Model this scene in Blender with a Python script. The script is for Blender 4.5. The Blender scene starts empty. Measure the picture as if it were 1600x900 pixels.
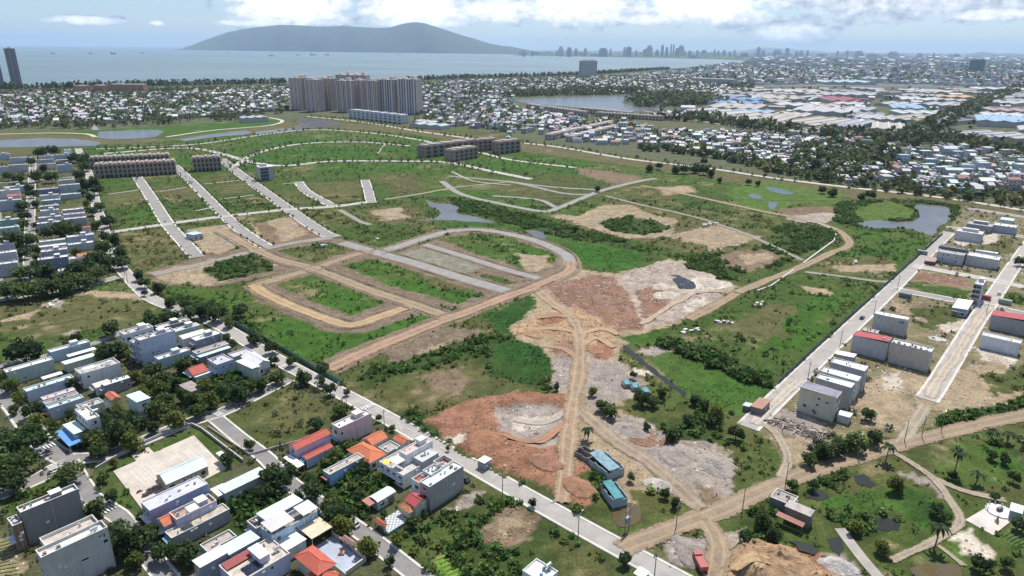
import bpy, math, random
import numpy as np
from mathutils import Matrix, Vector
random.seed(7); rng = np.random.default_rng(7)
sc = bpy.context.scene
col = sc.collection
pi = math.pi
R_ = math.radians
# ------------------------------------------------------------------ camera
CH = 130.0; CF = 1067.0; PITCH = R_(19.35); ROLL = R_(0.5)
cd = bpy.data.cameras.new('camera'); cam = bpy.data.objects.new('camera', cd); col.objects.link(cam)
cd.sensor_width = 36; cd.lens = CF/1600*36; cd.clip_start = 1.0; cd.clip_end = 200000
CM = Matrix.Translation((0, 0, CH)) @ Matrix.Rotation(pi/2-PITCH, 4, 'X') @ Matrix.Rotation(ROLL, 4, 'Z')
cam.matrix_world = CM; sc.camera = cam
CR = np.array(CM.to_3x3())
# ------------------------------------------------------------------ world and sun
SUN_EL, SUN_AZ = R_(62), R_(22)
w = bpy.data.worlds.new('World'); sc.world = w; w.use_nodes = True
nt = w.node_tree; N = nt.nodes; L = nt.links; N.clear()
def wn(t, **k):
    n = N.new(t)
    for a, b in k.items(): setattr(n, a, b)
    return n
def wm(op, a, b=None, c=None, clamp=False):
    n = N.new('ShaderNodeMath'); n.operation = op; n.use_clamp = clamp
    for i, v in enumerate((a, b, c)):
        if v is None: continue
        if isinstance(v, (int, float)): n.inputs[i].default_value = v
        else: L.new(v, n.inputs[i])
    return n.outputs[0]
sky = wn('ShaderNodeTexSky', sky_type='NISHITA', sun_disc=False, sun_elevation=SUN_EL, sun_rotation=SUN_AZ)
sky.air_density = 1.0; sky.dust_density = .25; sky.ozone_density = 1.5
tc = wn('ShaderNodeTexCoord'); sp = wn('ShaderNodeSeparateXYZ'); L.new(tc.outputs['Generated'], sp.inputs[0])
az = wm('ARCTAN2', sp.outputs[0], sp.outputs[1]); el = wm('ARCSINE', sp.outputs[2])
cv = wn('ShaderNodeCombineXYZ'); L.new(az, cv.inputs[0]); L.new(wm('MULTIPLY', el, 1.7), cv.inputs[1])
def wnoise(scale, detail, rough, off=0.0):
    n = wn('ShaderNodeTexNoise'); n.inputs['Scale'].default_value = scale; n.inputs['Detail'].default_value = detail
    n.inputs['Roughness'].default_value = rough
    a = wn('ShaderNodeVectorMath', operation='ADD'); a.inputs[1].default_value = (off, off*.7, off*.3); L.new(cv.outputs[0], a.inputs[0])
    L.new(a.outputs[0], n.inputs['Vector']); return n.outputs['Fac']
nA = wnoise(30, 9, .6); nB = wnoise(9, 5, .5, 3.1); nC = wnoise(70, 6, .55, 7.7)
def ang(x, y):
    d = CR @ np.array([(x-800)/CF, -(y-450)/CF, -1.0]); d /= np.linalg.norm(d)
    return math.atan2(d[0], d[1]), math.asin(d[2])
# cumulus banks that stand over the bay: centre pixel, half width, half height, whiteness
banks = [(450, 10, 112, 40, 1.1), (395, 36, 70, 6, .9), (130, 32, 70, 8, .95), (246, 36, 17, 5, .9), (650, 18, 100, 32, 1.05), (900, 12, 110, 30, .9),
         (775, 16, 75, 22, .9), (1105, 8, 130, 32, 1.0), (1010, 30, 60, 10, .8), (1430, 0, 340, 30, .30), (1230, 52, 70, 18, .7), (1560, 22, 90, 10, .75), (-150, 10, 120, 22, .9), (1900, 10, 200, 30, .8)]
blob = None; white = None
for (x, y, rx, ry, wh) in banks:
    a0, e0 = ang(x, y); sa = rx/CF*math.cos(a0)**2*1.0; se = ry/CF*math.cos(a0)
    da = wm('DIVIDE', wm('SUBTRACT', az, a0), sa); de = wm('DIVIDE', wm('SUBTRACT', el, e0), se)
    q = wm('SUBTRACT', 1.0, wm('ADD', wm('MULTIPLY', da, da), wm('MULTIPLY', de, de)))
    q = wm('MAXIMUM', q, -1.0)
    qw = wm('MULTIPLY', wm('MAXIMUM', q, 0.0), wh)
    blob = q if blob is None else wm('MAXIMUM', blob, q)
    white = qw if white is None else wm('MAXIMUM', white, qw)
# loose fair-weather cloud over the rest of the dome
high = wm('MULTIPLY', wm('SUBTRACT', nB, .50), 5.0)
up = wm('MULTIPLY', wm('SUBTRACT', el, R_(4.3)), 14.0, clamp=True)
field = wm('ADD', wm('MULTIPLY', blob, wm('SUBTRACT', 1.0, up)), wm('MULTIPLY', high, up))
dens = wm('ADD', wm('MULTIPLY', field, .75), wm('MULTIPLY', wm('SUBTRACT', nA, .5), 3.2))
mr = wn('ShaderNodeMapRange', interpolation_type='SMOOTHSTEP'); L.new(dens, mr.inputs[0])
mr.inputs[1].default_value = -.15; mr.inputs[2].default_value = .42; mask = wm('MULTIPLY', mr.outputs[0], .97)
shade = wm('ADD', wm('ADD', wm('MULTIPLY', wm('SUBTRACT', nC, .5), 1.0), wm('MULTIPLY', white, .62)), .26, clamp=True)
cr = wn('ShaderNodeValToRGB'); L.new(shade, cr.inputs[0])
cr.color_ramp.elements[0].color = (.27, .33, .43, 1); cr.color_ramp.elements[1].color = (1.15, 1.15, 1.15, 1); cr.color_ramp.elements[0].position = .18; cr.color_ramp.elements[1].position = .8
skm = wn('ShaderNodeVectorMath', operation='SCALE'); L.new(sky.outputs[0], skm.inputs[0]); skm.inputs['Scale'].default_value = .088
skt = wn('ShaderNodeMix', data_type='RGBA', blend_type='MULTIPLY'); skt.inputs[0].default_value = 1; L.new(skm.outputs[0], skt.inputs[6]); skt.inputs[7].default_value = (.80, .92, 1.14, 1)
mx = wn('ShaderNodeMix', data_type='RGBA'); L.new(mask, mx.inputs[0]); L.new(skt.outputs[2], mx.inputs[6]); L.new(cr.outputs[0], mx.inputs[7])
bg = wn('ShaderNodeBackground'); L.new(mx.outputs[2], bg.inputs[0]); bg.inputs[1].default_value = 1.0
wo = wn('ShaderNodeOutputWorld'); L.new(bg.outputs[0], wo.inputs[0])
sd = bpy.data.lights.new('sun', 'SUN'); sun = bpy.data.objects.new('sun', sd); col.objects.link(sun)
sd.energy = 4.2; sd.angle = R_(.55); sd.color = (1, .95, .87)
SV = Vector((math.sin(SUN_AZ)*math.cos(SUN_EL), math.cos(SUN_AZ)*math.cos(SUN_EL), math.sin(SUN_EL)))
sun.rotation_euler = SV.to_track_quat('Z', 'Y').to_euler(); sun.location = SV*2000
sc.view_settings.view_transform = 'Standard'; sc.view_settings.look = 'None'; sc.view_settings.gamma = 1; sc.view_settings.exposure = 0.36
sc.cycles.max_bounces = 5; sc.cycles.diffuse_bounces = 2; sc.cycles.glossy_bounces = 2; sc.cycles.transparent_max_bounces = 6
sc.cycles.volume_bounces = 1; sc.cycles.use_denoising = True
HAZE_DENSITY = 3.2e-5
# ------------------------------------------------------------------ picking ground points, noise
def P(x, y, z=0.0):
    d = CR @ np.array([(x-800)/CF, -(y-450)/CF, -1.0]); t = (z-CH)/d[2]
    return np.array([t*d[0], t*d[1]])
def zat(X, Y, y):
    """height above ground point (X,Y) that shows at picture row y"""
    lo, hi = -50., CH+math.hypot(X, Y)*1.0
    for _ in range(50):
        m = (lo+hi)/2; v = CR.T @ np.array([X, Y, m-CH]); py = 450-CF*v[1]/-v[2]
        if py > y: lo = m
        else: hi = m
    return lo
def proj(X, Y, Z):
    v = np.stack([X, Y, Z-CH], -1) @ CR
    return 800+CF*v[..., 0]/-v[..., 2], 450-CF*v[..., 1]/-v[..., 2]
def PX(pts, z=0.0): return np.array([P(a, b, z) for a, b in pts])
def vnoise(x, y, seed=0):
    xi = np.floor(x).astype(np.int64); yi = np.floor(y).astype(np.int64); fx = x-xi; fy = y-yi
    fx = fx*fx*(3-2*fx); fy = fy*fy*(3-2*fy)
    def h(a, b):
        n = (a*374761393 + b*668265263 + seed*974711) & 0x7fffffff
        n = ((n ^ (n >> 13))*1274126177) & 0x7fffffff
        return ((n ^ (n >> 16)) & 0xffff)/65535.0
    return (h(xi, yi)*(1-fx)+h(xi+1, yi)*fx)*(1-fy)+(h(xi, yi+1)*(1-fx)+h(xi+1, yi+1)*fx)*fy
def fbm(x, y, seed=0, o=4):
    s = 0; a = .5; t = 0
    for i in range(o): s = s+a*vnoise(x, y, seed+i*17); t += a; a *= .5; x = x*2.03; y = y*2.03
    return s/t
def inside(poly, X, Y):
    r = np.zeros(X.shape, bool)
    x0, y0 = poly.min(0); x1, y1 = poly.max(0)
    m = np.where((X >= x0) & (X <= x1) & (Y >= y0) & (Y <= y1))[0]
    if not len(m): return r
    px, py = X[m], Y[m]; c = np.zeros(len(m), bool); n = len(poly); j = n-1
    for i in range(n):
        xi, yi = poly[i]; xj, yj = poly[j]
        if yi != yj:
            c ^= ((yi > py) != (yj > py)) & (px < (xj-xi)*(py-yi)/(yj-yi)+xi)
        j = i
    r[m] = c
    return r
# ------------------------------------------------------------------ materials
MC = {}
def newmat(name):
    m = bpy.data.materials.new(name); m.use_nodes = True
    return m, m.node_tree, m.node_tree.nodes['Principled BSDF']
def _noise(t, scale, detail=4, coord='Object', rough=.55):
    tcn = t.nodes.new('ShaderNodeTexCoord'); n = t.nodes.new('ShaderNodeTexNoise')
    n.inputs['Scale'].default_value = scale; n.inputs['Detail'].default_value = detail; n.inputs['Roughness'].default_value = rough
    t.links.new(tcn.outputs[coord], n.inputs['Vector']); return n.outputs['Fac']
def _map(t, v, a, b, c, d):
    n = t.nodes.new('ShaderNodeMapRange'); t.links.new(v, n.inputs[0])
    for i, q in enumerate((a, b, c, d)): n.inputs[i+1].default_value = q
    return n.outputs[0]
def _scale(t, colr, fac):
    n = t.nodes.new('ShaderNodeVectorMath'); n.operation = 'SCALE'
    if isinstance(colr, tuple): n.inputs[0].default_value = colr[:3]
    else: t.links.new(colr, n.inputs[0])
    t.links.new(fac, n.inputs['Scale']); return n.outputs[0]
def _mix(t, fac, a, b):
    n = t.nodes.new('ShaderNodeMix'); n.data_type = 'RGBA'
    if isinstance(fac, float): n.inputs[0].default_value = fac
    else: t.links.new(fac, n.inputs[0])
    for i, q in ((6, a), (7, b)):
        if isinstance(q, tuple): n.inputs[i].default_value = q if len(q) == 4 else q+(1,)
        else: t.links.new(q, n.inputs[i])
    return n.outputs[2]
def _mul(t, a, b):
    n = t.nodes.new('ShaderNodeMath'); n.operation = 'MULTIPLY'
    for i, q in enumerate((a, b)):
        if isinstance(q, (int, float)): n.inputs[i].default_value = q
        else: t.links.new(q, n.inputs[i])
    return n.outputs[0]
def _bump(t, bsdf, h, strength, dist):
    n = t.nodes.new('ShaderNodeBump'); n.inputs['Strength'].default_value = strength; n.inputs['Distance'].default_value = dist
    t.links.new(h, n.inputs['Height']); t.links.new(n.outputs[0], bsdf.inputs['Normal'])
def mat(colr, rough=.75, kind='wall', metal=0.0):
    key = (tuple(round(c, 3) for c in colr), rough, kind)
    if key in MC: return MC[key]
    m, t, b = newmat(kind+'_%02d' % len(MC)); b.inputs['Roughness'].default_value = rough; b.inputs['Metallic'].default_value = metal
    c = tuple(colr)
    if kind == 'wall':       # painted or raw render: rain streaks, patches
        tcn = t.nodes.new('ShaderNodeTexCoord'); mp = t.nodes.new('ShaderNodeMapping'); mp.inputs['Scale'].default_value = (1.1, 1.1, .12)
        t.links.new(tcn.outputs['Object'], mp.inputs[0]); n = t.nodes.new('ShaderNodeTexNoise'); n.inputs['Scale'].default_value = 1.6; n.inputs['Detail'].default_value = 5
        t.links.new(mp.outputs[0], n.inputs['Vector'])
        f = _mul(t, _map(t, n.outputs['Fac'], .3, .75, 1.05, .86), _map(t, _noise(t, .35, 5), .3, .7, .9, 1.08))
        t.links.new(_scale(t, c, f), b.inputs['Base Color'])
    elif kind == 'sheet':    # corrugated roofing with faded and rusty streaks
        n = _noise(t, .7, 5); n2 = _noise(t, .16, 3)
        f = _mul(t, _map(t, n, .3, .7, .85, 1.08), _map(t, n2, .3, .7, .88, 1.06))
        cc = _scale(t, c, f)
        t.links.new(_mix(t, _map(t, _noise(t, .5, 6, rough=.7), .62, .8, 0, .35), cc, (.22, .15, .11)), b.inputs['Base Color'])
    elif kind == 'flat':     # stained concrete slab
        n = _noise(t, .55, 6, rough=.65)
        t.links.new(_mix(t, _map(t, n, .42, .68, 0, .75), c, tuple(q*.42 for q in c)), b.inputs['Base Color'])
    elif kind == 'tile':
        tcn = t.nodes.new('ShaderNodeTexCoord'); wv = t.nodes.new('ShaderNodeTexWave'); wv.inputs['Scale'].default_value = 1.1; wv.inputs['Distortion'].default_value = .4
        t.links.new(tcn.outputs['Object'], wv.inputs['Vector'])
        f = _mul(t, _map(t, wv.outputs['Fac'], 0, 1, .82, 1.08), _map(t, _noise(t, .8, 5), .3, .7, .8, 1.12))
        t.links.new(_scale(t, c, f), b.inputs['Base Color'])
    elif kind == 'brick':
        br = t.nodes.new('ShaderNodeTexBrick'); tcn = t.nodes.new('ShaderNodeTexCoord'); mp = t.nodes.new('ShaderNodeMapping'); mp.inputs['Rotation'].default_value = (pi/2, 0, 0)
        t.links.new(tcn.outputs['Object'], mp.inputs[0]); t.links.new(mp.outputs[0], br.inputs['Vector']); br.inputs['Scale'].default_value = 2.2
        br.inputs['Color1'].default_value = c+(1,); br.inputs['Color2'].default_value = tuple(q*.7 for q in c)+(1,); br.inputs['Mortar'].default_value = (.3, .27, .24, 1)
        t.links.new(_scale(t, br.outputs[0], _map(t, _noise(t, .3, 5), .3, .7, .75, 1.1)), b.inputs['Base Color'])
    elif kind == 'road':
        f = _mul(t, _map(t, _noise(t, .18, 6, rough=.65), .3, .7, .78, 1.15), _map(t, _noise(t, 2.2, 3), .3, .7, .9, 1.08))
        cc = _scale(t, c, f)
        t.links.new(_mix(t, _map(t, _noise(t, .07, 5, rough=.7), .55, .72, 0, .45), cc, (.33, .27, .20)), b.inputs['Base Color'])
    elif kind == 'dirt':
        tcn = t.nodes.new('ShaderNodeTexCoord')
        f = _mul(t, _map(t, _noise(t, .25, 7, rough=.7), .3, .7, .68, 1.22), _map(t, _noise(t, 1.7, 4), .3, .7, .85, 1.12))
        t.links.new(_mix(t, _map(t, _noise(t, .09, 4), .48, .7, 0, .5), _scale(t, c, f), tuple(min(1, q*1.25+.03) for q in c)), b.inputs['Base Color'])
        _bump(t, b, _noise(t, 1.4, 6), .6, .25)
        at = t.nodes.new('ShaderNodeAttribute'); at.attribute_name = 'col'; sx = t.nodes.new('ShaderNodeSeparateColor'); t.links.new(at.outputs['Color'], sx.inputs[0])
        old = b.inputs['Base Color'].links[0].from_socket
        def M(op, a_, b_):
            n = t.nodes.new('ShaderNodeMath'); n.operation = op
            for i, q in enumerate((a_, b_)):
                if isinstance(q, (int, float)): n.inputs[i].default_value = q
                else: t.links.new(q, n.inputs[i])
            return n.outputs[0]
        # wheel ruts: packed paler lines either side of the crown
        r_ = M('ABSOLUTE', M('SUBTRACT', M('ABSOLUTE', M('SUBTRACT', M('MULTIPLY', sx.outputs[0], 2.0), 1.0), 0), .36), 0)
        rf = _mul(t, _map(t, M('ADD', r_, M('MULTIPLY', M('SUBTRACT', _noise(t, .5, 4), .5), .35)), .0, .16, .8, 0), .7)
        t.links.new(_mix(t, rf, _scale(t, old, _map(t, _noise(t, .9, 5), .3, .7, .72, 1.08)), tuple(min(.55, q*1.3+.04) for q in c)), b.inputs['Base Color'])
        ed = M('ADD', M('MULTIPLY', M('MINIMUM', sx.outputs[1], sx.outputs[2]), 2.6), M('MULTIPLY', M('SUBTRACT', _noise(t, .8, 6, rough=.7), .5), 2.4))
        t.links.new(_map(t, ed, .35, .75, 0, 1), b.inputs['Alpha'])
    elif kind == 'soil':
        f = _mul(t, _map(t, _noise(t, .5, 7, rough=.75), .3, .7, .6, 1.35), _map(t, _noise(t, 2.5, 4), .3, .7, .8, 1.15)); t.links.new(_scale(t, c, f), b.inputs['Base Color']); _bump(t, b, _noise(t, 1.6, 7, rough=.7), .9, .5); t.links.new(_mix(t, _map(t, _noise(t, 1.9, 6, rough=.8), .56, .66, 0, .7), _scale(t, c, f), tuple(min(.6, q*.6+.22) for q in c)), b.inputs['Base Color'])
    elif kind == 'bark':
        t.links.new(_scale(t, c, _map(t, _noise(t, 4, 4), .3, .7, .7, 1.2)), b.inputs['Base Color'])
    elif kind == 'plain':
        t.links.new(_scale(t, c, _map(t, _noise(t, 1.3, 4), .3, .7, .88, 1.08)), b.inputs['Base Color'])
    elif kind == 'glass':
        b.inputs['Base Color'].default_value = c+(1,); b.inputs['Roughness'].default_value = rough
        t.links.new(_scale(t, c, _map(t, _noise(t, .4, 2), .3, .7, .7, 1.4)), b.inputs['Base Color'])
    MC[key] = m
    return m
def leafmat(name, c, trans=.38, attr=False):
    m, t, b = newmat(name); b.inputs['Roughness'].default_value = .6
    b.inputs['Specular IOR Level'].default_value = .25
    oi = t.nodes.new('ShaderNodeObjectInfo')
    if attr:
        a = t.nodes.new('ShaderNodeAttribute'); a.attribute_name = 'col'; base = a.outputs['Color']
    else:
        base = _mix(t, oi.outputs['Random'], tuple(q*.72 for q in c), (c[0]*1.18, c[1]*1.15, c[2]*1.0))
    g = t.nodes.new('ShaderNodeNewGeometry')
    base = _scale(t, base, _map(t, g.outputs['Random Per Island'], 0, 1, .62, 1.4))
    t.links.new(base, b.inputs['Base Color'])
    tr = t.nodes.new('ShaderNodeBsdfTranslucent'); t.links.new(base, tr.inputs[0])
    ms = t.nodes.new('ShaderNodeMixShader'); ms.inputs[0].default_value = trans
    t.links.new(b.outputs[0], ms.inputs[1]); t.links.new(tr.outputs[0], ms.inputs[2])
    t.links.new(ms.outputs[0], t.nodes['Material Output'].inputs[0])
    return m
def attrmat(name, rough=.8, nscale=.6):
    m, t, b = newmat(name); b.inputs['Roughness'].default_value = rough
    a = t.nodes.new('ShaderNodeAttribute'); a.attribute_name = 'col'
    t.links.new(_scale(t, a.outputs['Color'], _map(t, _noise(t, nscale, 4), .3, .7, .82, 1.12)), b.inputs['Base Color'])
    return m
WHITE = (.80, .80, .78); OFFW = (.68, .67, .63); CREAM = (.62, .58, .46); GREY = (.42, .42, .42); DGREY = (.24, .24, .25)
BLUEG = (.47, .53, .62); LILAC = (.56, .54, .66); PALEB = (.50, .64, .74); GREENW = (.50, .57, .50); BEIGE = (.55, .49, .40); SAGE = (.52, .56, .47); NAVY = (.20, .24, .33)
RED = (.50, .10, .07); ORANGE = (.55, .17, .08); PALEGREEN = (.58, .72, .66); MAROON = (.30, .07, .06); PINKW = (.66, .52, .50); RUST = (.34, .15, .09); YELLOW = (.55, .40, .16)
GLASS = mat((.035, .045, .06), .12, 'glass'); FRAME = mat(OFFW, .6, 'plain'); DARK = mat((.045, .042, .04), .8, 'plain'); STEEL = mat((.62, .63, .65), .32, 'plain', .8)
CONC = mat((.46, .43, .38), .85, 'flat'); SOLAR = mat((.02, .025, .05), .15, 'glass')
# ------------------------------------------------------------------ object helpers
def tag(o, label=None, cat=None, group=None, kind=None):
    if label: o['label'] = label
    if cat: o['category'] = cat
    if group: o['group'] = group
    if kind: o['kind'] = kind
    return o
def link(name, me, m=None, parent=None, loc=None, rz=None):
    o = bpy.data.objects.new(name, me); col.objects.link(o)
    if m is not None and me is not None and len(me.materials) == 0: me.materials.append(m)
    if parent is not None: o.parent = parent
    if loc is not None: o.location = loc
    if rz is not None: o.rotation_euler = (0, 0, rz)
    return o
def empty(name, X, Y, z=0, rz=0):
    return link(name, None, None, None, (X, Y, z), rz)
class MB:
    def __init__(s): s.v = []; s.f = []; s.c = []
    def quad(s, a, b, c, d, colr=None):
        n = len(s.v); s.v += [a, b, c, d]; s.f.append((n, n+1, n+2, n+3)); s.c.append(colr); return s
    def tri(s, a, b, c, colr=None):
        n = len(s.v); s.v += [a, b, c]; s.f.append((n, n+1, n+2)); s.c.append(colr); return s
    def poly(s, pts, colr=None):
        n = len(s.v); s.v += list(pts); s.f.append(tuple(range(n, n+len(pts)))); s.c.append(colr); return s
    def hexa(s, p, colr=None):      # p: 4 bottom ccw, 4 top ccw
        n = len(s.v); s.v += list(p)
        for q in ((3, 2, 1, 0), (4, 5, 6, 7), (0, 1, 5, 4), (1, 2, 6, 5), (2, 3, 7, 6), (3, 0, 4, 7)): s.f.append(tuple(n+i for i in q)); s.c.append(colr)
        return s
    def box(s, x0, y0, z0, x1, y1, z1, colr=None):
        return s.hexa([(x0, y0, z0), (x1, y0, z0), (x1, y1, z0), (x0, y1, z0), (x0, y0, z1), (x1, y0, z1), (x1, y1, z1), (x0, y1, z1)], colr)
    def cyl(s, cx, cy, z0, z1, r, r2=None, n=8, colr=None):
        r2 = r if r2 is None else r2
        a = [(cx+r*math.cos(2*pi*i/n), cy+r*math.sin(2*pi*i/n), z0) for i in range(n)]
        b = [(cx+r2*math.cos(2*pi*i/n), cy+r2*math.sin(2*pi*i/n), z1) for i in range(n)]
        for i in range(n): j = (i+1) % n; s.quad(a[i], a[j], b[j], b[i], colr)
        s.poly(b, colr); return s
    def tube(s, p, q, r, r2=None, n=6, colr=None):
        p = Vector(p); q = Vector(q); d = (q-p).normalized(); r2 = r if r2 is None else r2
        a = d.orthogonal().normalized(); b = d.cross(a)
        A = [p+(a*math.cos(2*pi*i/n)+b*math.sin(2*pi*i/n))*r for i in range(n)]; B = [q+(a*math.cos(2*pi*i/n)+b*math.sin(2*pi*i/n))*r2 for i in range(n)]
        for i in range(n): j = (i+1) % n; s.quad(tuple(A[i]), tuple(A[j]), tuple(B[j]), tuple(B[i]), colr)
        s.poly([tuple(x) for x in B], colr); s.poly([tuple(x) for x in reversed(A)], colr); return s
    def mesh(s, name):
        me = bpy.data.meshes.new(name); me.from_pydata(s.v, [], s.f)
        if any(c is not None for c in s.c):
            at = me.color_attributes.new('col', 'FLOAT_COLOR', 'CORNER'); arr = []
            for f, c in zip(s.f, s.c):
                c = c or (.5, .5, .5)
                for _ in f: arr += [c[0], c[1], c[2], 1.0]
            at.data.foreach_set('color', arr)
        me.update(); return me
    def build(s, name, m, parent=None, loc=None, rz=None): return link(name, s.mesh(name), m, parent, loc, rz)
def fastmesh(name, v, quads, colors=None):
    """numpy mesh: v (n,3), quads (m,4) ; colors per vertex (n,3)"""
    me = bpy.data.meshes.new(name); nv = len(v); nf = len(quads)
    me.vertices.add(nv); me.vertices.foreach_set('co', np.ascontiguousarray(v, np.float32).ravel())
    me.loops.add(nf*4); me.loops.foreach_set('vertex_index', np.ascontiguousarray(quads, np.int32).ravel())
    me.polygons.add(nf); me.polygons.foreach_set('loop_start', np.arange(0, nf*4, 4, dtype=np.int32))
    if colors is not None:
        at = me.color_attributes.new('col', 'FLOAT_COLOR', 'POINT'); c4 = np.ones((nv, 4), np.float32); c4[:, :colors.shape[1]] = colors
        at.data.foreach_set('color', c4.ravel())
    me.update(calc_edges=True); return me
def leafquads(cent, size, flat=.35, seed=0, aspect=1.0):
    """random leaf quads around centres (n,3); size (n,)"""
    g = np.random.default_rng(seed); n = len(cent)
    nrm = g.normal(size=(n, 3)); nrm[:, 2] = np.abs(nrm[:, 2])+flat; nrm /= np.linalg.norm(nrm, axis=1)[:, None]
    t = g.normal(size=(n, 3)); t -= nrm*(t*nrm).sum(1)[:, None]; t /= np.linalg.norm(t, axis=1)[:, None]
    b = np.cross(nrm, t); s = size[:, None]*.5
    a1 = t*s*aspect; b1 = b*s*g.uniform(.6, 1, (n, 1))
    v = np.stack([cent-a1-b1*.6, cent+a1*.3-b1, cent+a1+b1*.5, cent-a1*.4+b1], 1).reshape(-1, 3)
    q = np.arange(n*4).reshape(-1, 4); return v, q
# ------------------------------------------------------------------ land cover
# cover kinds: base colour, vegetation share, shrub density per m2, shrub height
COV = {
 'meadow': ((.060, .097, .022), 1.0, .09, .85), 'lush': ((.050, .112, .017), .8, .12, .8), 'dry': ((.108, .108, .042), .9, .05, .6), 'olive': ((.078, .092, .030), 1.0, .09, .8),
 'bush': ((.042, .070, .018), .5, .24, 1.9), 'thicket': ((.036, .060, .016), .5, .34, 2.8), 'reed': ((.040, .112, .016), .45, .35, .45), 'reeddark': ((.026, .072, .014), .4, .35, .5), 'lime': ((.085, .145, .030), .4, .15, .4),
 'tan': ((.33, .255, .165), .15, .004, .5), 'brown': ((.20, .145, .095), .2, .01, .6), 'rim': ((.19, .145, .105), .25, .012, .5), 'red': ((.265, .135, .082), 0, .0, .5), 'orange': ((.37, .245, .145), 0, .0, .5),
 'rubble': ((.31, .265, .23), .1, .012, .6), 'clay': ((.24, .14, .095), .05, .004, .5), 'pink': ((.37, .305, .25), .05, .0, .5), 'white': ((.52, .455, .37), 0, 0, .5), 'sand': ((.48, .42, .34), 0, 0, .5),
 'town': ((.105, .115, .066), .5, 0, .5), 'pave': ((.50, .455, .385), 0, 0, .5), 'yard': ((.085, .092, .045), .7, .14, 1.1), 'farm': ((.13, .15, .05), .8, .05, .4), 'mud': ((.045, .05, .045), .3, 0, .3), 'estate': ((.20, .175, .095), .6, .02, .5),
 'veg': ((.14, .25, .03), .9, .2, .35), 'bank': ((.125, .112, .052), .8, .02, .5), 'fieldgrey': ((.22, .21, .16), .3, .01, .4), 'city': ((.17, .175, .16), .3, 0, .5), 'grove': ((.034, .062, .016), .5, .40, 2.4)}
LAY = []
def lay(kind, *pts, warp=2.5, h=0.0): LAY.append((kind, PX(pts), warp, h))
# far belt: town, industry and city ground
lay('town', (-500, 215), (-300, 150), (0, 139), (440, 131), (800, 121), (1150, 99), (1165, 92), (1700, 92), (2300, 110), (2300, 260), (1600, 325), (1300, 290), (1100, 262), (860, 225), (660, 190), (480, 180), (440, 195), (250, 200), (0, 208), (-400, 235), warp=8)
lay('city', (1000, 115), (1160, 99), (1172, 90), (1700, 90), (2300, 108), (2300, 145), (1600, 140), (1150, 132), warp=10)
lay('lush', (0, 207), (150, 203), (440, 186), (440, 200), (290, 214), (0, 214), warp=5)
lay('bank', (-300, 232), (0, 206), (120, 212), (260, 217), (380, 201), (480, 189), (600, 196), (720, 208), (860, 226), (1000, 248), (1200, 280), (1400, 300), (1700, 345), (1700, 362), (1400, 316), (1200, 296), (1000, 262), (860, 243), (720, 222), (600, 205), (480, 200), (390, 208), (260, 226), (120, 226), (-300, 240), warp=4)
lay('dry', (-100, 225), (60, 222), (100, 238), (-100, 248), warp=3)
lay('lush', (480, 203), (600, 208), (700, 225), (860, 245), (1000, 262), (1150, 285), (1100, 290), (880, 260), (660, 225), (500, 212), warp=4)
# left-hand housing, streets and yards
lay('yard', (-120, 245), (120, 238), (165, 330), (200, 430), (180, 440), (-120, 470), warp=2)
lay('dry', (96, 318), (132, 316), (134, 328), (98, 330))
lay('meadow', (-60, 470), (170, 438), (262, 480), (180, 530), (150, 535), (60, 558), (-60, 575))
lay('dry', (-60, 478), (90, 462), (200, 470), (250, 482), (190, 515), (110, 520), (-60, 520), warp=6)
lay('tan', (95, 460), (150, 455), (225, 462), (215, 470), (150, 466), warp=5); lay('tan', (-20, 505), (40, 490), (70, 482), (40, 500), warp=3)
lay('rubble', (62, 478), (85, 465), (105, 473), (95, 482)); lay('rubble', (100, 520), (118, 514), (125, 522), (108, 525))
lay('yard', (-60, 575), (150, 540), (190, 510), (300, 487), (400, 540), (470, 590), (560, 640), (690, 715), (760, 760), (690, 830), (620, 900), (400, 1000), (-60, 1000))
lay('olive', (325, 660), (445, 605), (535, 645), (470, 685), (390, 705), (345, 690)); lay('dry', (400, 650), (470, 625), (510, 650), (440, 680), warp=4)
lay('farm', (-40, 690), (12, 690), (24, 720), (-40, 760)); lay('tan', (-40, 838), (20, 845), (30, 905), (-40, 905))
lay('meadow', (148, 735), (300, 668), (375, 715), (350, 745), (215, 800), (170, 790)); lay('meadow', (-20, 780), (90, 742), (130, 752), (20, 815))
lay('grove', (335, 802), (425, 748), (440, 790), (405, 812), (372, 838)); lay('grove', (470, 742), (545, 735), (610, 745), (600, 775), (575, 800), (545, 830), (490, 805), (465, 770))
lay('grove', (300, 580), (330, 568), (400, 592), (395, 612), (320, 640), (285, 620), (240, 620), (250, 590)); lay('grove', (470, 690), (545, 690), (560, 705), (500, 735), (480, 730))
# development blocks with kerbed streets
lay('lush', (145, 228), (500, 205), (640, 208), (880, 255), (1010, 272), (700, 268), (420, 292), (330, 270), (160, 285), warp=4)
lay('meadow', (155, 285), (400, 262), (600, 275), (620, 320), (500, 335), (350, 340), (180, 360))
lay('dry', (165, 305), (215, 298), (232, 318), (175, 322), warp=5); lay('dry', (330, 290), (395, 283), (420, 297), (350, 305), warp=5); lay('dry', (480, 285), (560, 283), (565, 312), (520, 318), warp=5); lay('dry', (250, 300), (300, 292), (320, 310), (262, 318), warp=4)
lay('olive', (185, 365), (285, 355), (308, 400), (218, 420)); lay('dry', (215, 372), (270, 362), (300, 392), (235, 405), warp=6); lay('lush', (215, 330), (245, 325), (255, 345), (185, 358))
lay('tan', (288, 360), (395, 345), (408, 375), (340, 397), (312, 395), warp=4); lay('rubble', (340, 375), (372, 360), (385, 372), (352, 385)); lay('meadow', (360, 352), (392, 346), (395, 362), (372, 362))
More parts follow.
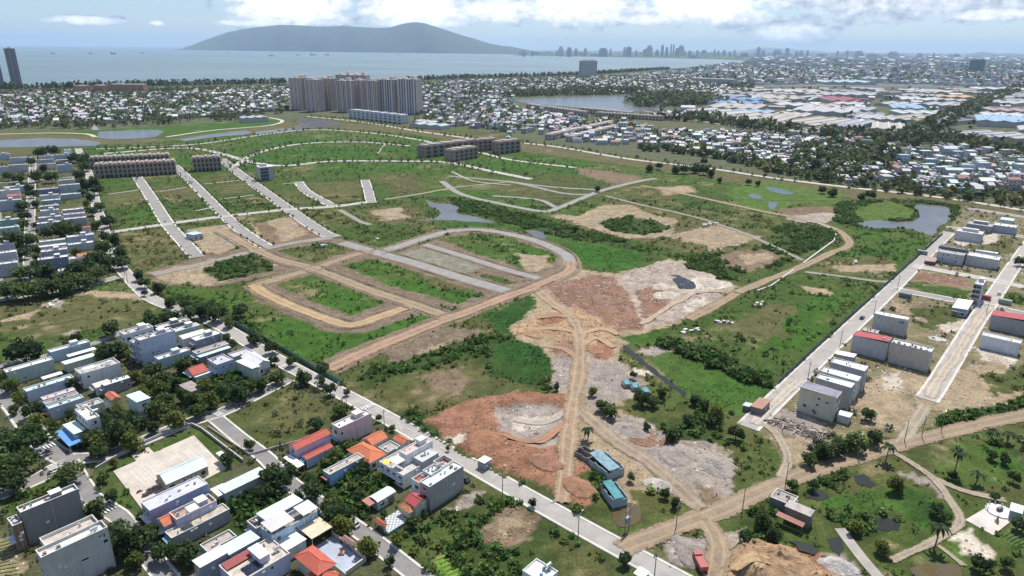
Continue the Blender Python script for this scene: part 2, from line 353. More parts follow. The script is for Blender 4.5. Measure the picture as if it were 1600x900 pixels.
lay('brown', (400, 350), (465, 335), (520, 375), (440, 392), (408, 378), warp=3); lay('tan', (420, 345), (455, 340), (480, 365), (440, 378), warp=3)
lay('rim', (225, 425), (320, 400), (470, 372), (530, 372), (580, 388), (500, 418), (420, 432), (330, 448), (240, 442), warp=3)
lay('tan', (232, 428), (320, 405), (400, 400), (450, 410), (330, 445), (240, 438), warp=5)
lay('bush', (312, 425), (380, 397), (430, 402), (420, 425), (350, 437), warp=4)
lay('meadow', (435, 392), (510, 378), (560, 388), (490, 413))
lay('meadow', (480, 335), (620, 315), (660, 320), (700, 340), (650, 350), (640, 375), (590, 390), (540, 378)); lay('dry', (560, 328), (640, 318), (662, 330), (650, 352), (580, 350), warp=6); lay('tan', (580, 330), (625, 325), (640, 340), (600, 345), warp=6)
lay('lush', (590, 258), (700, 262), (800, 300), (860, 325), (800, 330), (700, 308), (640, 300)); lay('olive', (600, 275), (650, 270), (670, 300), (620, 312), warp=5)
lay('bush', (700, 308), (760, 318), (860, 345), (980, 378), (1010, 392), (940, 388), (850, 365), (760, 340), (720, 330), warp=3)
lay('reed', (640, 352), (760, 345), (860, 366), (960, 386), (1010, 398), (985, 425), (930, 418), (880, 392), (800, 362), (700, 352), warp=3)
lay('meadow', (560, 385), (640, 360), (760, 352), (840, 365), (900, 395), (900, 412), (860, 385), (760, 358), (690, 362), (610, 390))
lay('rim', (612, 396), (668, 380), (720, 362), (800, 365), (880, 395), (890, 415), (850, 440), (800, 455), (700, 430)); lay('lush', (690, 375), (740, 364), (800, 370), (868, 402), (835, 428), (770, 405), warp=4); lay('tan', (800, 395), (850, 400), (860, 418), (825, 425), warp=5); lay('fieldgrey', (622, 396), (665, 386), (765, 415), (725, 427), warp=2); lay('meadow', (740, 425), (790, 432), (810, 442), (790, 448), warp=4)
lay('rim', (508, 418), (578, 396), (700, 428), (798, 456), (720, 484), (640, 470), (560, 440)); lay('lush', (528, 415), (582, 403), (700, 440), (755, 460), (715, 474), (620, 450), warp=3); lay('dry', (640, 425), (700, 440), (745, 458), (700, 455), warp=4)
lay('rim', (396, 450), (490, 420), (560, 445), (652, 478), (560, 515), (520, 505), (420, 465)); lay('lush', (430, 444), (490, 430), (555, 455), (600, 474), (550, 494), (500, 475), warp=3)
lay('lush', (262, 450), (395, 455), (520, 512), (560, 518), (650, 488), (690, 496), (600, 530), (512, 572), (430, 545), (330, 488), (268, 470), warp=3); lay('rim', (500, 565), (590, 528), (690, 492), (705, 500), (620, 540), (520, 582), warp=2); lay('rim', (400, 455), (520, 508), (560, 512), (650, 482), (655, 492), (560, 522), (510, 518), (396, 468), warp=2)
lay('bush', (262, 455), (330, 470), (400, 510), (440, 540), (420, 545), (330, 495), (270, 475), warp=4)
# rough ground between the dirt road and the tip
lay('olive', (515, 585), (620, 535), (720, 500), (780, 490), (870, 560), (872, 600), (800, 612), (668, 655), (640, 668), (560, 620)); lay('bush', (560, 590), (640, 545), (720, 520), (790, 525), (860, 570), (860, 600), (790, 590), (730, 560), (680, 572), (620, 590), (580, 610), warp=5)
lay('dry', (645, 590), (700, 565), (750, 570), (775, 600), (700, 635), (640, 640), warp=5); lay('brown', (655, 592), (720, 572), (755, 590), (700, 620), warp=6); lay('rim', (600, 545), (700, 510), (770, 512), (690, 545), (610, 570), warp=4); lay('tan', (660, 550), (700, 530), (690, 545), (640, 560), warp=3)
lay('bush', (600, 640), (660, 645), (690, 690), (740, 720), (880, 780), (850, 785), (730, 722), (650, 680), warp=3)
lay('reeddark', (755, 495), (830, 463), (828, 505), (800, 525), (770, 515), warp=3); lay('reeddark', (800, 528), (850, 545), (868, 585), (830, 605), (760, 585), (770, 545), warp=3)
lay('tan', (830, 450), (900, 420), (960, 428), (1045, 404), (1120, 422), (1148, 446), (1125, 472), (1060, 505), (975, 532), (965, 562), (1010, 600), (960, 640), (1000, 655), (1110, 690), (1150, 732), (1140, 775), (1080, 805), (1000, 800), (935, 800), (900, 808), (868, 770), (880, 690), (880, 620), (870, 590), (850, 545), (802, 528), (800, 510), (840, 480), warp=3)
lay('clay', (850, 445), (930, 430), (956, 433), (992, 485), (1005, 512), (960, 520), (925, 508), (880, 475), warp=3, h=1.2); lay('pink', (962, 432), (1040, 406), (1100, 418), (1145, 445), (1120, 470), (1060, 502), (1008, 515), (985, 470), warp=3, h=1.4)
lay('clay', (985, 455), (1030, 450), (1050, 480), (1020, 505), (1000, 490), warp=5); lay('white', (1015, 446), (1040, 441), (1065, 450), (1030, 455)); lay('white', (1015, 458), (1060, 456), (1068, 466), (1025, 466)); lay('white', (1068, 478), (1100, 466), (1105, 474), (1075, 488)); lay('white', (1080, 435), (1130, 432), (1142, 446), (1110, 458), (1085, 450), warp=3)
lay('orange', (802, 515), (850, 492), (900, 480), (960, 515), (960, 540), (900, 545), (860, 530), (805, 525), warp=3, h=.8); lay('clay', (865, 545), (895, 530), (900, 560), (870, 575), warp=4); lay('red', (935, 535), (962, 535), (958, 560), (930, 565)); lay('red', (845, 500), (880, 490), (885, 500), (850, 510))
lay('rubble', (862, 560), (900, 560), (880, 640), (872, 610)); lay('rubble', (915, 560), (960, 562), (1005, 600), (985, 620), (935, 640), (915, 620)); lay('white', (990, 575), (1020, 582), (1010, 590), (985, 585))
lay('red', (665, 658), (740, 625), (805, 610), (885, 612), (892, 655), (880, 700), (868, 772), (905, 808), (932, 798), (925, 745), (905, 705), (890, 770), (870, 775), (830, 755), (740, 715), (690, 690), warp=3, h=1.6)
lay('rubble', (772, 642), (830, 632), (885, 640), (880, 690), (850, 700), (790, 685), warp=3); lay('white', (800, 655), (870, 650), (860, 668), (810, 672), warp=3); lay('white', (690, 685), (725, 678), (728, 690), (705, 697))
lay('rubble', (920, 652), (1000, 655), (1105, 690), (1150, 732), (1140, 770), (1095, 795), (1010, 725), (940, 685), warp=3, h=1.0); lay('clay', (945, 660), (1010, 670), (1060, 700), (1000, 705), warp=4); lay('pink', (1080, 700), (1140, 710), (1145, 755), (1100, 760), warp=4); lay('brown', (1080, 750), (1110, 760), (1120, 785), (1090, 785), warp=3)
lay('bush', (925, 735), (955, 760), (965, 810), (905, 815), (870, 800), (930, 790), (905, 745), warp=3); lay('meadow', (985, 760), (1050, 770), (1090, 790), (1040, 810), (990, 815)); lay('bush', (1000, 650), (1060, 655), (1085, 640), (1160, 640), (1215, 735), (1160, 720), (1120, 690), (1060, 690), warp=4)
lay('meadow', (1120, 640), (1190, 650), (1230, 715), (1215, 745), (1150, 740), warp=3)
# fenced field with the reed pond and hedge
lay('meadow', (1030, 525), (1130, 480), (1250, 425), (1375, 440), (1210, 598), (1120, 570), warp=3); lay('lush', (1180, 500), (1300, 450), (1350, 455), (1250, 540), (1200, 560), warp=8); lay('dry', (1120, 520), (1200, 470), (1260, 480), (1180, 540), warp=10); lay('tan', (1250, 448), (1290, 450), (1300, 462), (1265, 462), warp=4)
lay('reed', (966, 527), (1040, 518), (1025, 533), (985, 540)); lay('rubble', (985, 545), (1030, 540), (1045, 550), (1010, 556), warp=3); lay('reed', (1005, 558), (1052, 547), (1205, 603), (1180, 655), (1110, 640), (1075, 618), warp=3)
lay('thicket', (1025, 538), (1055, 530), (1212, 590), (1200, 608), (1120, 580), (1050, 552), warp=3); lay('mud', (973, 538), (980, 552), (1035, 595), (1065, 612), (1050, 605), (1015, 575), warp=1)
# open ground right of centre
lay('dry', (850, 335), (960, 310), (1080, 340), (1200, 378), (1240, 395), (1180, 410), (1060, 390), (920, 362), warp=6); lay('tan', (860, 335), (970, 318), (1060, 345), (1050, 372), (980, 372), (900, 350), warp=8); lay('tan', (1050, 368), (1120, 350), (1190, 372), (1120, 392), warp=7)
lay('bush', (932, 348), (985, 337), (1052, 356), (1010, 368), (955, 360), warp=4); lay('lush', (800, 325), (900, 338), (960, 312), (860, 290), (720, 300)); lay('olive', (760, 290), (900, 275), (960, 300), (860, 325), warp=3)
lay('brown', (905, 262), (1000, 275), (1010, 282), (960, 288), (900, 270), warp=3); lay('tan', (1020, 292), (1080, 290), (1090, 300), (1040, 305), warp=3)
lay('bush', (1150, 400), (1250, 370), (1300, 360), (1300, 375), (1240, 410), (1160, 425), warp=5); lay('bush', (1220, 350), (1290, 358), (1302, 372), (1250, 385), (1200, 370), warp=5); lay('bush', (1050, 395), (1150, 395), (1180, 420), (1140, 440), (1080, 420), warp=6); lay('brown', (1120, 395), (1200, 390), (1230, 400), (1180, 425), (1130, 418), warp=6); lay('tan', (1150, 400), (1200, 395), (1215, 405), (1170, 415), warp=5)
lay('lime', (1140, 292), (1200, 284), (1320, 302), (1310, 320), (1240, 318), (1195, 335), (1145, 315), warp=4); lay('pink', (1222, 336), (1290, 328), (1312, 338), (1285, 350), (1240, 346), warp=3); lay('brown', (1215, 325), (1300, 322), (1312, 330), (1225, 338), warp=3); lay('bush', (1310, 318), (1420, 310), (1500, 322), (1490, 345), (1440, 365), (1340, 355), (1300, 345), warp=3); lay('lime', (1330, 328), (1385, 313), (1432, 328), (1418, 343), (1345, 346), warp=3)
lay('lush', (1330, 360), (1420, 358), (1452, 370), (1400, 420), (1330, 410), (1300, 395)); lay('dry', (1290, 405), (1390, 400), (1410, 425), (1330, 430), (1270, 425), warp=4); lay('tan', (1300, 415), (1400, 413), (1405, 425), (1310, 424), warp=3)
# new estate behind the green fence
lay('estate', (1395, 440), (1478, 362), (1510, 322), (1800, 370), (1800, 600), (1600, 640), (1420, 692), (1240, 735), (1170, 650), warp=2); lay('tan', (1330, 610), (1400, 570), (1445, 590), (1410, 670), (1340, 660), warp=5); lay('sand', (1370, 590), (1400, 580), (1410, 605), (1380, 610), warp=3); lay('brown', (1400, 485), (1460, 470), (1440, 490), (1410, 498), warp=3); lay('tan', (1390, 470), (1450, 488), (1430, 495), (1395, 485), warp=2); lay('clay', (1420, 425), (1500, 435), (1520, 450), (1440, 440), warp=3); lay('meadow', (1400, 448), (1440, 440), (1520, 455), (1520, 470), (1440, 462), warp=3); lay('olive', (1420, 480), (1500, 478), (1490, 520), (1430, 510), warp=4); lay('sand', (1470, 508), (1510, 498), (1505, 520), (1480, 520)); lay('meadow', (1530, 450), (1600, 460), (1600, 478), (1540, 470)); lay('sand', (1530, 545), (1590, 560), (1570, 575), (1535, 565), warp=3); lay('dry', (1500, 380), (1580, 372), (1590, 395), (1530, 400), warp=3); lay('sand', (1490, 375), (1560, 365), (1555, 380), (1500, 385), warp=3)
lay('rubble', (1200, 645), (1250, 640), (1300, 665), (1260, 690), (1210, 675), warp=2); lay('tan', (1440, 590), (1540, 560), (1600, 590), (1600, 620), (1480, 650), (1440, 640), warp=5); lay('bush', (1425, 688), (1470, 655), (1540, 640), (1700, 590), (1700, 640), (1600, 640), (1500, 668), warp=3); lay('olive', (1540, 585), (1600, 570), (1640, 600), (1560, 620), warp=4)
lay('bush', (1240, 735), (1270, 705), (1350, 680), (1400, 680), (1395, 695), (1300, 722), warp=3); lay('tan', (1225, 690), (1270, 690), (1260, 710), (1235, 730), warp=3)
# gardens and ponds at the lower right
lay('meadow', (1010, 855), (1120, 815), (1240, 765), (1400, 705), (1600, 655), (1800, 630), (1800, 1000), (1000, 1000)); lay('olive', (1400, 720), (1600, 665), (1750, 660), (1750, 820), (1600, 790), (1500, 760), warp=5); lay('bush', (1490, 700), (1560, 690), (1600, 705), (1600, 735), (1540, 720), warp=4); lay('bush', (1060, 800), (1110, 785), (1120, 812), (1050, 830), warp=3); lay('bush', (1395, 715), (1440, 700), (1470, 720), (1440, 735), warp=4); lay('bush', (1250, 745), (1320, 725), (1340, 745), (1270, 765), warp=4); lay('lush', (1440, 720), (1500, 690), (1560, 700), (1600, 720), (1560, 760), (1490, 755), warp=6)
lay('reed', (1280, 785), (1350, 770), (1420, 763), (1490, 800), (1480, 828), (1440, 825), (1390, 795), (1330, 808), (1290, 800), warp=2); lay('reeddark', (1390, 778), (1420, 770), (1480, 800), (1470, 822), (1430, 812), warp=3); lay('bush', (1280, 810), (1340, 805), (1390, 800), (1400, 830), (1350, 850), (1310, 830), warp=4)
lay('bush', (1170, 790), (1215, 770), (1225, 830), (1195, 860), (1150, 850), warp=3); lay('meadow', (1035, 835), (1090, 815), (1105, 830), (1080, 850), (1045, 850)); lay('rubble', (1040, 845), (1100, 835), (1115, 870), (1080, 890), (1050, 880), warp=2, h=.8); lay('pink', (1130, 830), (1165, 825), (1170, 850), (1140, 855), warp=2); lay('orange', (1125, 868), (1175, 850), (1240, 853), (1290, 872), (1320, 915), (1110, 915), warp=2, h=4.0); lay('red', (1200, 852), (1260, 856), (1300, 880), (1310, 910), (1270, 880), warp=2)
lay('rubble', (1285, 865), (1310, 862), (1345, 890), (1350, 915), (1320, 915), warp=2); lay('white', (1490, 845), (1520, 830), (1560, 870), (1550, 880), (1510, 870), warp=2); lay('lime', (1470, 855), (1500, 848), (1515, 872), (1490, 880), warp=2); lay('farm', (1560, 830), (1600, 805), (1700, 830), (1700, 870), (1610, 860)); lay('rubble', (1420, 735), (1460, 750), (1480, 785), (1455, 770), warp=3); lay('rubble', (1395, 735), (1425, 740), (1450, 757), (1430, 757), warp=3)
# plot between the main road and the lower edge
lay('bush', (615, 845), (700, 800), (765, 768), (850, 800), (960, 855), (1010, 890), (1010, 920), (640, 920), warp=3); lay('olive', (860, 850), (930, 860), (960, 900), (870, 905), warp=5); lay('brown', (742, 838), (775, 800), (800, 788), (842, 800), (832, 850), (775, 860), warp=3); lay('tan', (770, 820), (800, 800), (830, 815), (800, 840), warp=4)
lay('veg', (675, 870), (697, 862), (735, 895), (700, 915)); lay('brown', (655, 875), (690, 855), (700, 862), (670, 882)); lay('veg', (662, 866), (684, 855), (690, 858), (668, 872)); lay('rubble', (690, 800), (730, 770), (765, 765), (750, 785), (710, 800), warp=2); lay('meadow', (620, 850), (700, 820), (720, 850), (650, 880), warp=4)
KN = list(COV)
def cover(X, Y):
    """kind index and mound height for ground points"""
    wx = fbm(X*.07, Y*.07, 3)-.5; wy = fbm(X*.07+40, Y*.07, 5)-.5
    fx = fbm(X*.4, Y*.4, 8, 3)-.5; fy = fbm(X*.4+9, Y*.4, 9, 3)-.5
    idx = np.full(X.shape, KN.index('meadow')); hh = np.zeros(X.shape)
    for kind, poly, warp, h in LAY:
        m = inside(poly, X+wx*warp*2.4+fx*warp*1.3, Y+wy*warp*2.4+fy*warp*1.3)
        idx[m] = KN.index(kind)
        hh[m] = h
    return idx, hh
CCOL = np.array([COV[k][0] for k in KN]); CVEG = np.array([COV[k][1] for k in KN]); CDEN = np.array([COV[k][2] for k in KN]); CHGT = np.array([COV[k][3] for k in KN])
def gridmesh(x0, x1, y0, y1, s, hole=None, relief=False):
    xs = np.arange(x0, x1+s*.5, s); ys = np.arange(y0, y1+s*.5, s); nx, ny = len(xs), len(ys)
    X, Y = np.meshgrid(xs, ys); X = X.ravel(); Y = Y.ravel()
    idx, hh = cover(X, Y); c = CCOL[idx].copy(); v = CVEG[idx]
    # patchiness of real plant and soil cover
    n1 = fbm(X*.03, Y*.03, 21); n2 = fbm(X*.16, Y*.16, 22); n3 = fbm(X*.010, Y*.010, 23, 3)
    dryf = np.clip((n1*.6+n3*.55-.53)*4.5, 0, .8)*v*.7
    c = c*(1-dryf[:, None])+np.array([.125, .110, .045])*dryf[:, None]
    bare = np.clip((n2*.55+n1*.5-.66)*8, 0, 1)*(v > .5)*.7
    c = c*(1-bare[:, None])+np.array([.27, .205, .13])*bare[:, None]
    c *= (.74+.52*n2)[:, None]
    z = np.zeros(len(X))
    if relief:
        z = hh*(.15+1.1*np.clip(fbm(X*.09, Y*.09, 31)-.25, 0, 1)+.5*(fbm(X*.45, Y*.45, 33, 3)-.45))
        rg = 1-np.abs(2*fbm(X*.16+Y*.10, Y*.05-X*.03, 37, 3)-1); z += hh*.55*np.clip(rg-.62, 0, 1)*2.2*np.minimum(1, hh)
        Z = z.reshape(ny, nx); Z = (Z+np.roll(Z, 1, 0)+np.roll(Z, -1, 0)+np.roll(Z, 1, 1)+np.roll(Z, -1, 1))/5
        Z[0] = Z[-1] = 0; Z[:, 0] = Z[:, -1] = 0; z = np.maximum(Z, 0).ravel()
    I, J = np.meshgrid(np.arange(nx-1), np.arange(ny-1)); a = (J*nx+I).ravel(); q = np.stack([a, a+1, a+nx+1, a+nx], 1)
    if hole:
        cx = X[a]+s/2; cy = Y[a]+s/2
        q = q[~((cx > hole[0]) & (cx < hole[1]) & (cy > hole[2]) & (cy < hole[3]))]
    return np.stack([X, Y, z], 1), q, np.concatenate([c, v[:, None]], 1)
NEAR = (-336, 420, 96, 620); MIDR = (-1400, 1512, 40, 2606)
parts = [gridmesh(*NEAR, 1.4, relief=True), gridmesh(*MIDR, 7.0, hole=NEAR), gridmesh(-44800, 44800, -2760, 60000, 200.0, hole=(-1400, 1600, 40, 2640))]
# filler between the middle sheet and the coarse far sheet
parts.append(gridmesh(1512, 1600, 40, 2606, 22.0)); parts.append(gridmesh(-1400, 1600, 2606, 2640, 17.0))
off = 0; VV = []; QQ = []; CC = []
for v, q, c in parts: VV.append(v); QQ.append(q+off); CC.append(c); off += len(v)
gm, t, b = newmat('ground_cover'); b.inputs['Roughness'].default_value = .95; b.inputs['Specular IOR Level'].default_value = .1
a = t.nodes.new('ShaderNodeAttribute'); a.attribute_name = 'col'
f = _mul(t, _map(t, _noise(t, 1.3, 7, rough=.75), .28, .72, .45, 1.55), _map(t, _noise(t, .22, 5, rough=.65), .3, .7, .66, 1.3))
cc = _scale(t, a.outputs['Color'], f)
tint = _mix(t, _mul(t, _map(t, _noise(t, .5, 5, rough=.7), .5, .72, 0, .6), a.outputs['Alpha']), cc, (.035, .06, .014))
t.links.new(tint, b.inputs['Base Color']); _bump(t, b, _noise(t, .9, 7, rough=.7), .9, .5)
ground = link('ground', fastmesh('ground', np.concatenate(VV), np.concatenate(QQ), np.concatenate(CC)), gm)
tag(ground, 'open ground of grass, bare earth and rubble stretching to the coast', 'ground', kind='structure')
GZ = (parts[0][0][:, 2].reshape(-1, len(np.arange(NEAR[0], NEAR[1]+.7, 1.4))))
def gz(X, Y):
    X = np.atleast_1d(X); Y = np.atleast_1d(Y); i = np.round((X-NEAR[0])/1.4).astype(int); j = np.round((Y-NEAR[2])/1.4).astype(int)
    ok = (i >= 0) & (j >= 0) & (i < GZ.shape[1]) & (j < GZ.shape[0]); z = np.zeros(X.shape); z[ok] = GZ[j[ok], i[ok]]; return z
# ------------------------------------------------------------------ sea, ponds, canal
def watermat(name, c, rough, bumpscale, bumpd):
    m, t, b = newmat(name); b.inputs['Base Color'].default_value = c+(1,); b.inputs['Roughness'].default_value = rough
    t.links.new(_scale(t, c, _map(t, _noise(t, bumpscale*.05, 4), .3, .7, .75, 1.25)), b.inputs['Base Color'])
    if bumpd: _bump(t, b, _noise(t, bumpscale, 3), .25, bumpd)
    if 'dark' in name: b.inputs['Specular IOR Level'].default_value = .22
    return m
SEA = watermat('sea_water', (.135, .195, .195), .42, .02, 0); POND = watermat('pond_water', (.075, .10, .065), .2, .8, .02); MURK = watermat('dark_pond_water', (.028, .031, .024), .25, .8, .02); CANAL = watermat('canal_water', (.12, .115, .10), .25, .5, .03); BROWNW = watermat('muddy_water', (.10, .075, .035), .1, .6, .02)
def smooth(p, step):
    p = np.array(p); out = []
    pp = np.vstack([2*p[0]-p[1], p, 2*p[-1]-p[-2]])
    for i in range(1, len(pp)-2):
        n = max(1, int(np.linalg.norm(pp[i+1]-pp[i])/step))
        for k in range(n):
            t_ = k/n; a_, b_, c_, d_ = pp[i-1], pp[i], pp[i+1], pp[i+2]
            out.append(.5*((2*b_)+(-a_+c_)*t_+(2*a_-5*b_+4*c_-d_)*t_**2+(-a_+3*b_-3*c_+d_)*t_**3))
    out.append(p[-1]); return np.array(out)
WPOLY = []
def sheet(name, pts, m, z, label, cat, jitter=0, world=False):
    p = np.array(pts, float) if world else PX(pts)
    if jitter:
        p = smooth(np.vstack([p, p[:1]]), 2.5)[:-1]; q = []
        for i in range(len(p)):
            a_, b_ = p[i], p[(i+1) % len(p)]; n = max(1, int(np.linalg.norm(b_-a_)/jitter/1.5))
            for k in range(n):
                u = a_+(b_-a_)*k/n; q.append(u+(np.array([fbm(np.array([u[0]/jitter/2]), np.array([u[1]/jitter/2]), 4)[0], fbm(np.array([u[0]/jitter/2+9]), np.array([u[1]/jitter/2]), 6)[0]])-.5)*2.2*jitter)
        p = np.array(q)
    area = ((p[:, 0]*np.roll(p[:, 1], -1)-np.roll(p[:, 0], -1)*p[:, 1]).sum())
    if area < 0: p = p[::-1]
    WPOLY.append(p); z = max(z, float(gz(p[:, 0], p[:, 1]).max())*.8+.05) if name == 'pond' else z; mb = MB(); mb.poly([(x, y, z) for x, y in p]); o = mb.build(name, m)
    return tag(o, label, cat, kind='structure')
coast = [tuple(P(*p)) for p in [(-900, 160), (-300, 146), (0, 137.5), (100, 136.5), (200, 133), (300, 131), (400, 129), (520, 126), (640, 123.5), (720, 121), (800, 119), (860, 117), (905, 115), (960, 112), (1020, 108.5), (1080, 105), (1130, 101), (1160, 98.5), (1171, 96.3), (1160, 94.5), (1120, 92.6), (1050, 91), (960, 89.5), (880, 88), (800, 86.8)]]
coast += [(300, 20000), (2500, 58000), (-42000, 58000), (-42000, 3000)]
sheet('sea', coast, SEA, .6, 'calm pale blue sea of the wide bay', 'sea', world=True)
sheet('canal', [(-300, 232), (0, 219), (60, 216), (115, 217), (160, 223), (150, 228), (100, 229.5), (0, 231), (-300, 245)], CANAL, .3, 'still canal in front of the coastal village at the left', 'canal')
sheet('canal', [(278, 218.5), (330, 210), (385, 204), (395, 207), (385, 210.5), (330, 215), (290, 221)], CANAL, .34, 'blue stretch of canal curving toward the apartment towers', 'canal')
sheet('canal', [(398, 206), (470, 199), (462, 190), (470, 183), (500, 186), (545, 195), (500, 199), (440, 206), (400, 211)], CANAL, .38, 'dark canal basin mirroring the apartment towers', 'canal')
sheet('pond', [(152, 206), (240, 203), (255, 208), (230, 216), (160, 217)], CANAL, .3, 'grey pond between village and canal bank', 'pond', 4)
sheet('lake', [(800, 156), (850, 153), (910, 151), (960, 150), (1020, 149), (1010, 153), (985, 155), (972, 160), (990, 165), (1030, 167), (1040, 172), (1000, 173), (960, 175), (900, 168), (830, 162)], CANAL, .3, 'broad lake behind the shophouse rows', 'lake', 6)
sheet('pond', [(1335, 352), (1345, 346), (1420, 345), (1436, 335), (1428, 321), (1470, 321), (1486, 328), (1482, 345), (1465, 358), (1455, 368), (1435, 362), (1410, 357), (1360, 356)], CANAL, .12, 'curved blue-grey pond beside the estate fence', 'pond', 3)
sheet('pond', [(664, 312), (680, 318), (705, 319), (720, 325), (712, 333), (735, 337), (770, 347), (740, 347), (690, 344), (650, 346), (680, 340), (688, 332), (672, 322)], CANAL, .12, 'shallow branching pool in the reed bed', 'pond', 2)
sheet('pond', [(820, 360), (840, 361), (856, 369), (846, 373), (832, 368)], CANAL, .12, 'small pool at the edge of the reed channel', 'pond', 1.5)
sheet('pond', [(1042, 432), (1062, 433), (1085, 446), (1082, 454), (1065, 452), (1052, 442)], MURK, .12, 'dark puddle among the pale spoil heaps', 'pond', 1.5)
sheet('pond', [(1172, 303), (1182, 303), (1190, 308), (1182, 311), (1172, 308)], POND, .12, 'flooded paddy corner beside the lime green wetland', 'pond', 2)
sheet('pond', [(1195, 291), (1215, 294), (1240, 302), (1228, 304), (1205, 299)], POND, .12, 'thin strip of flooded paddy in the wetland', 'pond', 2)
sheet('pond', [(1200, 316), (1214, 316), (1210, 328), (1203, 327)], POND, .12, 'small flooded cell at the bottom of the wetland', 'pond', 1.5)
sheet('pond', [(1330, 742), (1352, 743), (1368, 757), (1360, 763), (1340, 757)], MURK, .12, 'black pool between the dirt road and the vegetable pond', 'pond', 1)
sheet('pond', [(1265, 768), (1285, 765), (1293, 775), (1280, 783), (1262, 780)], MURK, .12, 'small dark pool beside the old brick house', 'pond', 1)
sheet('pond', [(1360, 812), (1385, 808), (1410, 822), (1390, 832), (1368, 826)], MURK, .12, 'dark pool inside the bend of the vegetable pond', 'pond', 1)
sheet('pond', [(1232, 845), (1262, 850), (1280, 862), (1272, 870), (1245, 860)], MURK, .12, 'dark pool below the old brick house', 'pond', 1)
sheet('pond', [(1292, 842), (1312, 840), (1322, 858), (1312, 868), (1297, 858)], MURK, .12, 'murky pool beside the concrete lane', 'pond', 1)
sheet('pond', [(955, 797), (985, 785), (1000, 800), (995, 820), (965, 822)], BROWNW, .12, 'muddy pool in front of the ruined blue house', 'pond', 1)
sheet('pond', [(1420, 890), (1450, 880), (1500, 885), (1495, 910), (1430, 910)], BROWNW, .12, 'brown pool at the lower edge near the palms', 'pond', 1)
sheet('ditch', [(974, 539), (979, 541), (1000, 559), (1040, 590), (1068, 612), (1075, 621), (1064, 615), (1032, 592), (992, 560), (974, 546)], MURK, .12, 'black drainage ditch along the reed pond', 'ditch', 1)
# ------------------------------------------------------------------ roads
def offs(c, d):
    t_ = np.gradient(c, axis=0); n = np.stack([-t_[:, 1], t_[:, 0]], 1); n /= np.linalg.norm(n, axis=1)[:, None]+1e-9
    return c+n*(np.array(d)[:, None] if np.ndim(d) else d)
RZ = [.05]
def strip(name, c, d0, d1, m, label, cat, z=None, rough=0, thick=0):
    if z is None: RZ[0] += .0028; z = RZ[0]
    n = len(c); j0 = np.zeros(n); j1 = np.zeros(n)
    if rough:
        s = np.cumsum(np.r_[0, np.linalg.norm(np.diff(c, axis=0), axis=1)])
        j0 = (fbm(s*.15, s*0+d0, 41)-.5)*rough*2; j1 = (fbm(s*.15, s*0+77, 43)-.5)*rough*2
    A = offs(c, d0+j0); B = offs(c, d1+j1)
    zz = gz(c[:, 0], c[:, 1]) if name in ('dirt_road', 'footpath') else np.zeros(n)
    v = np.concatenate([np.c_[A, zz+z], np.c_[B, zz+z]]); q = [(i, i+1, n+i+1, n+i) if d1 > d0 else (n+i, n+i+1, i+1, i) for i in range(n-1)]
    if thick:
        v = np.concatenate([v, np.c_[A, zz-.05], np.c_[B, zz-.05]])
        q += [(2*n+i, 2*n+i+1, i+1, i) for i in range(n-1)]+[(n+i, n+i+1, 3*n+i+1, 3*n+i) for i in range(n-1)]
        q += [(0, n, 3*n, 2*n), (n-1, 3*n-1, 4*n-1, 2*n-1)]
    o = link(name, fastmesh(name, v, np.array(q)), m); return tag(o, label, cat, kind='structure')
def dirtstrip(name, c, wid, m, label, cat, rough):
    RZ[0] += .0028; n = len(c); us = np.array([-1, -.82, -.55, -.3, 0, .3, .55, .82, 1.0]); k = len(us); s = np.cumsum(np.r_[0, np.linalg.norm(np.diff(c, axis=0), axis=1)])
    wl = wid*.62+(fbm(s*.12, s*0+wid, 41)-.5)*rough*3; wr = wid*.62+(fbm(s*.12, s*0+77, 43)-.5)*rough*3; V = []; C_ = []
    for u in us:
        o_ = offs(c, np.where(u < 0, wl, wr)*u); zz = gz(o_[:, 0], o_[:, 1]); z4 = np.maximum(np.maximum(zz, np.roll(zz, 1)), np.roll(zz, -1)); V.append(np.c_[o_, z4+RZ[0]+.05*(1-abs(u))]); e = np.full(n, 1-abs(u)); C_.append(np.c_[np.full(n, u*.5+.5), e, np.minimum(1, np.minimum(s, s[-1]-s)/4)])
    V = np.array(V).transpose(1, 0, 2).reshape(-1, 3); C_ = np.array(C_).transpose(1, 0, 2).reshape(-1, 3); q = [(i*k+j, i*k+j+1, (i+1)*k+j+1, (i+1)*k+j) for i in range(n-1) for j in range(k-1)]
    q = [t_[::-1] for t_ in q]
    o = link(name, fastmesh(name, V, np.array(q), C_), m); return tag(o, label, cat, kind='structure')
ASPH = mat((.225, .215, .205), .85, 'road'); ASPH2 = mat((.27, .255, .235), .85, 'road'); CPAVE = mat((.60, .565, .51), .85, 'road'); KERB = mat((.60, .57, .52), .8, 'plain'); DIRT = mat((.29, .215, .135), .95, 'dirt'); REDD = mat((.33, .215, .14), .95, 'dirt'); GREYD = mat((.27, .24, .195), .95, 'dirt'); PATH = mat((.32, .265, .19), .95, 'dirt'); MUDR = mat((.235, .16, .085), .6, 'dirt'); WPAINT = mat((.72, .72, .70), .7, 'plain'); SOILR = mat((.17, .125, .085), .95, 'dirt')
ORD = ['first', 'second', 'third', 'fourth', 'fifth', 'sixth', 'seventh', 'eighth', 'ninth', 'tenth', 'eleventh', 'twelfth', 'thirteenth', 'fourteenth']
ROADS = {}
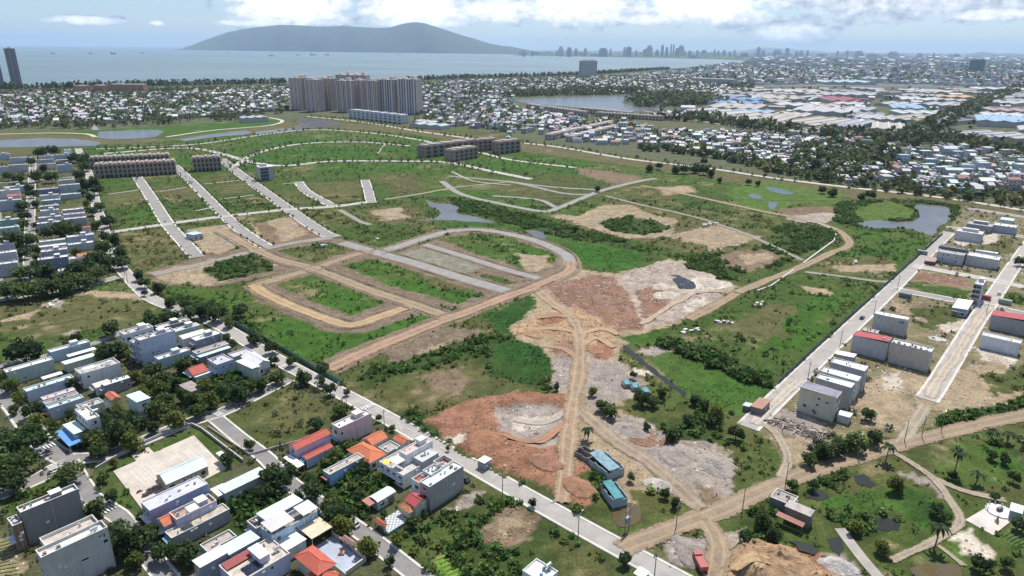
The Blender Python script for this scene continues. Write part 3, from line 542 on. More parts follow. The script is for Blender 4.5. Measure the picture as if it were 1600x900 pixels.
def road(key, pts, wid, label, m=None, pave=0, world=False, kerb=True, step=4):
    m = m or ASPH; c = smooth(pts if world else PX(pts), step); ROADS[key] = (c, wid)
    strip('road', c, -wid/2, wid/2, m, label, 'road')
    if pave:
        for s, side in ((-1, 'right'), (1, 'left')):
            strip('pavement', c, s*(wid/2), s*(wid/2+pave), CPAVE, 'pale concrete pavement along the '+label.split(',')[0].replace(' asphalt', ''), 'pavement', z=.15+.002*len(ROADS), thick=1)
    return c
def dirt(key, pts, wid, label, m=None, rough=.8, name='dirt_road', spoil=0):
    c = smooth(PX(pts), 2.5); ROADS[key] = (c, wid); dirtstrip(name, c, wid, m or DIRT, label, 'dirt road' if name == 'dirt_road' else 'path', rough)
    return c
A0 = P(1150, 955); A1 = P(250, 473)
cA = road('A', [tuple(A0), tuple(P(880, 808)), tuple(P(590, 645)), tuple(P(430, 560)), tuple(P(330, 502)), tuple(A1), tuple(P(222, 455)), tuple(P(190, 420)), tuple(P(172, 395)), tuple(P(160, 350)), tuple(P(150, 320)), tuple(P(140, 275)), tuple(P(122, 232))], 6.0, 'long asphalt street running past the houses and the dirt mounds', world=True, pave=.9, m=mat((.36, .335, .305), .85, 'road'))
road('D', [(452, 592), (410, 613), (345, 645), (294, 660), (228, 687), (160, 713), (100, 717)], 5.0, 'side street past the concrete plaza', pave=1.0)
road('E', [(112, 722), (90, 730), (60, 748), (0, 773), (-60, 795)], 5.5, 'curving street with a zebra crossing at the left edge', pave=.8)
road('G', [(104, 718), (85, 708), (66, 692), (40, 660), (15, 628), (-30, 595)], 5.5, 'street passing under the big flat-topped tree', pave=1.0)
road('B', [(108, 722), (128, 757), (150, 785), (185, 806), (228, 862), (275, 920)], 4.2, 'narrow street beside the unfinished brick house', pave=.8)
road('C', [(335, 652), (375, 685), (417, 717), (455, 757), (560, 828), (640, 890), (690, 930)], 4.2, 'residential lane between tiled-roof houses and gardens', pave=.9)
road('F', [(-30, 583), (40, 562), (100, 551), (165, 530), (200, 515)], 4.5, 'back lane behind the grey-green house', ASPH2)
road('M1', [(47, 440), (46, 400), (47, 350), (49, 300), (51, 262), (52, 245)], 5.5, 'straight street between the left-hand house rows', ASPH2, pave=.8)
road('M2', [(-30, 474), (60, 458), (130, 447), (185, 433)], 4.5, 'street shaded by a row of flat-topped trees', ASPH2, pave=1.0)
road('M3', [(-30, 288), (50, 282), (95, 278), (130, 275)], 5.0, 'cross street between house blocks at the left', ASPH2)
road('S1', [(345, 248), (370, 268), (400, 290), (455, 330), (500, 361), (522, 371)], 9.0, 'main spine street of the empty development', ASPH2, pave=1.2)
road('S1b', [(535, 379), (575, 391), (640, 409), (720, 434), (797, 456)], 9.0, 'newly laid grey road into the earthworks', ASPH2)
road('S2', [(585, 396), (620, 386), (660, 373), (705, 361), (760, 360), (830, 374), (876, 393), (890, 406), (884, 415)], 8.0, 'grey loop road around the green plot', ASPH2)
road('S3', [(664, 382), (720, 399), (790, 421), (845, 436)], 6.0, 'short grey road inside the loop', ASPH2)
road('S4', [(214, 276), (238, 312), (262, 350), (285, 376), (308, 402)], 7.0, 'kerbed street in front of the long shophouse row', ASPH2, pave=1.5)
road('S5', [(272, 258), (305, 290), (352, 338), (385, 366), (420, 388)], 7.0, 'kerbed street beside the short shophouse row', ASPH2, pave=1.5)
road('S6', [(175, 363), (262, 350), (352, 338), (455, 327), (520, 323), (588, 314)], 6.0, 'pale cross street of the development', mat((.42, .395, .35), .9, 'road'), pave=.8)
road('S7', [(570, 281), (576, 300), (580, 317)], 7.0, 'short kerbed stub street in the grass', ASPH2, pave=1.3)
road('S8', [(466, 284), (480, 300), (520, 322)], 6.0, 'curved kerbed street round a grass block', ASPH2, pave=2.0)
road('S9', [(160, 240), (300, 232), (420, 258), (520, 252), (640, 252), (700, 254), (770, 268), (830, 280)], 7.0, 'pale boulevard across the far fields', mat((.47, .44, .39), .9, 'road'), pave=.8)
road('S10', [(365, 262), (400, 240), (470, 225), (560, 222), (640, 228)], 6.0, 'pale street through the far green plots', mat((.46, .43, .38), .9, 'road'), pave=.8)
road('S11', [(690, 283), (720, 303), (780, 318), (845, 330), (870, 326), (940, 298), (1000, 283), (1025, 279)], 6.5, 'grey road bending round the middle plots', ASPH2)
for k, (p, lb) in enumerate([([(700, 275), (800, 285), (880, 302), (925, 304)], 'upper'), ([(790, 283), (860, 292), (938, 297)], 'second'), ([(770, 306), (840, 312), (868, 324)], 'lowest')]):
    road('S12%d' % k, p, 5.0, lb+' of the parallel lanes between the middle plots', ASPH2)
road('S13', [(480, 182), (560, 190), (660, 206), (760, 219), (860, 228), (980, 248), (1100, 262), (1200, 277), (1320, 292), (1480, 310), (1700, 345)], 8.0, 'long pale embankment road in front of the far houses', mat((.50, .46, .40), .9, 'road'))
road('S14', [(-60, 212), (60, 208), (130, 209), (150, 214)], 7.0, 'pale track along the canal bank at the left', mat((.50, .46, .38), .9, 'road'))
road('S15', [(260, 214), (330, 204), (420, 196), (440, 188), (400, 182), (370, 186)], 7.0, 'pale loop track round the canal bend', mat((.52, .48, .40), .9, 'road'))
road('S16', [(150, 233), (300, 226), (400, 212), (480, 203), (560, 206), (640, 216), (740, 236), (800, 250), (900, 262)], 6.5, 'pale promenade along the canal', mat((.50, .46, .40), .9, 'road'))
road('S17', [(128, 172), (140, 190), (150, 203)], 9.0, 'grey street running down through the coastal village', ASPH2)
road('R1', [(1168, 668), (1240, 598), (1300, 540), (1390, 455), (1440, 405), (1483, 363)], 6.0, 'estate street along the green fence', mat((.36, .33, .30), .85, 'road'), pave=1.3)
road('R2', [(1448, 625), (1470, 592), (1525, 502), (1548, 470), (1600, 393), (1640, 340)], 6.0, 'second estate street, half covered in rubble', mat((.38, .345, .305), .85, 'road'), pave=1.3)
road('R3', [(1396, 452), (1440, 460), (1500, 471), (1548, 479), (1640, 500)], 5.5, 'estate cross street past the narrow tower house', ASPH2, pave=1.6)
road('R4', [(1425, 415), (1480, 425), (1560, 440), (1640, 458)], 5.0, 'pale estate cross street above the narrow tower house', mat((.45, .42, .37), .9, 'road'), pave=1.5)
road('R5', [(1478, 355), (1540, 362), (1640, 376)], 5.0, 'estate cross street by the upper unfinished houses', ASPH2, pave=1.6)
road('R6', [(1512, 326), (1560, 333), (1650, 348)], 6.0, 'topmost kerbed street of the estate', ASPH2, pave=1.2)
road('I1', [(1345, 262), (1400, 232), (1470, 195), (1540, 162), (1620, 128)], 14.0, 'tree-lined avenue into the factory district', mat((.40, .37, .33), .9, 'road'))
road('I2', [(1000, 172), (1100, 190), (1250, 212), (1390, 228), (1600, 262)], 9.0, 'road along the front of the factories', ASPH2)
road('X1', [(-30, 300), (-5, 330), (-3, 440)], 5, 'street at the far left edge', ASPH2)
road('K1', [(1312, 826), (1345, 870), (1375, 905)], 3.2, 'concrete lane beside the murky pool', mat((.36, .33, .29), .9, 'road'))
dirt('d1', [(235, 430), (320, 412), (400, 392), (470, 378), (520, 372)], 8, 'wide dirt track below the kerbed streets', GREYD)
dirt('d2', [(345, 360), (420, 400), (490, 420), (570, 451), (640, 474), (712, 500)], 8, 'tan dirt road crossing the earthwork plots', DIRT)
dirt('d3', [(395, 447), (490, 420), (530, 406), (578, 392)], 7, 'tan dirt road on the upper side of the square plot', DIRT)
dirt('d4', [(394, 444), (420, 462), (480, 488), (528, 505), (548, 508), (570, 503), (640, 479)], 7, 'yellow dirt road curving round the square plot', mat((.38, .265, .14), .95, 'dirt'))
dirt('d5', [(510, 578), (560, 555), (620, 530), (690, 502), (725, 490), (775, 470), (840, 446), (888, 424), (892, 408)], 8, 'reddish dirt road from the street up to the loop', REDD)
dirt('d6', [(836, 448), (860, 472), (895, 500), (905, 530), (906, 570), (896, 630), (888, 680), (884, 730), (876, 790)], 6.5, 'rutted haul track down through the spoil', mat((.33, .235, .15), .95, 'dirt'), 1.5)
dirt('d7', [(905, 640), (960, 690), (1020, 730), (1070, 775), (1100, 800)], 5.5, 'dirt track across the rubble to the muddy road', mat((.30, .23, .16), .95, 'dirt'), 1.2)
for k, (p, c_) in enumerate([([(905, 522), (860, 515), (805, 520)], (.38, .25, .14)), ([(900, 500), (865, 493), (835, 500)], (.36, .21, .12)), ([(905, 525), (940, 515), (968, 525)], (.38, .26, .16)), ([(905, 545), (930, 530), (962, 545)], (.38, .27, .17)), ([(903, 560), (880, 545), (840, 540)], (.34, .22, .13)), ([(890, 640), (850, 660), (800, 655)], (.40, .34, .28)), ([(888, 660), (840, 690), (780, 680)], (.34, .18, .10)), ([(1000, 510), (1040, 485), (1090, 460), (1130, 458)], (.40, .31, .23)), ([(1180, 905), (1195, 880), (1230, 868)], (.42, .28, .15)), ([(1140, 905), (1175, 885), (1210, 895)], (.42, .28, .15))]): dirt('rut%d' % k, p, 3.4, '%s of the machine tracks fanned over the bare spoil' % ORD[k], mat(c_, .95, 'dirt'), .9)
dirt('d8', [(968, 861), (985, 850), (1020, 838), (1080, 815), (1130, 797), (1180, 772), (1240, 748), (1300, 726), (1400, 696), (1500, 671), (1640, 640)], 7, 'wide wet muddy road to the right edge', MUDR, .6)
dirt('d9', [(1100, 810), (1118, 840), (1122, 870), (1112, 920)], 6, 'dirt track down past the red truck', DIRT)
dirt('d10', [(1448, 632), (1420, 672), (1404, 695)], 5, 'dirt track from the estate to the muddy road', PATH)
dirt('d11', [(1180, 660), (1208, 672), (1225, 700), (1230, 720), (1218, 748)], 3.4, 'narrow dirt track past the pile of beams', PATH)
dirt('d12', [(1150, 458), (1200, 438), (1250, 418), (1300, 395), (1325, 385), (1325, 375), (1305, 358), (1250, 342), (1180, 328), (1100, 310), (1040, 297), (1000, 290)], 6, 'dirt road curving past the white pipe', DIRT)
dirt('d13', [(1075, 500), (1130, 472), (1150, 458)], 6, 'dirt road along the pale spoil heaps', DIRT)
dirt('d14', [(945, 306), (1000, 320), (1080, 338), (1150, 360), (1215, 388), (1255, 408)], 4, 'thin grey lane across the dry ground', GREYD)
dirt('d15', [(600, 312), (640, 306), (690, 297), (720, 292), (790, 285)], 4, 'pale footpath over the reed bed', PATH, name='footpath')
dirt('d16', [(530, 328), (560, 345), (580, 352)], 5, 'short grey track in the dry grass', GREYD)
for k, p in enumerate([[(168, 304), (225, 296)], [(248, 300), (292, 293)], [(318, 288), (375, 282)], [(342, 312), (398, 305)], [(305, 330), (345, 322)], [(440, 288), (470, 285)], [(605, 222), (590, 240)], [(705, 268), (740, 283), (800, 290)]]): dirt('pp%d' % k, p, 2.6, '%s pale path dividing the grass plots' % ORD[k], mat((.42, .385, .32), .95, 'dirt'), .4, 'footpath')
dirt('q1', [(1450, 622), (1490, 560), (1525, 505), (1545, 478)], 4.5, 'dusty wheel track over the second estate street', mat((.44, .37, .29), .95, 'dirt'), 1.6)
dirt('q2', [(1175, 664), (1215, 628), (1250, 592)], 4.5, 'dusty patch at the lower end of the fence street', mat((.46, .40, .33), .95, 'dirt'), 1.6)
dirt('p1', [(1392, 705), (1430, 728), (1462, 752), (1485, 785), (1500, 812), (1490, 828), (1455, 848), (1390, 878)], 2.6, 'winding footpath round the vegetable pond', PATH, .5, 'footpath')
dirt('p2', [(1455, 745), (1500, 766), (1540, 776), (1575, 783)], 2.6, 'footpath to the small memorial', PATH, .5, 'footpath')
dirt('p3', [(1462, 850), (1490, 872), (1510, 888)], 1.6, 'narrow footpath at the lower right', PATH, .4, 'footpath')
dirt('p4', [(1255, 425), (1310, 432), (1370, 440), (1392, 440)], 4, 'grey track across to the green fence', GREYD)
# painted markings
def marks(c, wid, s0, s1, dash, gap, w_, label, across=False):
    s = np.cumsum(np.r_[0, np.linalg.norm(np.diff(c, axis=0), axis=1)]); mb = MB()
    def at(d):
        i = min(max(np.searchsorted(s, d)-1, 0), len(c)-2); t_ = (c[i+1]-c[i])/np.linalg.norm(c[i+1]-c[i]); return c[i]+t_*(d-s[i]), t_, np.array([-t_[1], t_[0]])
    if across:
        p, t_, n = at(s0); k = -wid/2+.4
        while k < wid/2-.3:
            a_ = p+n*k; b_ = a_+n*.45; e = t_*2.6; mb.quad(*[(q[0], q[1], .42) for q in (a_, b_, b_+e, a_+e)][::-1]); k += .95
    else:
        d = s0
        while d < min(s1, s[-1]-dash):
            p, t_, n = at(d); e = t_*dash; mb.quad(*[(q[0], q[1], .42) for q in (p-n*w_/2, p+n*w_/2, p+n*w_/2+e, p-n*w_/2+e)][::-1]); d += dash+gap
    return tag(mb.build('road_marking', WPAINT), label, 'marking', kind='structure')
def nearS(c, px):
    q = P(*px); s = np.cumsum(np.r_[0, np.linalg.norm(np.diff(c, axis=0), axis=1)]); return s[np.argmin(((c-q)**2).sum(1))]
marks(ROADS['A'][0], 6, nearS(cA, (700, 705)), nearS(cA, (560, 628)), 2, 4, .14, 'dashed white centre line on the long street')
for key, px, lb in (('A', (583, 642), 'white zebra crossing on the long street'), ('A', (445, 572), 'white zebra crossing where the side street meets the long street'), ('E', (88, 731), 'white zebra crossing on the curving street'), ('D', (424, 606), 'white zebra crossing on the side street'), ('B', (172, 800), 'white zebra crossing on the narrow street'), ('G', (80, 704), 'white zebra crossing under the flat-topped tree'), ('D', (340, 647), 'white zebra crossing before the plaza'), ('A', (182, 412), 'white zebra crossing on the upper street')):
    c, wd = ROADS[key]; marks(c, wd, nearS(c, px), 0, 0, 0, 0, lb, True)
# ------------------------------------------------------------------ houses
UG = np.array([-.761, .649]); UG /= np.linalg.norm(UG); VG = np.array([UG[1], -UG[0]])     # street grid: u along the long street, v across it
WCACHE = {}
def meshcache(key, fn):
    if key not in WCACHE: WCACHE[key] = fn()
    return WCACHE[key]
def window(root, face, d, w_, u, z, ww=1.2, wh=1.3, style='window', panes=True, grp=None):
    """frame proud of the wall with a recessed dark pane; face S (y=0), W (x=0), E (x=d), N (y=w)"""
    loc, rz = {'S': ((u, 0, z), 0), 'W': ((0, u, z), -pi/2), 'E': ((d, u, z), pi/2), 'N': ((u, w_, z), pi)}[face]
    def fr():
        mb = MB(); t_ = .09
        for x0, z0, x1, z1 in ((-ww/2-t_, -t_, -ww/2, wh+t_), (ww/2, -t_, ww/2+t_, wh+t_), (-ww/2, wh, ww/2, wh+t_), (-ww/2, -t_, ww/2, 0)): mb.box(x0, -.07, z0, x1, .02, z1)
        mb.box(-ww/2-.16, -.17, -t_-.08, ww/2+.16, .02, -t_); me = mb.mesh('window'); me.materials.append(FRAME); return me
    def gl():
        mb = MB(); mb.quad((-ww/2, -.025, 0), (ww/2, -.025, 0), (ww/2, -.025, wh), (-ww/2, -.025, wh)); me = mb.mesh('pane'); me.materials.append(GLASS); return me
    k = (round(ww, 2), round(wh, 2)); o = link(style, meshcache(('f',)+k, fr), None, root, loc, rz)
    link('pane', meshcache(('g',)+k, gl), None, o)
    return o
def corr(mb, x0, y0, x1, y1, zf, period=.55, amp=.05, along='y', th=.06):
    """corrugated sheet; ribs run along the given axis, zf(x,y) gives the height"""
    if along == 'y':
        n = max(2, int((x1-x0)/period*2)); xs = np.linspace(x0, x1, n+1)
        for i in range(n):
            a_ = amp*(i % 2); b_ = amp*((i+1) % 2)
            mb.quad((xs[i], y0, zf(xs[i], y0)+a_), (xs[i+1], y0, zf(xs[i+1], y0)+b_), (xs[i+1], y1, zf(xs[i+1], y1)+b_), (xs[i], y1, zf(xs[i], y1)+a_))
    else:
        n = max(2, int((y1-y0)/period*2)); ys = np.linspace(y0, y1, n+1)
        for i in range(n):
            a_ = amp*(i % 2); b_ = amp*((i+1) % 2)
            mb.quad((x0, ys[i], zf(x0, ys[i])+a_), (x1, ys[i], zf(x1, ys[i])+a_), (x1, ys[i+1], zf(x1, ys[i+1])+b_), (x0, ys[i+1], zf(x0, ys[i+1])+b_))
    z = lambda x, y: zf(x, y)-th
    mb.quad((x0, y1, z(x0, y1)), (x1, y1, z(x1, y1)), (x1, y0, z(x1, y0)), (x0, y0, z(x0, y0)))
    for p, q in (((x0, y0), (x1, y0)), ((x1, y0), (x1, y1)), ((x1, y1), (x0, y1)), ((x0, y1), (x0, y0))):
        mb.quad((*p, z(*p)), (*q, z(*q)), (*q, zf(*q)+amp*.5), (*p, zf(*p)+amp*.5))
def tank_mesh():
    mb = MB(); n = 10
    a = [(.0, .55*math.cos(2*pi*i/n), 1.15+.55*math.sin(2*pi*i/n)) for i in range(n)]; b_ = [(1.7, y, z) for _, y, z in a]
    for i in range(n): j = (i+1) % n; mb.quad(a[i], b_[i], b_[j], a[j])
    mb.poly(a[::-1]); mb.poly(b_)
    for x in (.2, 1.4):
        mb.box(x, -.5, 0, x+.12, -.4, .75); mb.box(x, .4, 0, x+.12, .5, .75); mb.box(x, -.5, .6, x+.12, .5, .7)
    me = mb.mesh('water_tank'); me.materials.append(STEEL); return me
def shell(mb, d, w_, h, par, t_=.18):
    """four walls and a slab, with a parapet of height par above the slab"""
    zs = h-par
    if par <= 0: mb.box(0, 0, -.3, d, w_, h); return
    mb.box(0, 0, -.3, d, w_, zs)
    for x0, y0, x1, y1 in ((0, 0, d, t_), (0, w_-t_, d, w_), (0, t_, t_, w_-t_), (d-t_, t_, d, w_-t_)): mb.box(x0, y0, zs, x1, y1, h)
def roofpart(root, kind, d, w_, h, par, rc, over=.25, name='roof'):
    mb = MB(); m = mat(rc, .55, 'sheet')
    if kind == 'sheet':           # corrugated sheet inside or over the parapet
        e = .22 if par > 0 else -over; z0 = h-par+.12 if par > 0 else h+.05
        corr(mb, e, e, d-e, w_-e, lambda x, y: z0+.04*(w_-y)*(1 if par > 0 else 1.6), along='y' if d > w_ else 'x')
    elif kind == 'flat':
        m = mat(rc, .9, 'flat'); mb.box(.19, .19, h-par, d-.19, w_-.19, h-par+.06) if par > 0 else mb.box(-over, -over, h, d+over, w_+over, h+.16)
    elif kind in ('gable_x', 'gable_y', 'tile_x', 'tile_y'):      # ridge along x or y
        if kind[:4] == 'tile': m = mat(rc, .75, 'tile')
        rise = (w_ if kind[-1] == 'x' else d)*.26
        if kind[-1] == 'x':
            corr(mb, -over, -over, d+over, w_/2, lambda x, y: h+rise*(y/(w_/2)), along='y', period=.5); corr(mb, -over, w_/2, d+over, w_+over, lambda x, y: h+rise*((w_-y)/(w_/2)), along='y', period=.5)
        else:
            corr(mb, -over, -over, d/2, w_+over, lambda x, y: h+rise*(x/(d/2)), along='x', period=.5); corr(mb, d/2, -over, d+over, w_+over, lambda x, y: h+rise*((d-x)/(d/2)), along='x', period=.5)
        g = MB()
        if kind[-1] == 'x':
            for x in (0, d): g.hexa([(x-.08, 0, h-.01), (x+.08, 0, h-.01), (x+.08, w_, h-.01), (x-.08, w_, h-.01), (x-.08, w_/2-.05, h+rise-.08), (x+.08, w_/2-.05, h+rise-.08), (x+.08, w_/2+.05, h+rise-.08), (x-.08, w_/2+.05, h+rise-.08)])
        else:
            for y in (0, w_): g.hexa([(0, y-.08, h-.01), (d, y-.08, h-.01), (d, y+.08, h-.01), (0, y+.08, h-.01), (d/2-.05, y-.08, h+rise-.08), (d/2+.05, y-.08, h+rise-.08), (d/2+.05, y+.08, h+rise-.08), (d/2-.05, y+.08, h+rise-.08)])
        g.build('gable_end', root['_wm'] if False else WM[0], root)
        rb = MB()
        if kind[-1] == 'x': rb.box(-over, w_/2-.12, h+rise, d+over, w_/2+.12, h+rise+.12)
        else: rb.box(d/2-.12, -over, h+rise, d/2+.12, w_+over, h+rise+.12)
        o = mb.build(name, m, root); rb.build('ridge', m, o); return o
    elif kind == 'hip':
        m = mat(rc, .75, 'tile'); r = min(d, w_)/2; rise = r*.5; e = .5
        if d >= w_: A, B = (r, w_/2, h+rise), (d-r, w_/2, h+rise)
        else: A, B = (d/2, r, h+rise), (d/2, w_-r, h+rise)
        c = [(-e, -e, h-.15), (d+e, -e, h-.15), (d+e, w_+e, h-.15), (-e, w_+e, h-.15)]
        if d >= w_: mb.quad(c[0], c[1], B, A); mb.tri(c[1], c[2], B); mb.quad(c[2], c[3], A, B); mb.tri(c[3], c[0], A)
        else: mb.tri(c[0], c[1], A); mb.quad(c[1], c[2], B, A); mb.tri(c[2], c[3], B); mb.quad(c[3], c[0], A, B)
        mb.poly(c[::-1]); o = mb.build(name, m, root); rb = MB()
        for p in ((c[0], A), (c[3], A) if d >= w_ else (c[1], A), (c[1], B) if d >= w_ else (c[3], B), (c[2], B), (A, B)): rb.tube(p[0], p[1], .12, n=5)
        rb.build('ridge', mat(tuple(min(1, q*1.25) for q in rc), .75, 'plain'), o); return o
    elif kind == 'arch':
        n = 8; e = -over
        for i in range(n):
            y0 = e+(w_-2*e)*i/n; y1 = e+(w_-2*e)*(i+1)/n; f = lambda y: h+.05+w_*.13*math.sin(pi*(y-e)/(w_-2*e))
            mb.quad((e, y0, f(y0)), (d-e, y0, f(y0)), (d-e, y1, f(y1)), (e, y1, f(y1))); mb.quad((e, y1, f(y1)-.08), (d-e, y1, f(y1)-.08), (d-e, y0, f(y0)-.08), (e, y0, f(y0)-.08))
    elif kind == 'none': return None
    return mb.build(name, m, root)
WM = [None]
HC = [0]
HOUSES = []
def house_at(o, a1, d, w_, h, label, wall, rk='sheet', rc=WHITE, par=.6, group=None, storeys=None, wk='wall', tank=False, ends='W', side=0, seed=None, name='house', wins=None, door=True, balcony=False, parent=None, cat='house', shutters=False):
    HC[0] += 1; rr = random.Random(HC[0]*13 if seed is None else seed)
    ang_ = math.atan2(a1[1], a1[0]); root = empty(name, o[0], o[1], 0, ang_)
    tag(root, label, cat, group); wmat = mat(wall, .85, wk); WM[0] = wmat
    if rk in ('gable_x', 'gable_y', 'tile_x', 'tile_y', 'hip', 'arch'): par = 0
    mb = MB(); shell(mb, d, w_, h, par); wo_ = mb.build('wall', wmat, root)
    if par > 0:
        cp = MB(); e = .05; t_ = .24
        for x0, y0, x1, y1 in ((-e, -e, d+e, t_-e), (-e, w_-t_+e, d+e, w_+e), (-e, t_-e, t_-e, w_-t_+e), (d-t_+e, t_-e, d+e, w_-t_+e)): cp.box(x0, y0, h, x1, y1, h+.07)
        cp.build('coping', mat((.62, .61, .58), .8, 'plain'), root)
    roofpart(root, rk, d, w_, h, par, rc)
    ns = storeys or max(1, int(round((h-.3)/3.2))); sh = (h-max(par, .2))/ns
    for fc in ends:
        L_ = w_ if fc in 'WE' else d; n = max(1, int(L_/2.6))
        for s in range(ns):
            for k in range(n):
                u = L_*(k+.5)/n
                if s == 0 and door and k == n//2:
                    dm = MB(); ww = min(2.2, L_/n-.5); dm.box(-ww/2-.1, -.06, 0, ww/2+.1, .02, 2.5); dk = MB(); dk.box(-ww/2, -.09, 0, ww/2, -.05, 2.4)
                    loc, rz = {'S': ((u, 0, 0), 0), 'W': ((0, u, 0), -pi/2), 'E': ((d, u, 0), pi/2), 'N': ((u, w_, 0), pi)}[fc]
                    dd = dm.build('door', FRAME, root, loc, rz); dk.build('leaf', mat(rr.choice([(.14, .09, .06), (.25, .27, .28), (.10, .12, .13), (.30, .20, .12)]), .5, 'plain'), dd)
                else: window(root, fc, d, w_, u, s*sh+1.0, min(1.5, L_/n-.7), min(1.5, sh-1.5))
            if balcony and s > 0:
                bb = MB(); loc, rz = {'S': ((0, 0, s*sh), 0), 'W': ((0, w_, s*sh), -pi/2), 'E': ((d, 0, s*sh), pi/2)}[fc]
                bb.box(.1, -1.1, -.12, L_-.1, 0, .06); bb.box(.1, -1.1, .06, L_-.1, -1.02, .9); bo = bb.build('balcony', mat(OFFW, .8, 'wall'), root, loc, rz)
                rl = MB(); rl.box(.1, -1.12, .92, L_-.1, -1.0, 1.0); rl.build('rail', STEEL, bo)
    for k in range(side):
        window(root, 'S', d, w_, rr.uniform(.12, .9)*d, rr.randrange(ns)*sh+1.3, rr.choice([.7, .9]), rr.choice([.7, .9]))
    for (fc, u, z, ww, wh) in (wins or []): window(root, fc, d, w_, u*d if fc in 'SN' else u*w_, z, ww, wh)
    if tank:
        tx = d*rr.uniform(.7, .85); link('water_tank', meshcache('tank', tank_mesh), None, root, (tx, w_*.35, h-par+.2), 0)
    if d > 9 and par > 0 and rk in ('sheet', 'flat') and h > 4.5:
        st = MB(); sx = d*rr.uniform(.45, .6); st.box(sx, w_*.2, h-par, sx+2.6, w_*.8, h-par+2.1)
        if rr.random() < .5: so = st.build('stair_head', wmat, root); MB().box(sx-.2, w_*.2-.2, h-par+2.1, sx+2.8, w_*.8+.2, h-par+2.2).build('stair_roof', mat(OFFW, .7, 'plain'), so)
    # fixtures: door canopy, air-conditioner boxes, roof vents and pots, drain pipe
    if 'W' in ends and h > 3.2: MB().hexa([(-1.2, .2, 2.75), (0, .2, 2.95), (0, w_-.2, 2.95), (-1.2, w_-.2, 2.75), (-1.2, .2, 2.82), (0, .2, 3.02), (0, w_-.2, 3.02), (-1.2, w_-.2, 2.82)]).build('door_canopy', mat(rr.choice([(.55, .58, .6), (.2, .35, .5), (.45, .2, .16), (.6, .6, .58)]), .6, 'sheet'), root)
    for k in range(rr.randrange(1, 4)): link('air_conditioner', meshcache('ac', lambda: (lambda me: (me.materials.append(FRAME), me)[1])(MB().box(-.42, -.34, 0, .42, 0, .62).box(-.3, -.36, .1, .1, -.34, .5).mesh('air_conditioner'))), None, root, (rr.uniform(.1, .9)*d, 0, rr.uniform(.3, .8)*h), 0)
    if par > 0:
        for k in range(rr.randrange(2, 6)):
            x_, y_ = rr.uniform(.6, d-1.4), rr.uniform(.5, w_-1.2); s_ = rr.uniform(.3, .9); MB().box(x_, y_, h-par+.05, x_+s_, y_+s_*rr.uniform(.5, 1), h-par+.3+rr.uniform(.2, .9)).build('roof_clutter', mat(rr.choice([(.35, .2, .14), (.5, .5, .5), (.2, .25, .2), (.6, .58, .54), (.15, .3, .45)]), .8, 'plain'), root)
    MB().box(d*.5-.05, -.1, 0, d*.5+.05, -.005, h).build('drain_pipe', mat((.5, .5, .5), .6, 'plain'), root)
    root['_d'] = d; HOUSES.append((np.array(o), np.array(a1), d, w_)); return root
def house(label, b, r, l, h, wall, rk='sheet', rc=WHITE, axes=None, **k):
    """b, r, l: picture points of the roof's near, right and left corners; l may be a width in metres"""
    v, u = axes if axes else (VG, UG)
    B = P(*b, h); d = float(r) if isinstance(r, (int, float)) else max(2.0, float((P(*r, h)-B) @ v))
    w_ = float(l) if isinstance(l, (int, float)) else max(2.0, float((P(*l, h)-B) @ u))
    return house_at(B, v, d, w_, h, label, wall, rk, rc, **k)
def awning(root_label, pts, z, rc, posts=True, slope=.25, group=None, name='awning', cat='canopy'):
    """free-standing sheet roof on posts; pts: near, right, left picture corners at height z"""
    b, r, l = pts; B = P(*b, z); d = max(1.5, float((P(*r, z)-B) @ VG)); w_ = float(l) if isinstance(l, (int, float)) else max(1.5, float((P(*l, z)-B) @ UG))
    root = empty(name, B[0], B[1], 0, math.atan2(VG[1], VG[0])); tag(root, root_label, cat, group)
    mb = MB(); corr(mb, 0, 0, d, w_, lambda x, y: z+slope*y/w_, along='y' if d > w_ else 'x'); mb.build('roof', mat(rc, .55, 'sheet'), root)
    if posts:
        for x in (.15, d-.25):
            for y in (.15, w_-.25): MB().box(x, y, -.2, x+.1, y+.1, z+slope*y/w_-.05).build('post', STEEL, root)
        MB().box(.12, .12, z-.2, d-.12, .2, z-.08).build('beam', STEEL, root)
    return root
# --- lower left block
house('long grey-green house with white sheet roof beside the round dark tree', (10, 582), (82.7, 561), (4.7, 577), 6, GREENW, side=1)
house('pale blue house with blue solar strip at the back lane', (78.7, 550.7), (139, 533), (74, 546.7), 5.0, PALEB, rc=OFFW)
awning('long white canopy roof beside the pale blue house', ((107, 558), (155.5, 549), 2.6), 3.6, WHITE)
house('low shed with pale grey ribbed roof below the white canopy', (102.7, 570.7), (150, 556.7), (96.7, 565.3), 3.6, SAGE, rc=(.62, .66, .64), par=0, ends='E')
house('off-white two-storey house with white roof shades, middle of the left block', (127, 585), (187, 566), (115, 577), 6.6, (.66, .67, .65), rk='flat', rc=(.5, .48, .45), side=1, tank=True)
awning('white roof shade standing over the off-white house', ((131, 579), (148, 572), 2.5), 8.4, WHITE)
house('long blue-purple house with pale green roof by the orange flower bed', (41.3, 612), (114.7, 589), (35, 607), 4.8, BLUEG, rc=PALEGREEN)
awning('white canopy behind the blue-purple house', ((67, 593), (99, 584), 2.4), 4.2, WHITE)
house('blue-grey house with pale green roof above the flat-topped tree', (76.7, 638.7), (131, 621), 3.4, 5.2, BLUEG, rc=PALEGREEN, storeys=2)
house('narrow house with weathered brown roof against the pale green roof', (71.5, 632), (121, 613.5), 3.2, 5.0, LILAC, rc=(.36, .30, .26), par=.3, ends='W')
house('narrow house with pinkish white roof behind the brown roof', (68, 625), (117, 608), 3.2, 4.6, LILAC, rc=PINKW, par=.3)
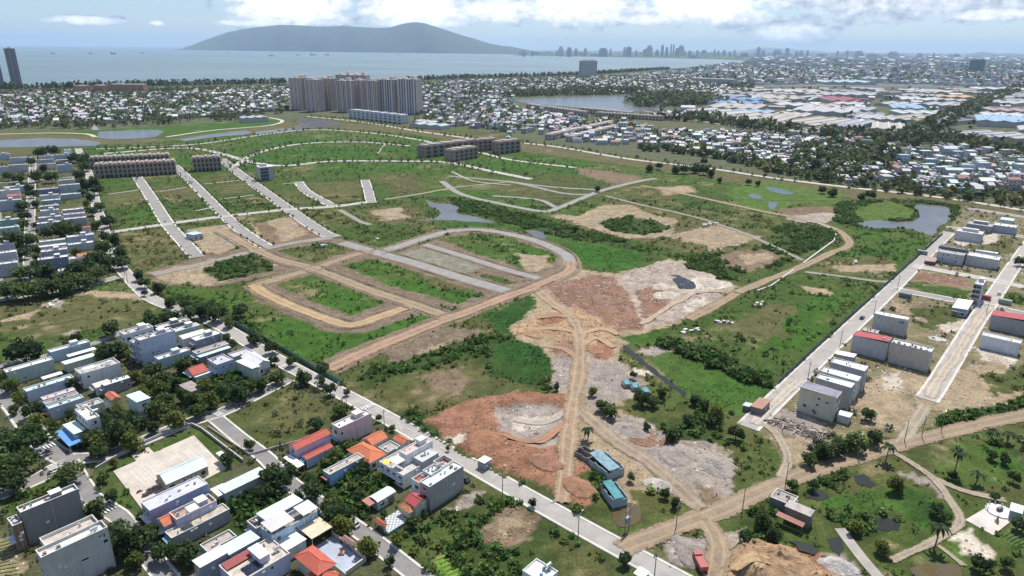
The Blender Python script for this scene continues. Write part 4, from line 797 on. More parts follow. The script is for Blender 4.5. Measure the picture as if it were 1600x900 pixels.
house('grey house with grey ribbed roof behind the white tower house', (126, 640), (161, 627), (118.7, 633), 5.2, GREENW, rc=(.48, .48, .50))
tw = house('white tower house with flat roof standing over the blue awning', (136, 657), (156, 650.7), (113, 641), 8.6, WHITE, rk='flat', rc=OFFW, tank=True, ends='SW', balcony=False)
gh = house('low corner shop with pale green roof under the white tower house', (117, 681), (134.7, 674), (96, 665), 4.3, OFFW, rc=PALEGREEN, par=0, ends='S')
# bright blue skirt awning round the corner shop
mb = MB(); B = P(117, 681, 4.3); e = 3.0
r0 = empty('awning', B[0], B[1], 0, math.atan2(VG[1], VG[0])); tag(r0, 'bright blue skirt awning around the corner shop', 'awning')
dd_ = gh['_d']; wl = float((P(96, 665, 4.3)-B) @ UG)
corr(mb, -e, -e, 0.02, wl, lambda x, y: 2.75+.25*(x+e)/e, along='x'); corr(mb, .02, -e, dd_+.5, -.03, lambda x, y: 2.75+.25*(y+e)/e, along='y'); mb.build('roof', mat((.13, .33, .70), .5, 'sheet'), r0)
for x, y in ((-e+.2, -e+.2), (-e+.2, wl-.3), (dd_+.2, -e+.2)): MB().box(x, y, -.2, x+.1, y+.1, 2.74).build('post', STEEL, r0)
house('tall blue-grey four-storey house with a blank side wall', (218, 532), (268, 513), 5.2, 12.0, (.46, .51, .62), storeys=4, side=2, tank=True, rk='flat', rc=OFFW)
house('lower front block of the tall blue-grey house', (210.7, 537), (219.5, 533.3), 5.2, 9.6, (.46, .51, .62), storeys=3, rk='flat', rc=WHITE, balcony=True)
house('white three-storey house left of the tall blue-grey house', (194, 523), (236, 508), (184, 518), 8.0, WHITE, rk='flat', rc=(.55, .52, .48), ends='SW', tank=True)
house('long house with grey roof strip behind the tall blue-grey house', (249, 513), (299, 500.5), 5, 5.4, DGREY, rc=(.55, .53, .50))
house('green-walled house with grey ribbed roof near the long street', (273, 519), (312, 507), 4.6, 4.8, GREENW, rc=(.55, .57, .56), par=.3)
house('house with pale arched roof near the long street', (286, 530), (319, 518), 5.0, 4.4, OFFW, rk='arch', rc=(.66, .64, .55), ends='E')
house('house with white roof and dark side wall below the arched roof', (306, 532.5), (345, 521), 5.0, 4.8, (.36, .36, .42), rc=WHITE, par=.3)
house('low blue-green house with white roof above the round trees', (248, 562), (298, 546.7), (240, 558), 5.0, (.42, .53, .58), rc=OFFW)
house('low house with rusty patched roof near the long street', (307, 553), (354, 535), 4.2, 4.4, (.5, .5, .5), rc=(.40, .33, .28), par=.3)
house('low house with long pale mint roof beside the rusty roof', (313, 559), (358.7, 542.7), 2.6, 3.6, DGREY, rc=PALEGREEN, par=0)
house('blue house with grey flat roof behind the red-roofed shrine', (339, 570), (363, 561), (328, 560), 6.6, (.44, .52, .66), rk='sheet', rc=(.52, .52, .55), side=4)
house('beige-green house with mint roof at the street corner', (394.7, 579), (403, 573), (368.7, 564.7), 5.8, SAGE, rc=(.62, .72, .68), par=0, ends='E', storeys=2)
house('white corner house with white gable roof and arched porch', (402, 571), (419, 563), (378, 556.7), 5.0, OFFW, rk='gable_y', rc=WHITE, ends='SE')
house('house with weathered grey roof behind the white corner house', (365, 558), (392, 547), 5.0, 5.2, GREY, rc=(.56, .55, .58))
house('small shrine-like house with red gable roof in the trees', (302, 586), (322, 577), (291, 577), 3.6, SAGE, rk='tile_x', rc=RED)
house('low white-roofed annexe under the red-roofed shrine', (306, 590), (334, 578), 2.4, 2.8, OFFW, rc=(.66, .74, .72), par=0)
house('low ruin-like house with stained flat roof among the trees', (297, 613), (311, 604), (280, 602), 3.0, GREY, rk='flat', rc=(.36, .31, .28), par=0)
house('yellow house with red gable roof beside the pale green tower house', (175, 625), (186, 619), (165, 616), 5.6, YELLOW, rk='tile_y', rc=(.52, .16, .10), ends='W')
house('pale green tower house with mint roof and front balconies', (214.7, 631), (232, 622), (197, 618), 8.2, (.50, .60, .56), rc=(.60, .74, .68), par=0, ends='S', balcony=True, storeys=3)
house('low dark-walled house with white roof behind the yellow house', (163, 603), (203, 589.5), (158, 599), 4.6, (.30, .28, .33), rc=WHITE, par=.2, side=2)
house('low house with cream arched roof left of the dark-walled house', (150, 606), (170, 596), 4.5, 3.6, OFFW, rk='arch', rc=(.62, .62, .53))
# --- around the plaza
bk = house('unfinished four-storey brick and block house at the left edge', (32, 801), (122.7, 764), (25.8, 792.4), 10.8, (.25, .24, .24), rk='sheet', rc=WHITE, ends='', storeys=4, par=.9)
house('raw red brick front part of the unfinished house', (19.6, 822), (34, 815.5), 4.8, 8.4, (.30, .14, .10), wk='brick', rk='flat', rc=(.6, .6, .62), ends='W', storeys=3)
house('big blank-walled off-white house at the lower left corner', (64, 871.5), (168, 823.5), (54, 860), 12.6, (.50, .49, .47), rk='flat', rc=OFFW, par=.9, ends='W', storeys=4, wins=[('S', .58, 6.2, 1.6, .6), ('S', .86, 10.2, .5, 1.2), ('S', .89, 10.2, .5, 1.2), ('S', .92, 10.2, .5, 1.2), ('S', .93, 8.4, 1.0, 1.0)], tank=True)
house('lower rear wing with roof terrace behind the blank-walled house', (73, 856), (152, 813), 5.5, 11.4, OFFW, rk='flat', rc=(.55, .48, .42), par=.9, ends='W', storeys=4)
hall = house('beige community hall with pale blue gable roof on the plaza', (260, 756), (325, 728), (243.5, 742), 3.6, (.52, .42, .28), rk='gable_x', rc=(.62, .75, .76), ends='S', storeys=1)
house('purple-blue two-storey house with grey ribbed roof below the plaza', (234, 798), (325, 756), 6.0, 7.0, (.40, .42, .60), rc=(.58, .58, .62), par=.4, ends='W', tank=False)
house('lilac house with flower-filled roof terrace', (276, 812), (340, 783), 4.6, 6.4, LILAC, rk='flat', rc=(.42, .30, .22), ends='', side=2, par=.9)
house('orange tiled front wing of the lilac house', (257, 822), (276, 812), 4.6, 5.0, LILAC, rk='tile_x', rc=ORANGE, ends='WS')
awning('cream roof shade on the lilac house terrace', ((296, 801), (312, 793), 3.0), 8.6, (.66, .64, .58))
house('long concrete house with stained flat roof below the lilac house', (268, 841), (358, 794.7), (258, 831), 4.2, (.36, .37, .39), rk='flat', rc=(.50, .44, .36), par=.35, ends='W')
house('long shed with mint roof and white front above the banana grove', (352, 772), (418, 740), 5.0, 4.2, (.36, .40, .38), rc=(.60, .70, .66), par=0, ends='')
awning('white canopy at the front of the long mint-roofed shed', ((341, 776), (362, 767), 5.0), 4.0, WHITE)
house('grey house with flat brown roof terrace at the bottom', (324, 862), (371, 838.5), (309, 853), 5.2, GREY, rk='flat', rc=(.44, .38, .33), par=.5, ends='W')
house('dark-walled house with white front roof at the bottom', (313.5, 887.5), (358, 866), (302, 876), 6.8, (.27, .28, .34), rc=WHITE, par=0, ends='W', side=1)
house('dark-walled rear half with pale blue roof at the bottom', (358.6, 868), (407, 843.5), 4.8, 6.2, (.27, .28, .34), rc=(.60, .73, .77), par=0, ends='')
bt = house('lilac house with maroon roof, skylights and solar panels', (372, 912), (457, 868), 9.5, 5.6, LILAC, rk='flat', rc=(.58, .52, .43), par=.4, ends='E', side=1, tank=True)
mb = MB(); corr(mb, .4, 6.2, bt['_d']*.72, 9.2, lambda x, y: 5.75+.05*(y-6), along='y'); mb.build('red_roof', mat(MAROON, .6, 'sheet'), bt)
for i in range(4):
    for j in range(2): MB().box(3+i*1.15, .9+j*1.85, 5.45, 4.05+i*1.15, 2.6+j*1.85, 5.52).build('solar_panel', SOLAR, bt)
house('grey house with long mint roof and dark terrace near the bottom', (416, 814), (473, 784), 4.8, 6.4, (.40, .42, .50), rc=(.68, .72, .68), par=0, ends='', side=1)
house('dark flat front terrace of the mint-roofed grey house', (400, 826), (417, 815), 4.8, 5.0, (.40, .42, .50), rk='flat', rc=(.20, .17, .16), par=.6, ends='W')
lb = house('light blue house with open roof terrace near the bottom', (424, 838), (498, 799.5), (411, 823), 6.0, (.50, .70, .84), rk='flat', rc=(.30, .27, .25), par=.9, ends='', side=4, tank=False)
awning('pinkish white roof over the light blue house terrace', ((424, 832), (461, 812), 5.4), 8.0, (.64, .60, .58)); awning('white arched canopy at the rear of the light blue house', ((474, 806), (497, 793), 5.0), 7.8, (.66, .64, .62))
house('low house with white sagging roof below the light blue house', (449, 861), (480, 846), 5.0, 3.4, OFFW, rc=WHITE, par=0, ends='')
awning('open carport with cream striped roof beside the blue courtyard', ((487, 842.4), (521, 824.5), 6.0), 3.9, (.66, .56, .40))
house('red hip-roofed house beside the blue-grey courtyard', (497, 896), (522, 880), (463, 868), 4.6, CREAM, rk='hip', rc=(.50, .11, .07), ends='E')
house('low red-tiled wing at the lower edge of the courtyard', (503, 912), (525, 895), 5.5, 3.2, CREAM, rk='hip', rc=(.50, .11, .07), ends='')
# --- houses along the long street
house('lilac house with red tiled gable roof beside the dry field', (462.5, 702.5), (515, 677), 4.2, 6.0, LILAC, rk='tile_x', rc=RED, ends='W', storeys=2)
house('low blue wing with red tiled roof on the lilac gable house', (479, 717.5), (519, 697.5), 2.6, 3.6, (.52, .62, .72), rk='tile_x', rc=RED, ends='W')
awning('white entrance canopy in front of the lilac gable house', ((465, 731), (475, 725), (442, 716)), 3.0, WHITE)
house('pink-sided narrow three-storey house with white front', (530, 669), (581.7, 645.8), (519, 661.7), 7.6, PINKW, rc=OFFW, ends='W', storeys=2, tank=True, wins=[('S', .07, 4.6, 1.0, 1.0)])
house('orange-tiled courtyard house beside the long street', (577.5, 721.7), (600, 708), (546, 701), 3.8, OFFW, rk='hip', rc=(.58, .17, .08), ends='S')
house('orange-tiled wing reaching the long street', (582, 695), (604, 682.5), 5.5, 3.8, OFFW, rk='tile_x', rc=(.58, .17, .08), ends='E')
house('low grey-roofed sheds inside the orange-tiled courtyard', (606, 707), (624, 696), 5.0, 2.8, GREY, rk='flat', rc=(.40, .37, .33), ends='', par=.4)
house('small orange-roofed porch at the street beside the white complex', (630, 693), (640, 687), 5.0, 2.8, OFFW, rk='tile_y', rc=(.58, .17, .08), ends='E')
house('bright blue-walled house with stained flat roof behind the gardens', (515, 741.7), (571.7, 715), (501.7, 736.7), 4.4, (.30, .52, .74), rk='flat', rc=(.48, .42, .35), par=.35, ends='W')
house('white two-storey complex with long front facade', (630, 743), (664, 722), (592, 721), 5.0, WHITE, rk='flat', rc=(.56, .52, .50), ends='W', par=.5, storeys=2, door=False)
house('white upper block with pink roof on the white complex', (635, 711), (672.5, 686.5), (622, 705), 8.2, WHITE, rc=(.64, .46, .43), ends='', side=2, par=.4, storeys=3)
house('grey-roofed rear part of the white complex', (660, 722), (686, 707.5), 5.0, 6.4, (.46, .46, .48), rc=(.56, .56, .56), ends='E', par=.3)
awning('white shade roof on the white complex terrace', ((620, 726), (632, 718), 3.4), 7.4, WHITE); awning('yellow shade canopy on the white complex terrace', ((604, 727), (611, 722), 2.6), 6.8, (.75, .52, .05))
house('white house with red roof terrace left of the ribbed grey house', (659, 757), (707, 721), 4.6, 6.4, WHITE, rk='flat', rc=(.45, .13, .10), ends='W', par=.9, storeys=2)
house('mint-walled upper block above the red terrace', (673, 742), (690, 731.5), 3.6, 9.0, (.56, .66, .62), rk='flat', rc=OFFW, ends='W', par=.5, tank=True, storeys=3)
house('open parapet block at the street end of the red terrace house', (692, 729), (709, 718.5), 4.4, 8.4, OFFW, rk='flat', rc=(.42, .2, .16), ends='E', par=1.5)
cg = house('tall house clad in ribbed grey sheet beside the long street', (671, 761), (727.5, 730), 4.2, 8.6, (.36, .36, .33), rc=(.62, .70, .68), ends='WE', par=.5, storeys=3)
rib = MB(); k = .3
while k < cg['_d']-.2: rib.box(k, -.06, 0, k+.12, 0, 8.6); k += .62
rib.build('cladding_rib', mat((.40, .40, .37), .6, 'plain'), cg)
house('small beige house with red gable roof and tiled porch', (649, 791), (667, 780), 4.5, 4.2, CREAM, rk='tile_y', rc=(.46, .08, .08), ends='W')
house('red and gold tiled porch of the small beige house', (640, 799), (648, 793), 4.0, 3.0, CREAM, rk='hip', rc=(.44, .17, .08), ends='')
house('low shed with bent mint and white roof in the gardens', (590, 784), (617, 768), (576, 777.5), 3.2, (.52, .60, .62), rk='arch', rc=(.62, .72, .68), ends='S')
awning('rusty red lean-to roof at the end of the garden shed', ((577, 791), (589, 784), (565, 783)), 2.9, (.36, .12, .08), posts=True)
house('small white roadside hut with tarpaulin roof', (757, 724.5), (768, 718), (745.8, 719.4), 2.8, (.30, .30, .30), rk='sheet', rc=(.70, .70, .68), par=0, ends='', name='roadside_hut', cat='hut')
house('white house cut by the lower edge of the picture', (850, 912), (873, 893), 7, 4.2, WHITE, rk='flat', rc=WHITE, par=.4, ends='', tank=True)
awning('white roadside canopy near the lower edge', ((1005, 905), (1019, 896), (991, 895)), 3.0, WHITE)
# --- new estate behind the green fence (long walls face the street grid)
def eh(label, l, b, r, h, wall, **k): return house(label, b, r, l, h, wall, **k)
e1 = eh('cream three-storey house with scattered small windows, first in the estate row', (1250.6, 604), (1307.5, 621.5), (1320, 613.7), 10.2, (.60, .57, .44), ends='S', storeys=3, par=.4, rc=(.24, .24, .30), wins=[('W', .45, 7.2, .9, .8), ('W', .22, 6.6, 1.1, .7), ('W', .47, 4.6, .9, .8), ('W', .80, 2.6, 1.2, 1.2), ('W', .55, 1.6, .6, 1.2), ('W', .50, .8, .6, 1.6)])
eh('grey house with white roof, second in the estate row', (1273.7, 591), (1330, 606), (1338.7, 600), 10.2, (.33, .33, .36), ends='S', storeys=3, par=.6)
eh('lower mint-walled house between two grey estate houses', (1283, 578.7), (1340, 596), (1345, 588.7), 8.6, (.56, .64, .62), ends='S', storeys=3, par=.5)
eh('grey house with white roof, fourth in the estate row', (1297.5, 566), (1351, 580), (1358, 573), 9.8, (.33, .33, .36), ends='S', storeys=3, par=.6)
eh('low white-roofed shed above the grey estate houses', (1312, 548), (1333, 560), (1338, 555), 3.4, GREY, par=0, ends='')
eh('grey-walled house with red roof in the estate', (1332, 524.5), (1388, 537), (1395, 531), 8.2, (.50, .50, .50), rc=(.42, .06, .06), par=0, ends='S', storeys=3)
e6 = eh('tall beige blank-walled unfinished house with brick stubs on top', (1393, 534.6), (1455.5, 550), (1462, 544), 9.6, (.50, .46, .41), rk='flat', rc=OFFW, par=.5, ends='S', storeys=3)
for k in range(9): MB().box(.1, 1.5+k*2.1, 9.6, .5, 2.4+k*2.1, 10.1+(k % 3)*.3).build('brick_stub', mat((.62, .60, .57), .9, 'plain'), e6)
eh('grey house with white roof standing alone by the estate street', (1367.6, 488), (1418, 501), (1421, 497), 8.4, (.50, .49, .49), ends='S', storeys=3, par=.3, wins=[('W', .13, 6.4, 1.4, .8), ('W', .2, 6.4, 1.0, .8), ('W', .85, 6.6, 1.0, .6)])
eh('low concrete shed beside the red-roofed estate house', (1351, 512), (1370, 521), (1375, 517), 2.8, CONC and (.45, .42, .38), rk='flat', rc=(.5, .46, .40), par=.2, ends='')
nt_ = eh('narrow four-storey tower house with open dark balconies', (1524, 442), (1536, 445.5), (1543, 437), 11.4, (.60, .60, .60), rk='flat', rc=WHITE, par=.6, ends='W', storeys=4, balcony=False)
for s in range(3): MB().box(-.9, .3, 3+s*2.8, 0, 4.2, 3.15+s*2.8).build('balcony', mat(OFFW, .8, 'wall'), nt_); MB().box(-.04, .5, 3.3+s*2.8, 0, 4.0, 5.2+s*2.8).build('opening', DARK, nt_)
eh('blue-walled workshop shed with white roof at the estate crossing', (1490.5, 477), (1511, 485), (1520, 471), 4.2, (.30, .34, .40), rc=(.68, .74, .76), par=0, ends='W')
eh('grey block house with red roof at the right edge', (1550, 491), (1612, 505), (1618, 498), 7.2, (.36, .36, .37), rc=(.40, .07, .06), par=0, ends='', storeys=2)
eh('long white-walled house at the right edge', (1535, 521.8), (1595, 537), (1601, 532), 6.4, (.66, .69, .75), rk='flat', rc=OFFW, par=.4, ends='S', storeys=2)
eh('unfinished grey block wall house with small square windows', (1464, 393.5), (1506, 399.5), (1512, 394), 7.0, (.55, .55, .56), rk='flat', rc=GREY, par=.5, ends='S', storeys=2, wins=[('W', .75, 5.0, .8, .8), ('W', .58, 5.2, .8, .8), ('W', .75, 2.2, 1.0, 1.0), ('W', .25, 4.6, .8, .8), ('W', .25, 2.0, .9, .9)])
eh('dark brick storey rising behind the small square windows', (1467, 384), (1513, 391), 4.0, 8.6, (.16, .15, .16), rk='flat', rc=DGREY, par=.3, ends='')
eh('light grey blank wall house beside the unfinished estate house', (1510, 399), (1561, 406.6), (1567, 401), 6.6, (.56, .55, .54), rk='flat', rc=OFFW, par=.5, ends='S')
eh('grey raised rear part of the light grey estate house', (1524, 391), (1559, 396.5), 4.0, 7.4, (.45, .45, .47), rc=WHITE, ends='')
eh('white-walled house standing apart in the upper estate', (1493, 361), (1534.6, 366.5), (1541, 362), 6.6, (.60, .60, .61), rk='flat', rc=OFFW, par=.4, ends='S')
eh('dark grey unfinished house in the top estate row', (1511, 349), (1549.7, 354.5), (1555, 350), 5.2, (.33, .33, .34), rk='flat', rc=GREY, par=.4, ends='')
eh('blue-grey house at the end of the top estate row', (1552.6, 351), (1587.5, 356), (1593, 352), 6.0, (.36, .38, .42), rk='flat', rc=OFFW, par=.4, ends='S')
eh('mint flat-roofed cabin beyond the top estate row', (1563, 342.5), (1583, 345.5), (1586, 342), 3.0, (.60, .72, .68), rk='flat', rc=PALEGREEN, par=0, ends='')
eh('white cabin with mint roof beside a round bush', (1327, 637), (1324.5, 652.5), (1346, 657), 3.0, (.55, .56, .56), rc=(.66, .76, .72), par=0, ends='S')if False else house('white cabin with mint roof beside a round bush', (1327, 653), (1347, 652), 4.0, 3.0, (.55, .56, .56), rc=(.66, .76, .72), par=0, ends='S')
house('rust-roofed shack at the foot of the estate street', (1190, 640), (1201, 626), (1178, 630), 2.8, (.20, .17, .15), rc=RUST, par=0, ends='', name='shack', cat='shack')
house('small shack with pale roof beside the rust-roofed shack', (1170, 636), (1177, 632), (1161, 633), 2.2, (.16, .15, .14), rc=(.50, .54, .56), par=0, ends='', name='shack', cat='shack')
house('rusty shelter beside the fence near the unfinished houses', (1460, 410), (1466, 404), (1448, 404), 2.2, (.12, .1, .09), rc=(.33, .20, .17), par=0, ends='', name='shack', cat='shack')
# --- ruins and old houses lower right
def ruin(label, corners, h, wall, rc=None, name='ruined_house'):
    """roofless or half-roofed shell; corners: near, right, left base points in the picture"""
    B = P(*corners[0]); v = P(*corners[1])-B; d = np.linalg.norm(v); v /= d; u = np.array([-v[1], v[0]]); w_ = abs(float((P(*corners[2])-B) @ u)); w_ = max(w_, 2.5)
    root = empty(name, B[0], B[1], 0, math.atan2(v[1], v[0])); tag(root, label, 'ruin'); t_ = .2; m = mat(wall, .9, 'wall')
    for (x0, y0, x1, y1) in ((0, 0, d, t_), (0, w_-t_, d, w_), (0, t_, t_, w_-t_), (d-t_, t_, d, w_-t_), (d*.48, t_, d*.48+t_, w_-t_)):
        n = max(1, int(max(x1-x0, y1-y0)/1.6)); mb = MB()
        for k in range(n):
            hh = h*random.uniform(.72, 1.0)
            if x1-x0 > y1-y0: mb.box(x0+(x1-x0)*k/n, y0, -.2, x0+(x1-x0)*(k+1)/n, y1, hh)
            else: mb.box(x0, y0+(y1-y0)*k/n, -.2, x1, y0+(y1-y0)*(k+1)/n, hh)
        mb.build('wall', m, root)
    MB().box(t_, t_, -.1, d-t_, w_-t_, .15).build('floor_slab', CONC, root)
    if rc: mb = MB(); corr(mb, d*.1, -.2, d*.72, w_+.2, lambda x, y: h+.1+.05*y, along='x'); mb.build('roof', mat(rc, .95, 'flat'), root)
    return root
ruin('roofless grey shell at the top of the ruined blue house', ((928, 733), (944, 724), (907, 709)), 3.2, (.22, .21, .20))
ruin('ruined house with faded blue roof beside the rubble track', ((948, 752), (975, 742), (930, 722)), 3.6, (.34, .40, .42), (.24, .37, .42))
ruin('ruined house with teal roof at the edge of the muddy pool', ((957, 795), (980, 790), (947, 768)), 3.4, (.32, .40, .42), (.11, .31, .33))
for k, (x, y) in enumerate(((975, 603), (988, 608), (1005, 615))):
    ruin(('first', 'middle', 'last')[k]+' of the collapsed huts with blue tarpaulins in the trees', ((x, y+4), (x+13, y+3), (x-8, y-2)), 1.8, (.36, .33, .30), (.14, .36, .40))
house('old brick house with concrete roof beside the muddy road', (1265.6, 807), (1286, 803.5), (1235, 781), 4.4, (.22, .11, .08), wk='brick', rk='flat', rc=(.44, .40, .36), par=0, ends='', axes=None)
house('soot-dark old front part of the brick house', (1237, 790), (1247, 776), (1212, 766), 3.8, (.18, .17, .16), rk='flat', rc=(.36, .33, .31), par=.3, ends='')
awning('long rusty lean-to roof along the old brick house', ((1254, 824), (1262, 819), (1222, 792)), 2.6, (.28, .12, .09))
house('pale blue-roofed shed at the right edge by the memorial', (1596, 803), (1622, 800), (1580, 791), 3.0, (.30, .32, .32), rc=(.58, .70, .72), par=0, ends='')
# --- left-hand rows: wall tops read along their front edges
e_ = P(142, 300)-P(185, 420); e_ /= np.linalg.norm(e_)
rd = np.array([-.545, .838]); rd /= np.linalg.norm(rd); ex = np.array([rd[1], -rd[0]])
LEFT = {
 'beside the tree-lined street': [(86.7, 242, 111.3, 5, BLUEG, WHITE), (88, 250.5, 113, 4, GREY, OFFW), (88.7, 258, 112.7, 8, BLUEG, OFFW), (91.3, 282, 117.3, 4.5, GREENW, PALEGREEN), (92, 290, 125.3, 8, (.40, .46, .48), WHITE), (94.7, 304.6, 126.7, 4.5, (.36, .46, .42), WHITE), (98, 329, 131.3, 4.5, GREY, WHITE), (99.3, 336, 133.3, 4.5, LILAC, PINKW), (100, 343, 136, 6, (.40, .44, .44), WHITE), (104, 371, 148, 6, BLUEG, WHITE), (106, 383, 147, 5, (.44, .50, .50), WHITE), (108.7, 405, 133, 3.4, OFFW, OFFW)],
 'of the middle left-hand row': [(61.3, 244.5, 85, 5, LILAC, PINKW), (61.3, 250, 83, 4.5, BLUEG, OFFW), (58.7, 257, 86.7, 6, OFFW, PINKW), (57.3, 296.6, 92, 6, NAVY, WHITE), (62, 306, 92, 6, (.55, .56, .58), OFFW), (65.3, 314, 94.7, 4, (.30, .42, .38), WHITE), (62, 323, 92, 3.6, GREY, OFFW), (62.7, 330, 92, 6.4, (.52, .56, .58), WHITE), (60, 341, 96, 5, (.45, .47, .54), WHITE), (57.3, 350, 94.7, 6, (.40, .42, .48), WHITE), (61.3, 378.5, 102.7, 4.5, (.50, .54, .52), OFFW), (58.7, 387, 104, 4.5, OFFW, WHITE), (64, 394, 105.3, 5, (.38, .40, .48), OFFW), (58.7, 406.6, 106.7, 7.5, NAVY, WHITE)],
 'of the left-edge row': [(-14, 242, 14.5, 6, BLUEG, OFFW), (15.3, 247, 41.3, 6, LILAC, OFFW), (13.3, 258.5, 42.7, 8, (.50, .44, .46), PALEGREEN), (-16, 262, 12, 7, BLUEG, OFFW), (5.3, 293, 40, 6, BLUEG, (.60, .62, .66)), (-10, 299, 29.3, 7, OFFW, WHITE), (11.3, 307, 32, 4.5, PINKW, (.48, .16, .13)), (-12, 315.5, 32, 8.5, (.42, .46, .52), (.56, .56, .6)), (-12, 346, 28.7, 5, (.26, .40, .36), PALEGREEN), (-10, 358, 29, 5, (.30, .44, .38), (.64, .72, .66)), (-14, 384, 21, 6, (.45, .45, .52), PINKW), (-14, 397.5, 24.7, 7.5, (.48, .50, .54), WHITE), (-14, 415, 26.7, 8, (.40, .44, .46), WHITE)]}
def cname(c):
    r, g, b_ = c
    if max(c) < .3: return 'navy' if b_ > r*1.25 else 'dark'
    if min(c) > .58: return 'white'
    if b_ > r*1.12 and b_ > g: return 'blue-grey' if r > .35 else 'dark blue'
    if g > r*1.04: return 'grey-green'
    if r > b_*1.25: return 'beige'
    return 'grey'
for where, rows in LEFT.items():
    for k, (xl, yl, xr, h, wc, rc) in enumerate(rows):
        dpx = P(xl, yl, h); Lr = P(xr, yl, h); d = float((Lr-dpx) @ ex); d = max(6, d)
        rk = 'tile_x' if rc[0] > .4 and rc[1] < .2 else 'sheet'
        house_at(dpx, ex, d, random.uniform(4.6, 5.6), h, '%s house, %s roof, %s from far end %s' % (cname(wc), 'red tiled' if rk == 'tile_x' else cname(rc), ORD[k], where), wc, rk, rc, par=.45 if rk == 'sheet' else 0, ends='WE', side=1 if h > 6 else 0, group='houses '+where, tank=(k % 3 == 0), balcony=False)
for lb_, (xl, yl, xr, h, wc, rk, rc) in {'small cube house with bright red roof by the tree-lined street': (126.7, 357, 142, 4.4, OFFW, 'sheet', (.52, .12, .09)), 'house with orange gable roof above the dark trees': (121, 401, 136, 4.0, LILAC, 'tile_x', (.55, .22, .12)), 'house with pink flat roof beside the orange gable': (136, 401, 152, 4.6, PINKW, 'sheet', (.52, .36, .34)), 'white flat slab roof among the dark trees': (91, 424, 105, 3.2, WHITE, 'flat', WHITE), 'small white block at the head of the tree-lined street': (100, 234, 111, 9, WHITE, 'flat', WHITE)}.items():
    a_ = P(xl, yl, h); d = max(3.5, float((P(xr, yl, h)-a_) @ ex)); house_at(a_, ex, d, 5.0, h, lb_, wc, rk, rc, par=.3 if rk == 'flat' else 0, ends='WE')
# ------------------------------------------------------------------ larger buildings in the development
def block(label, o, a1, d, w_, floors, fh, wall, trim, bays, roofc, name='shophouse_row', cat='shophouses', arched=True, group=None, parapet=True, ndepth=2):
    """row of shophouses: body, floor bands, one window part per bay and storey on the two faces that show"""
    root = empty(name, o[0], o[1], 0, math.atan2(a1[1], a1[0])); tag(root, label, cat, group); h = floors*fh; wm = mat(wall, .9, 'wall'); tm = mat(trim, .85, 'wall')
    MB().box(0, 0, -.3, d, w_, h).build('wall', wm, root)
    rf = MB(); rf.box(-.4, -.4, h, d+.4, w_+.4, h+.35); ro = rf.build('roof', mat(roofc, .85, 'sheet'), root)
    for k in range(bays):
        x = d*(k+.5)/bays; dm = MB(); dm.box(x-d/bays*.36, .5, h+.35, x+d/bays*.36, w_-.5, h+1.5+.5*(k % 2)); dm.build('dormer', mat(trim if k % 2 else roofc, .85, 'wall'), ro)
    for f in range(1, floors+1): MB().box(-.15, -.15, f*fh-.35, d+.15, w_+.15, f*fh-.1).build('cornice', tm, root)
    for k in range(bays+1):
        x = d*k/bays; MB().box(x-.3, -.25, 0, x+.3, 0, h).build('pier', tm, root)
    ww = d/bays*.5
    def wmesh(a, hh):
        mb = MB(); n = 5
        if arched: mb.poly([(-a/2, -.06, 0), (a/2, -.06, 0)]+[(a/2*math.cos(t_), -.06, hh-a*.3+a*.3*math.sin(t_)) for t_ in np.linspace(0, pi, n)])
        else: mb.quad((-a/2, -.06, 0), (a/2, -.06, 0), (a/2, -.06, hh), (-a/2, -.06, hh))
        me = mb.mesh('window'); me.materials.append(DARK); return me
    for f in range(floors):
        for k in range(bays): link('window', meshcache(('bw', round(ww, 1), f == 0, arched), lambda: wmesh(ww if f else ww*1.2, fh*.62 if f else fh*.72)), None, root, (d*(k+.5)/bays, 0, f*fh+(.5 if f else .02)), 0)
        for k in range(ndepth): link('window', meshcache(('bw2', f == 0, arched), lambda: wmesh(1.3, fh*.55)), None, root, (0, w_*(k+.5)/ndepth, f*fh+.7), -pi/2); link('window', meshcache(('bw2', f == 0, arched), lambda: wmesh(1.3, fh*.55)), None, root, (d, w_*(k+.5)/ndepth, f*fh+.7), pi/2)
    return root
BR = (.30, .235, .20); BRT = (.40, .32, .27)
def rowpx(label, l, r, htop, floors, dep, bays, **k):
    a_ = P(*l); b_ = P(*r); v = b_-a_; d = np.linalg.norm(v); v /= d; hh = zat(a_[0], a_[1], htop)
    return block(label, a_, v, d, dep, floors, hh/floors, k.pop('wall', BR), k.pop('trim', BRT), bays, k.pop('roofc', (.34, .28, .25)), **k)
rowpx('long brown unfinished shophouse row, front one of the pair', (150, 279), (276, 272), 259, 3, 14, 18)
rowpx('long brown unfinished shophouse row, rear one of the pair', (142, 264.5), (266, 258.5), 248, 3, 14, 18)
rowpx('short brown unfinished shophouse row left of the glass office', (303, 268.5), (346.5, 266), 248, 3, 13, 7)
rowpx('brown villa row with arched ground floor, left one of the group', (665, 247), (742, 237), 229, 3, 16, 8)
rowpx('brown villa block standing in front of the villa row', (710, 253), (747, 246.5), 236, 3, 16, 5)
rowpx('brown villa block behind, second from the right of the group', (747, 237), (777, 234.5), 220, 3, 15, 4)
rowpx('brown villa block at the right end of the group', (780, 241), (813, 237), 223, 3, 15, 4)
CRM = (.50, .44, .38)
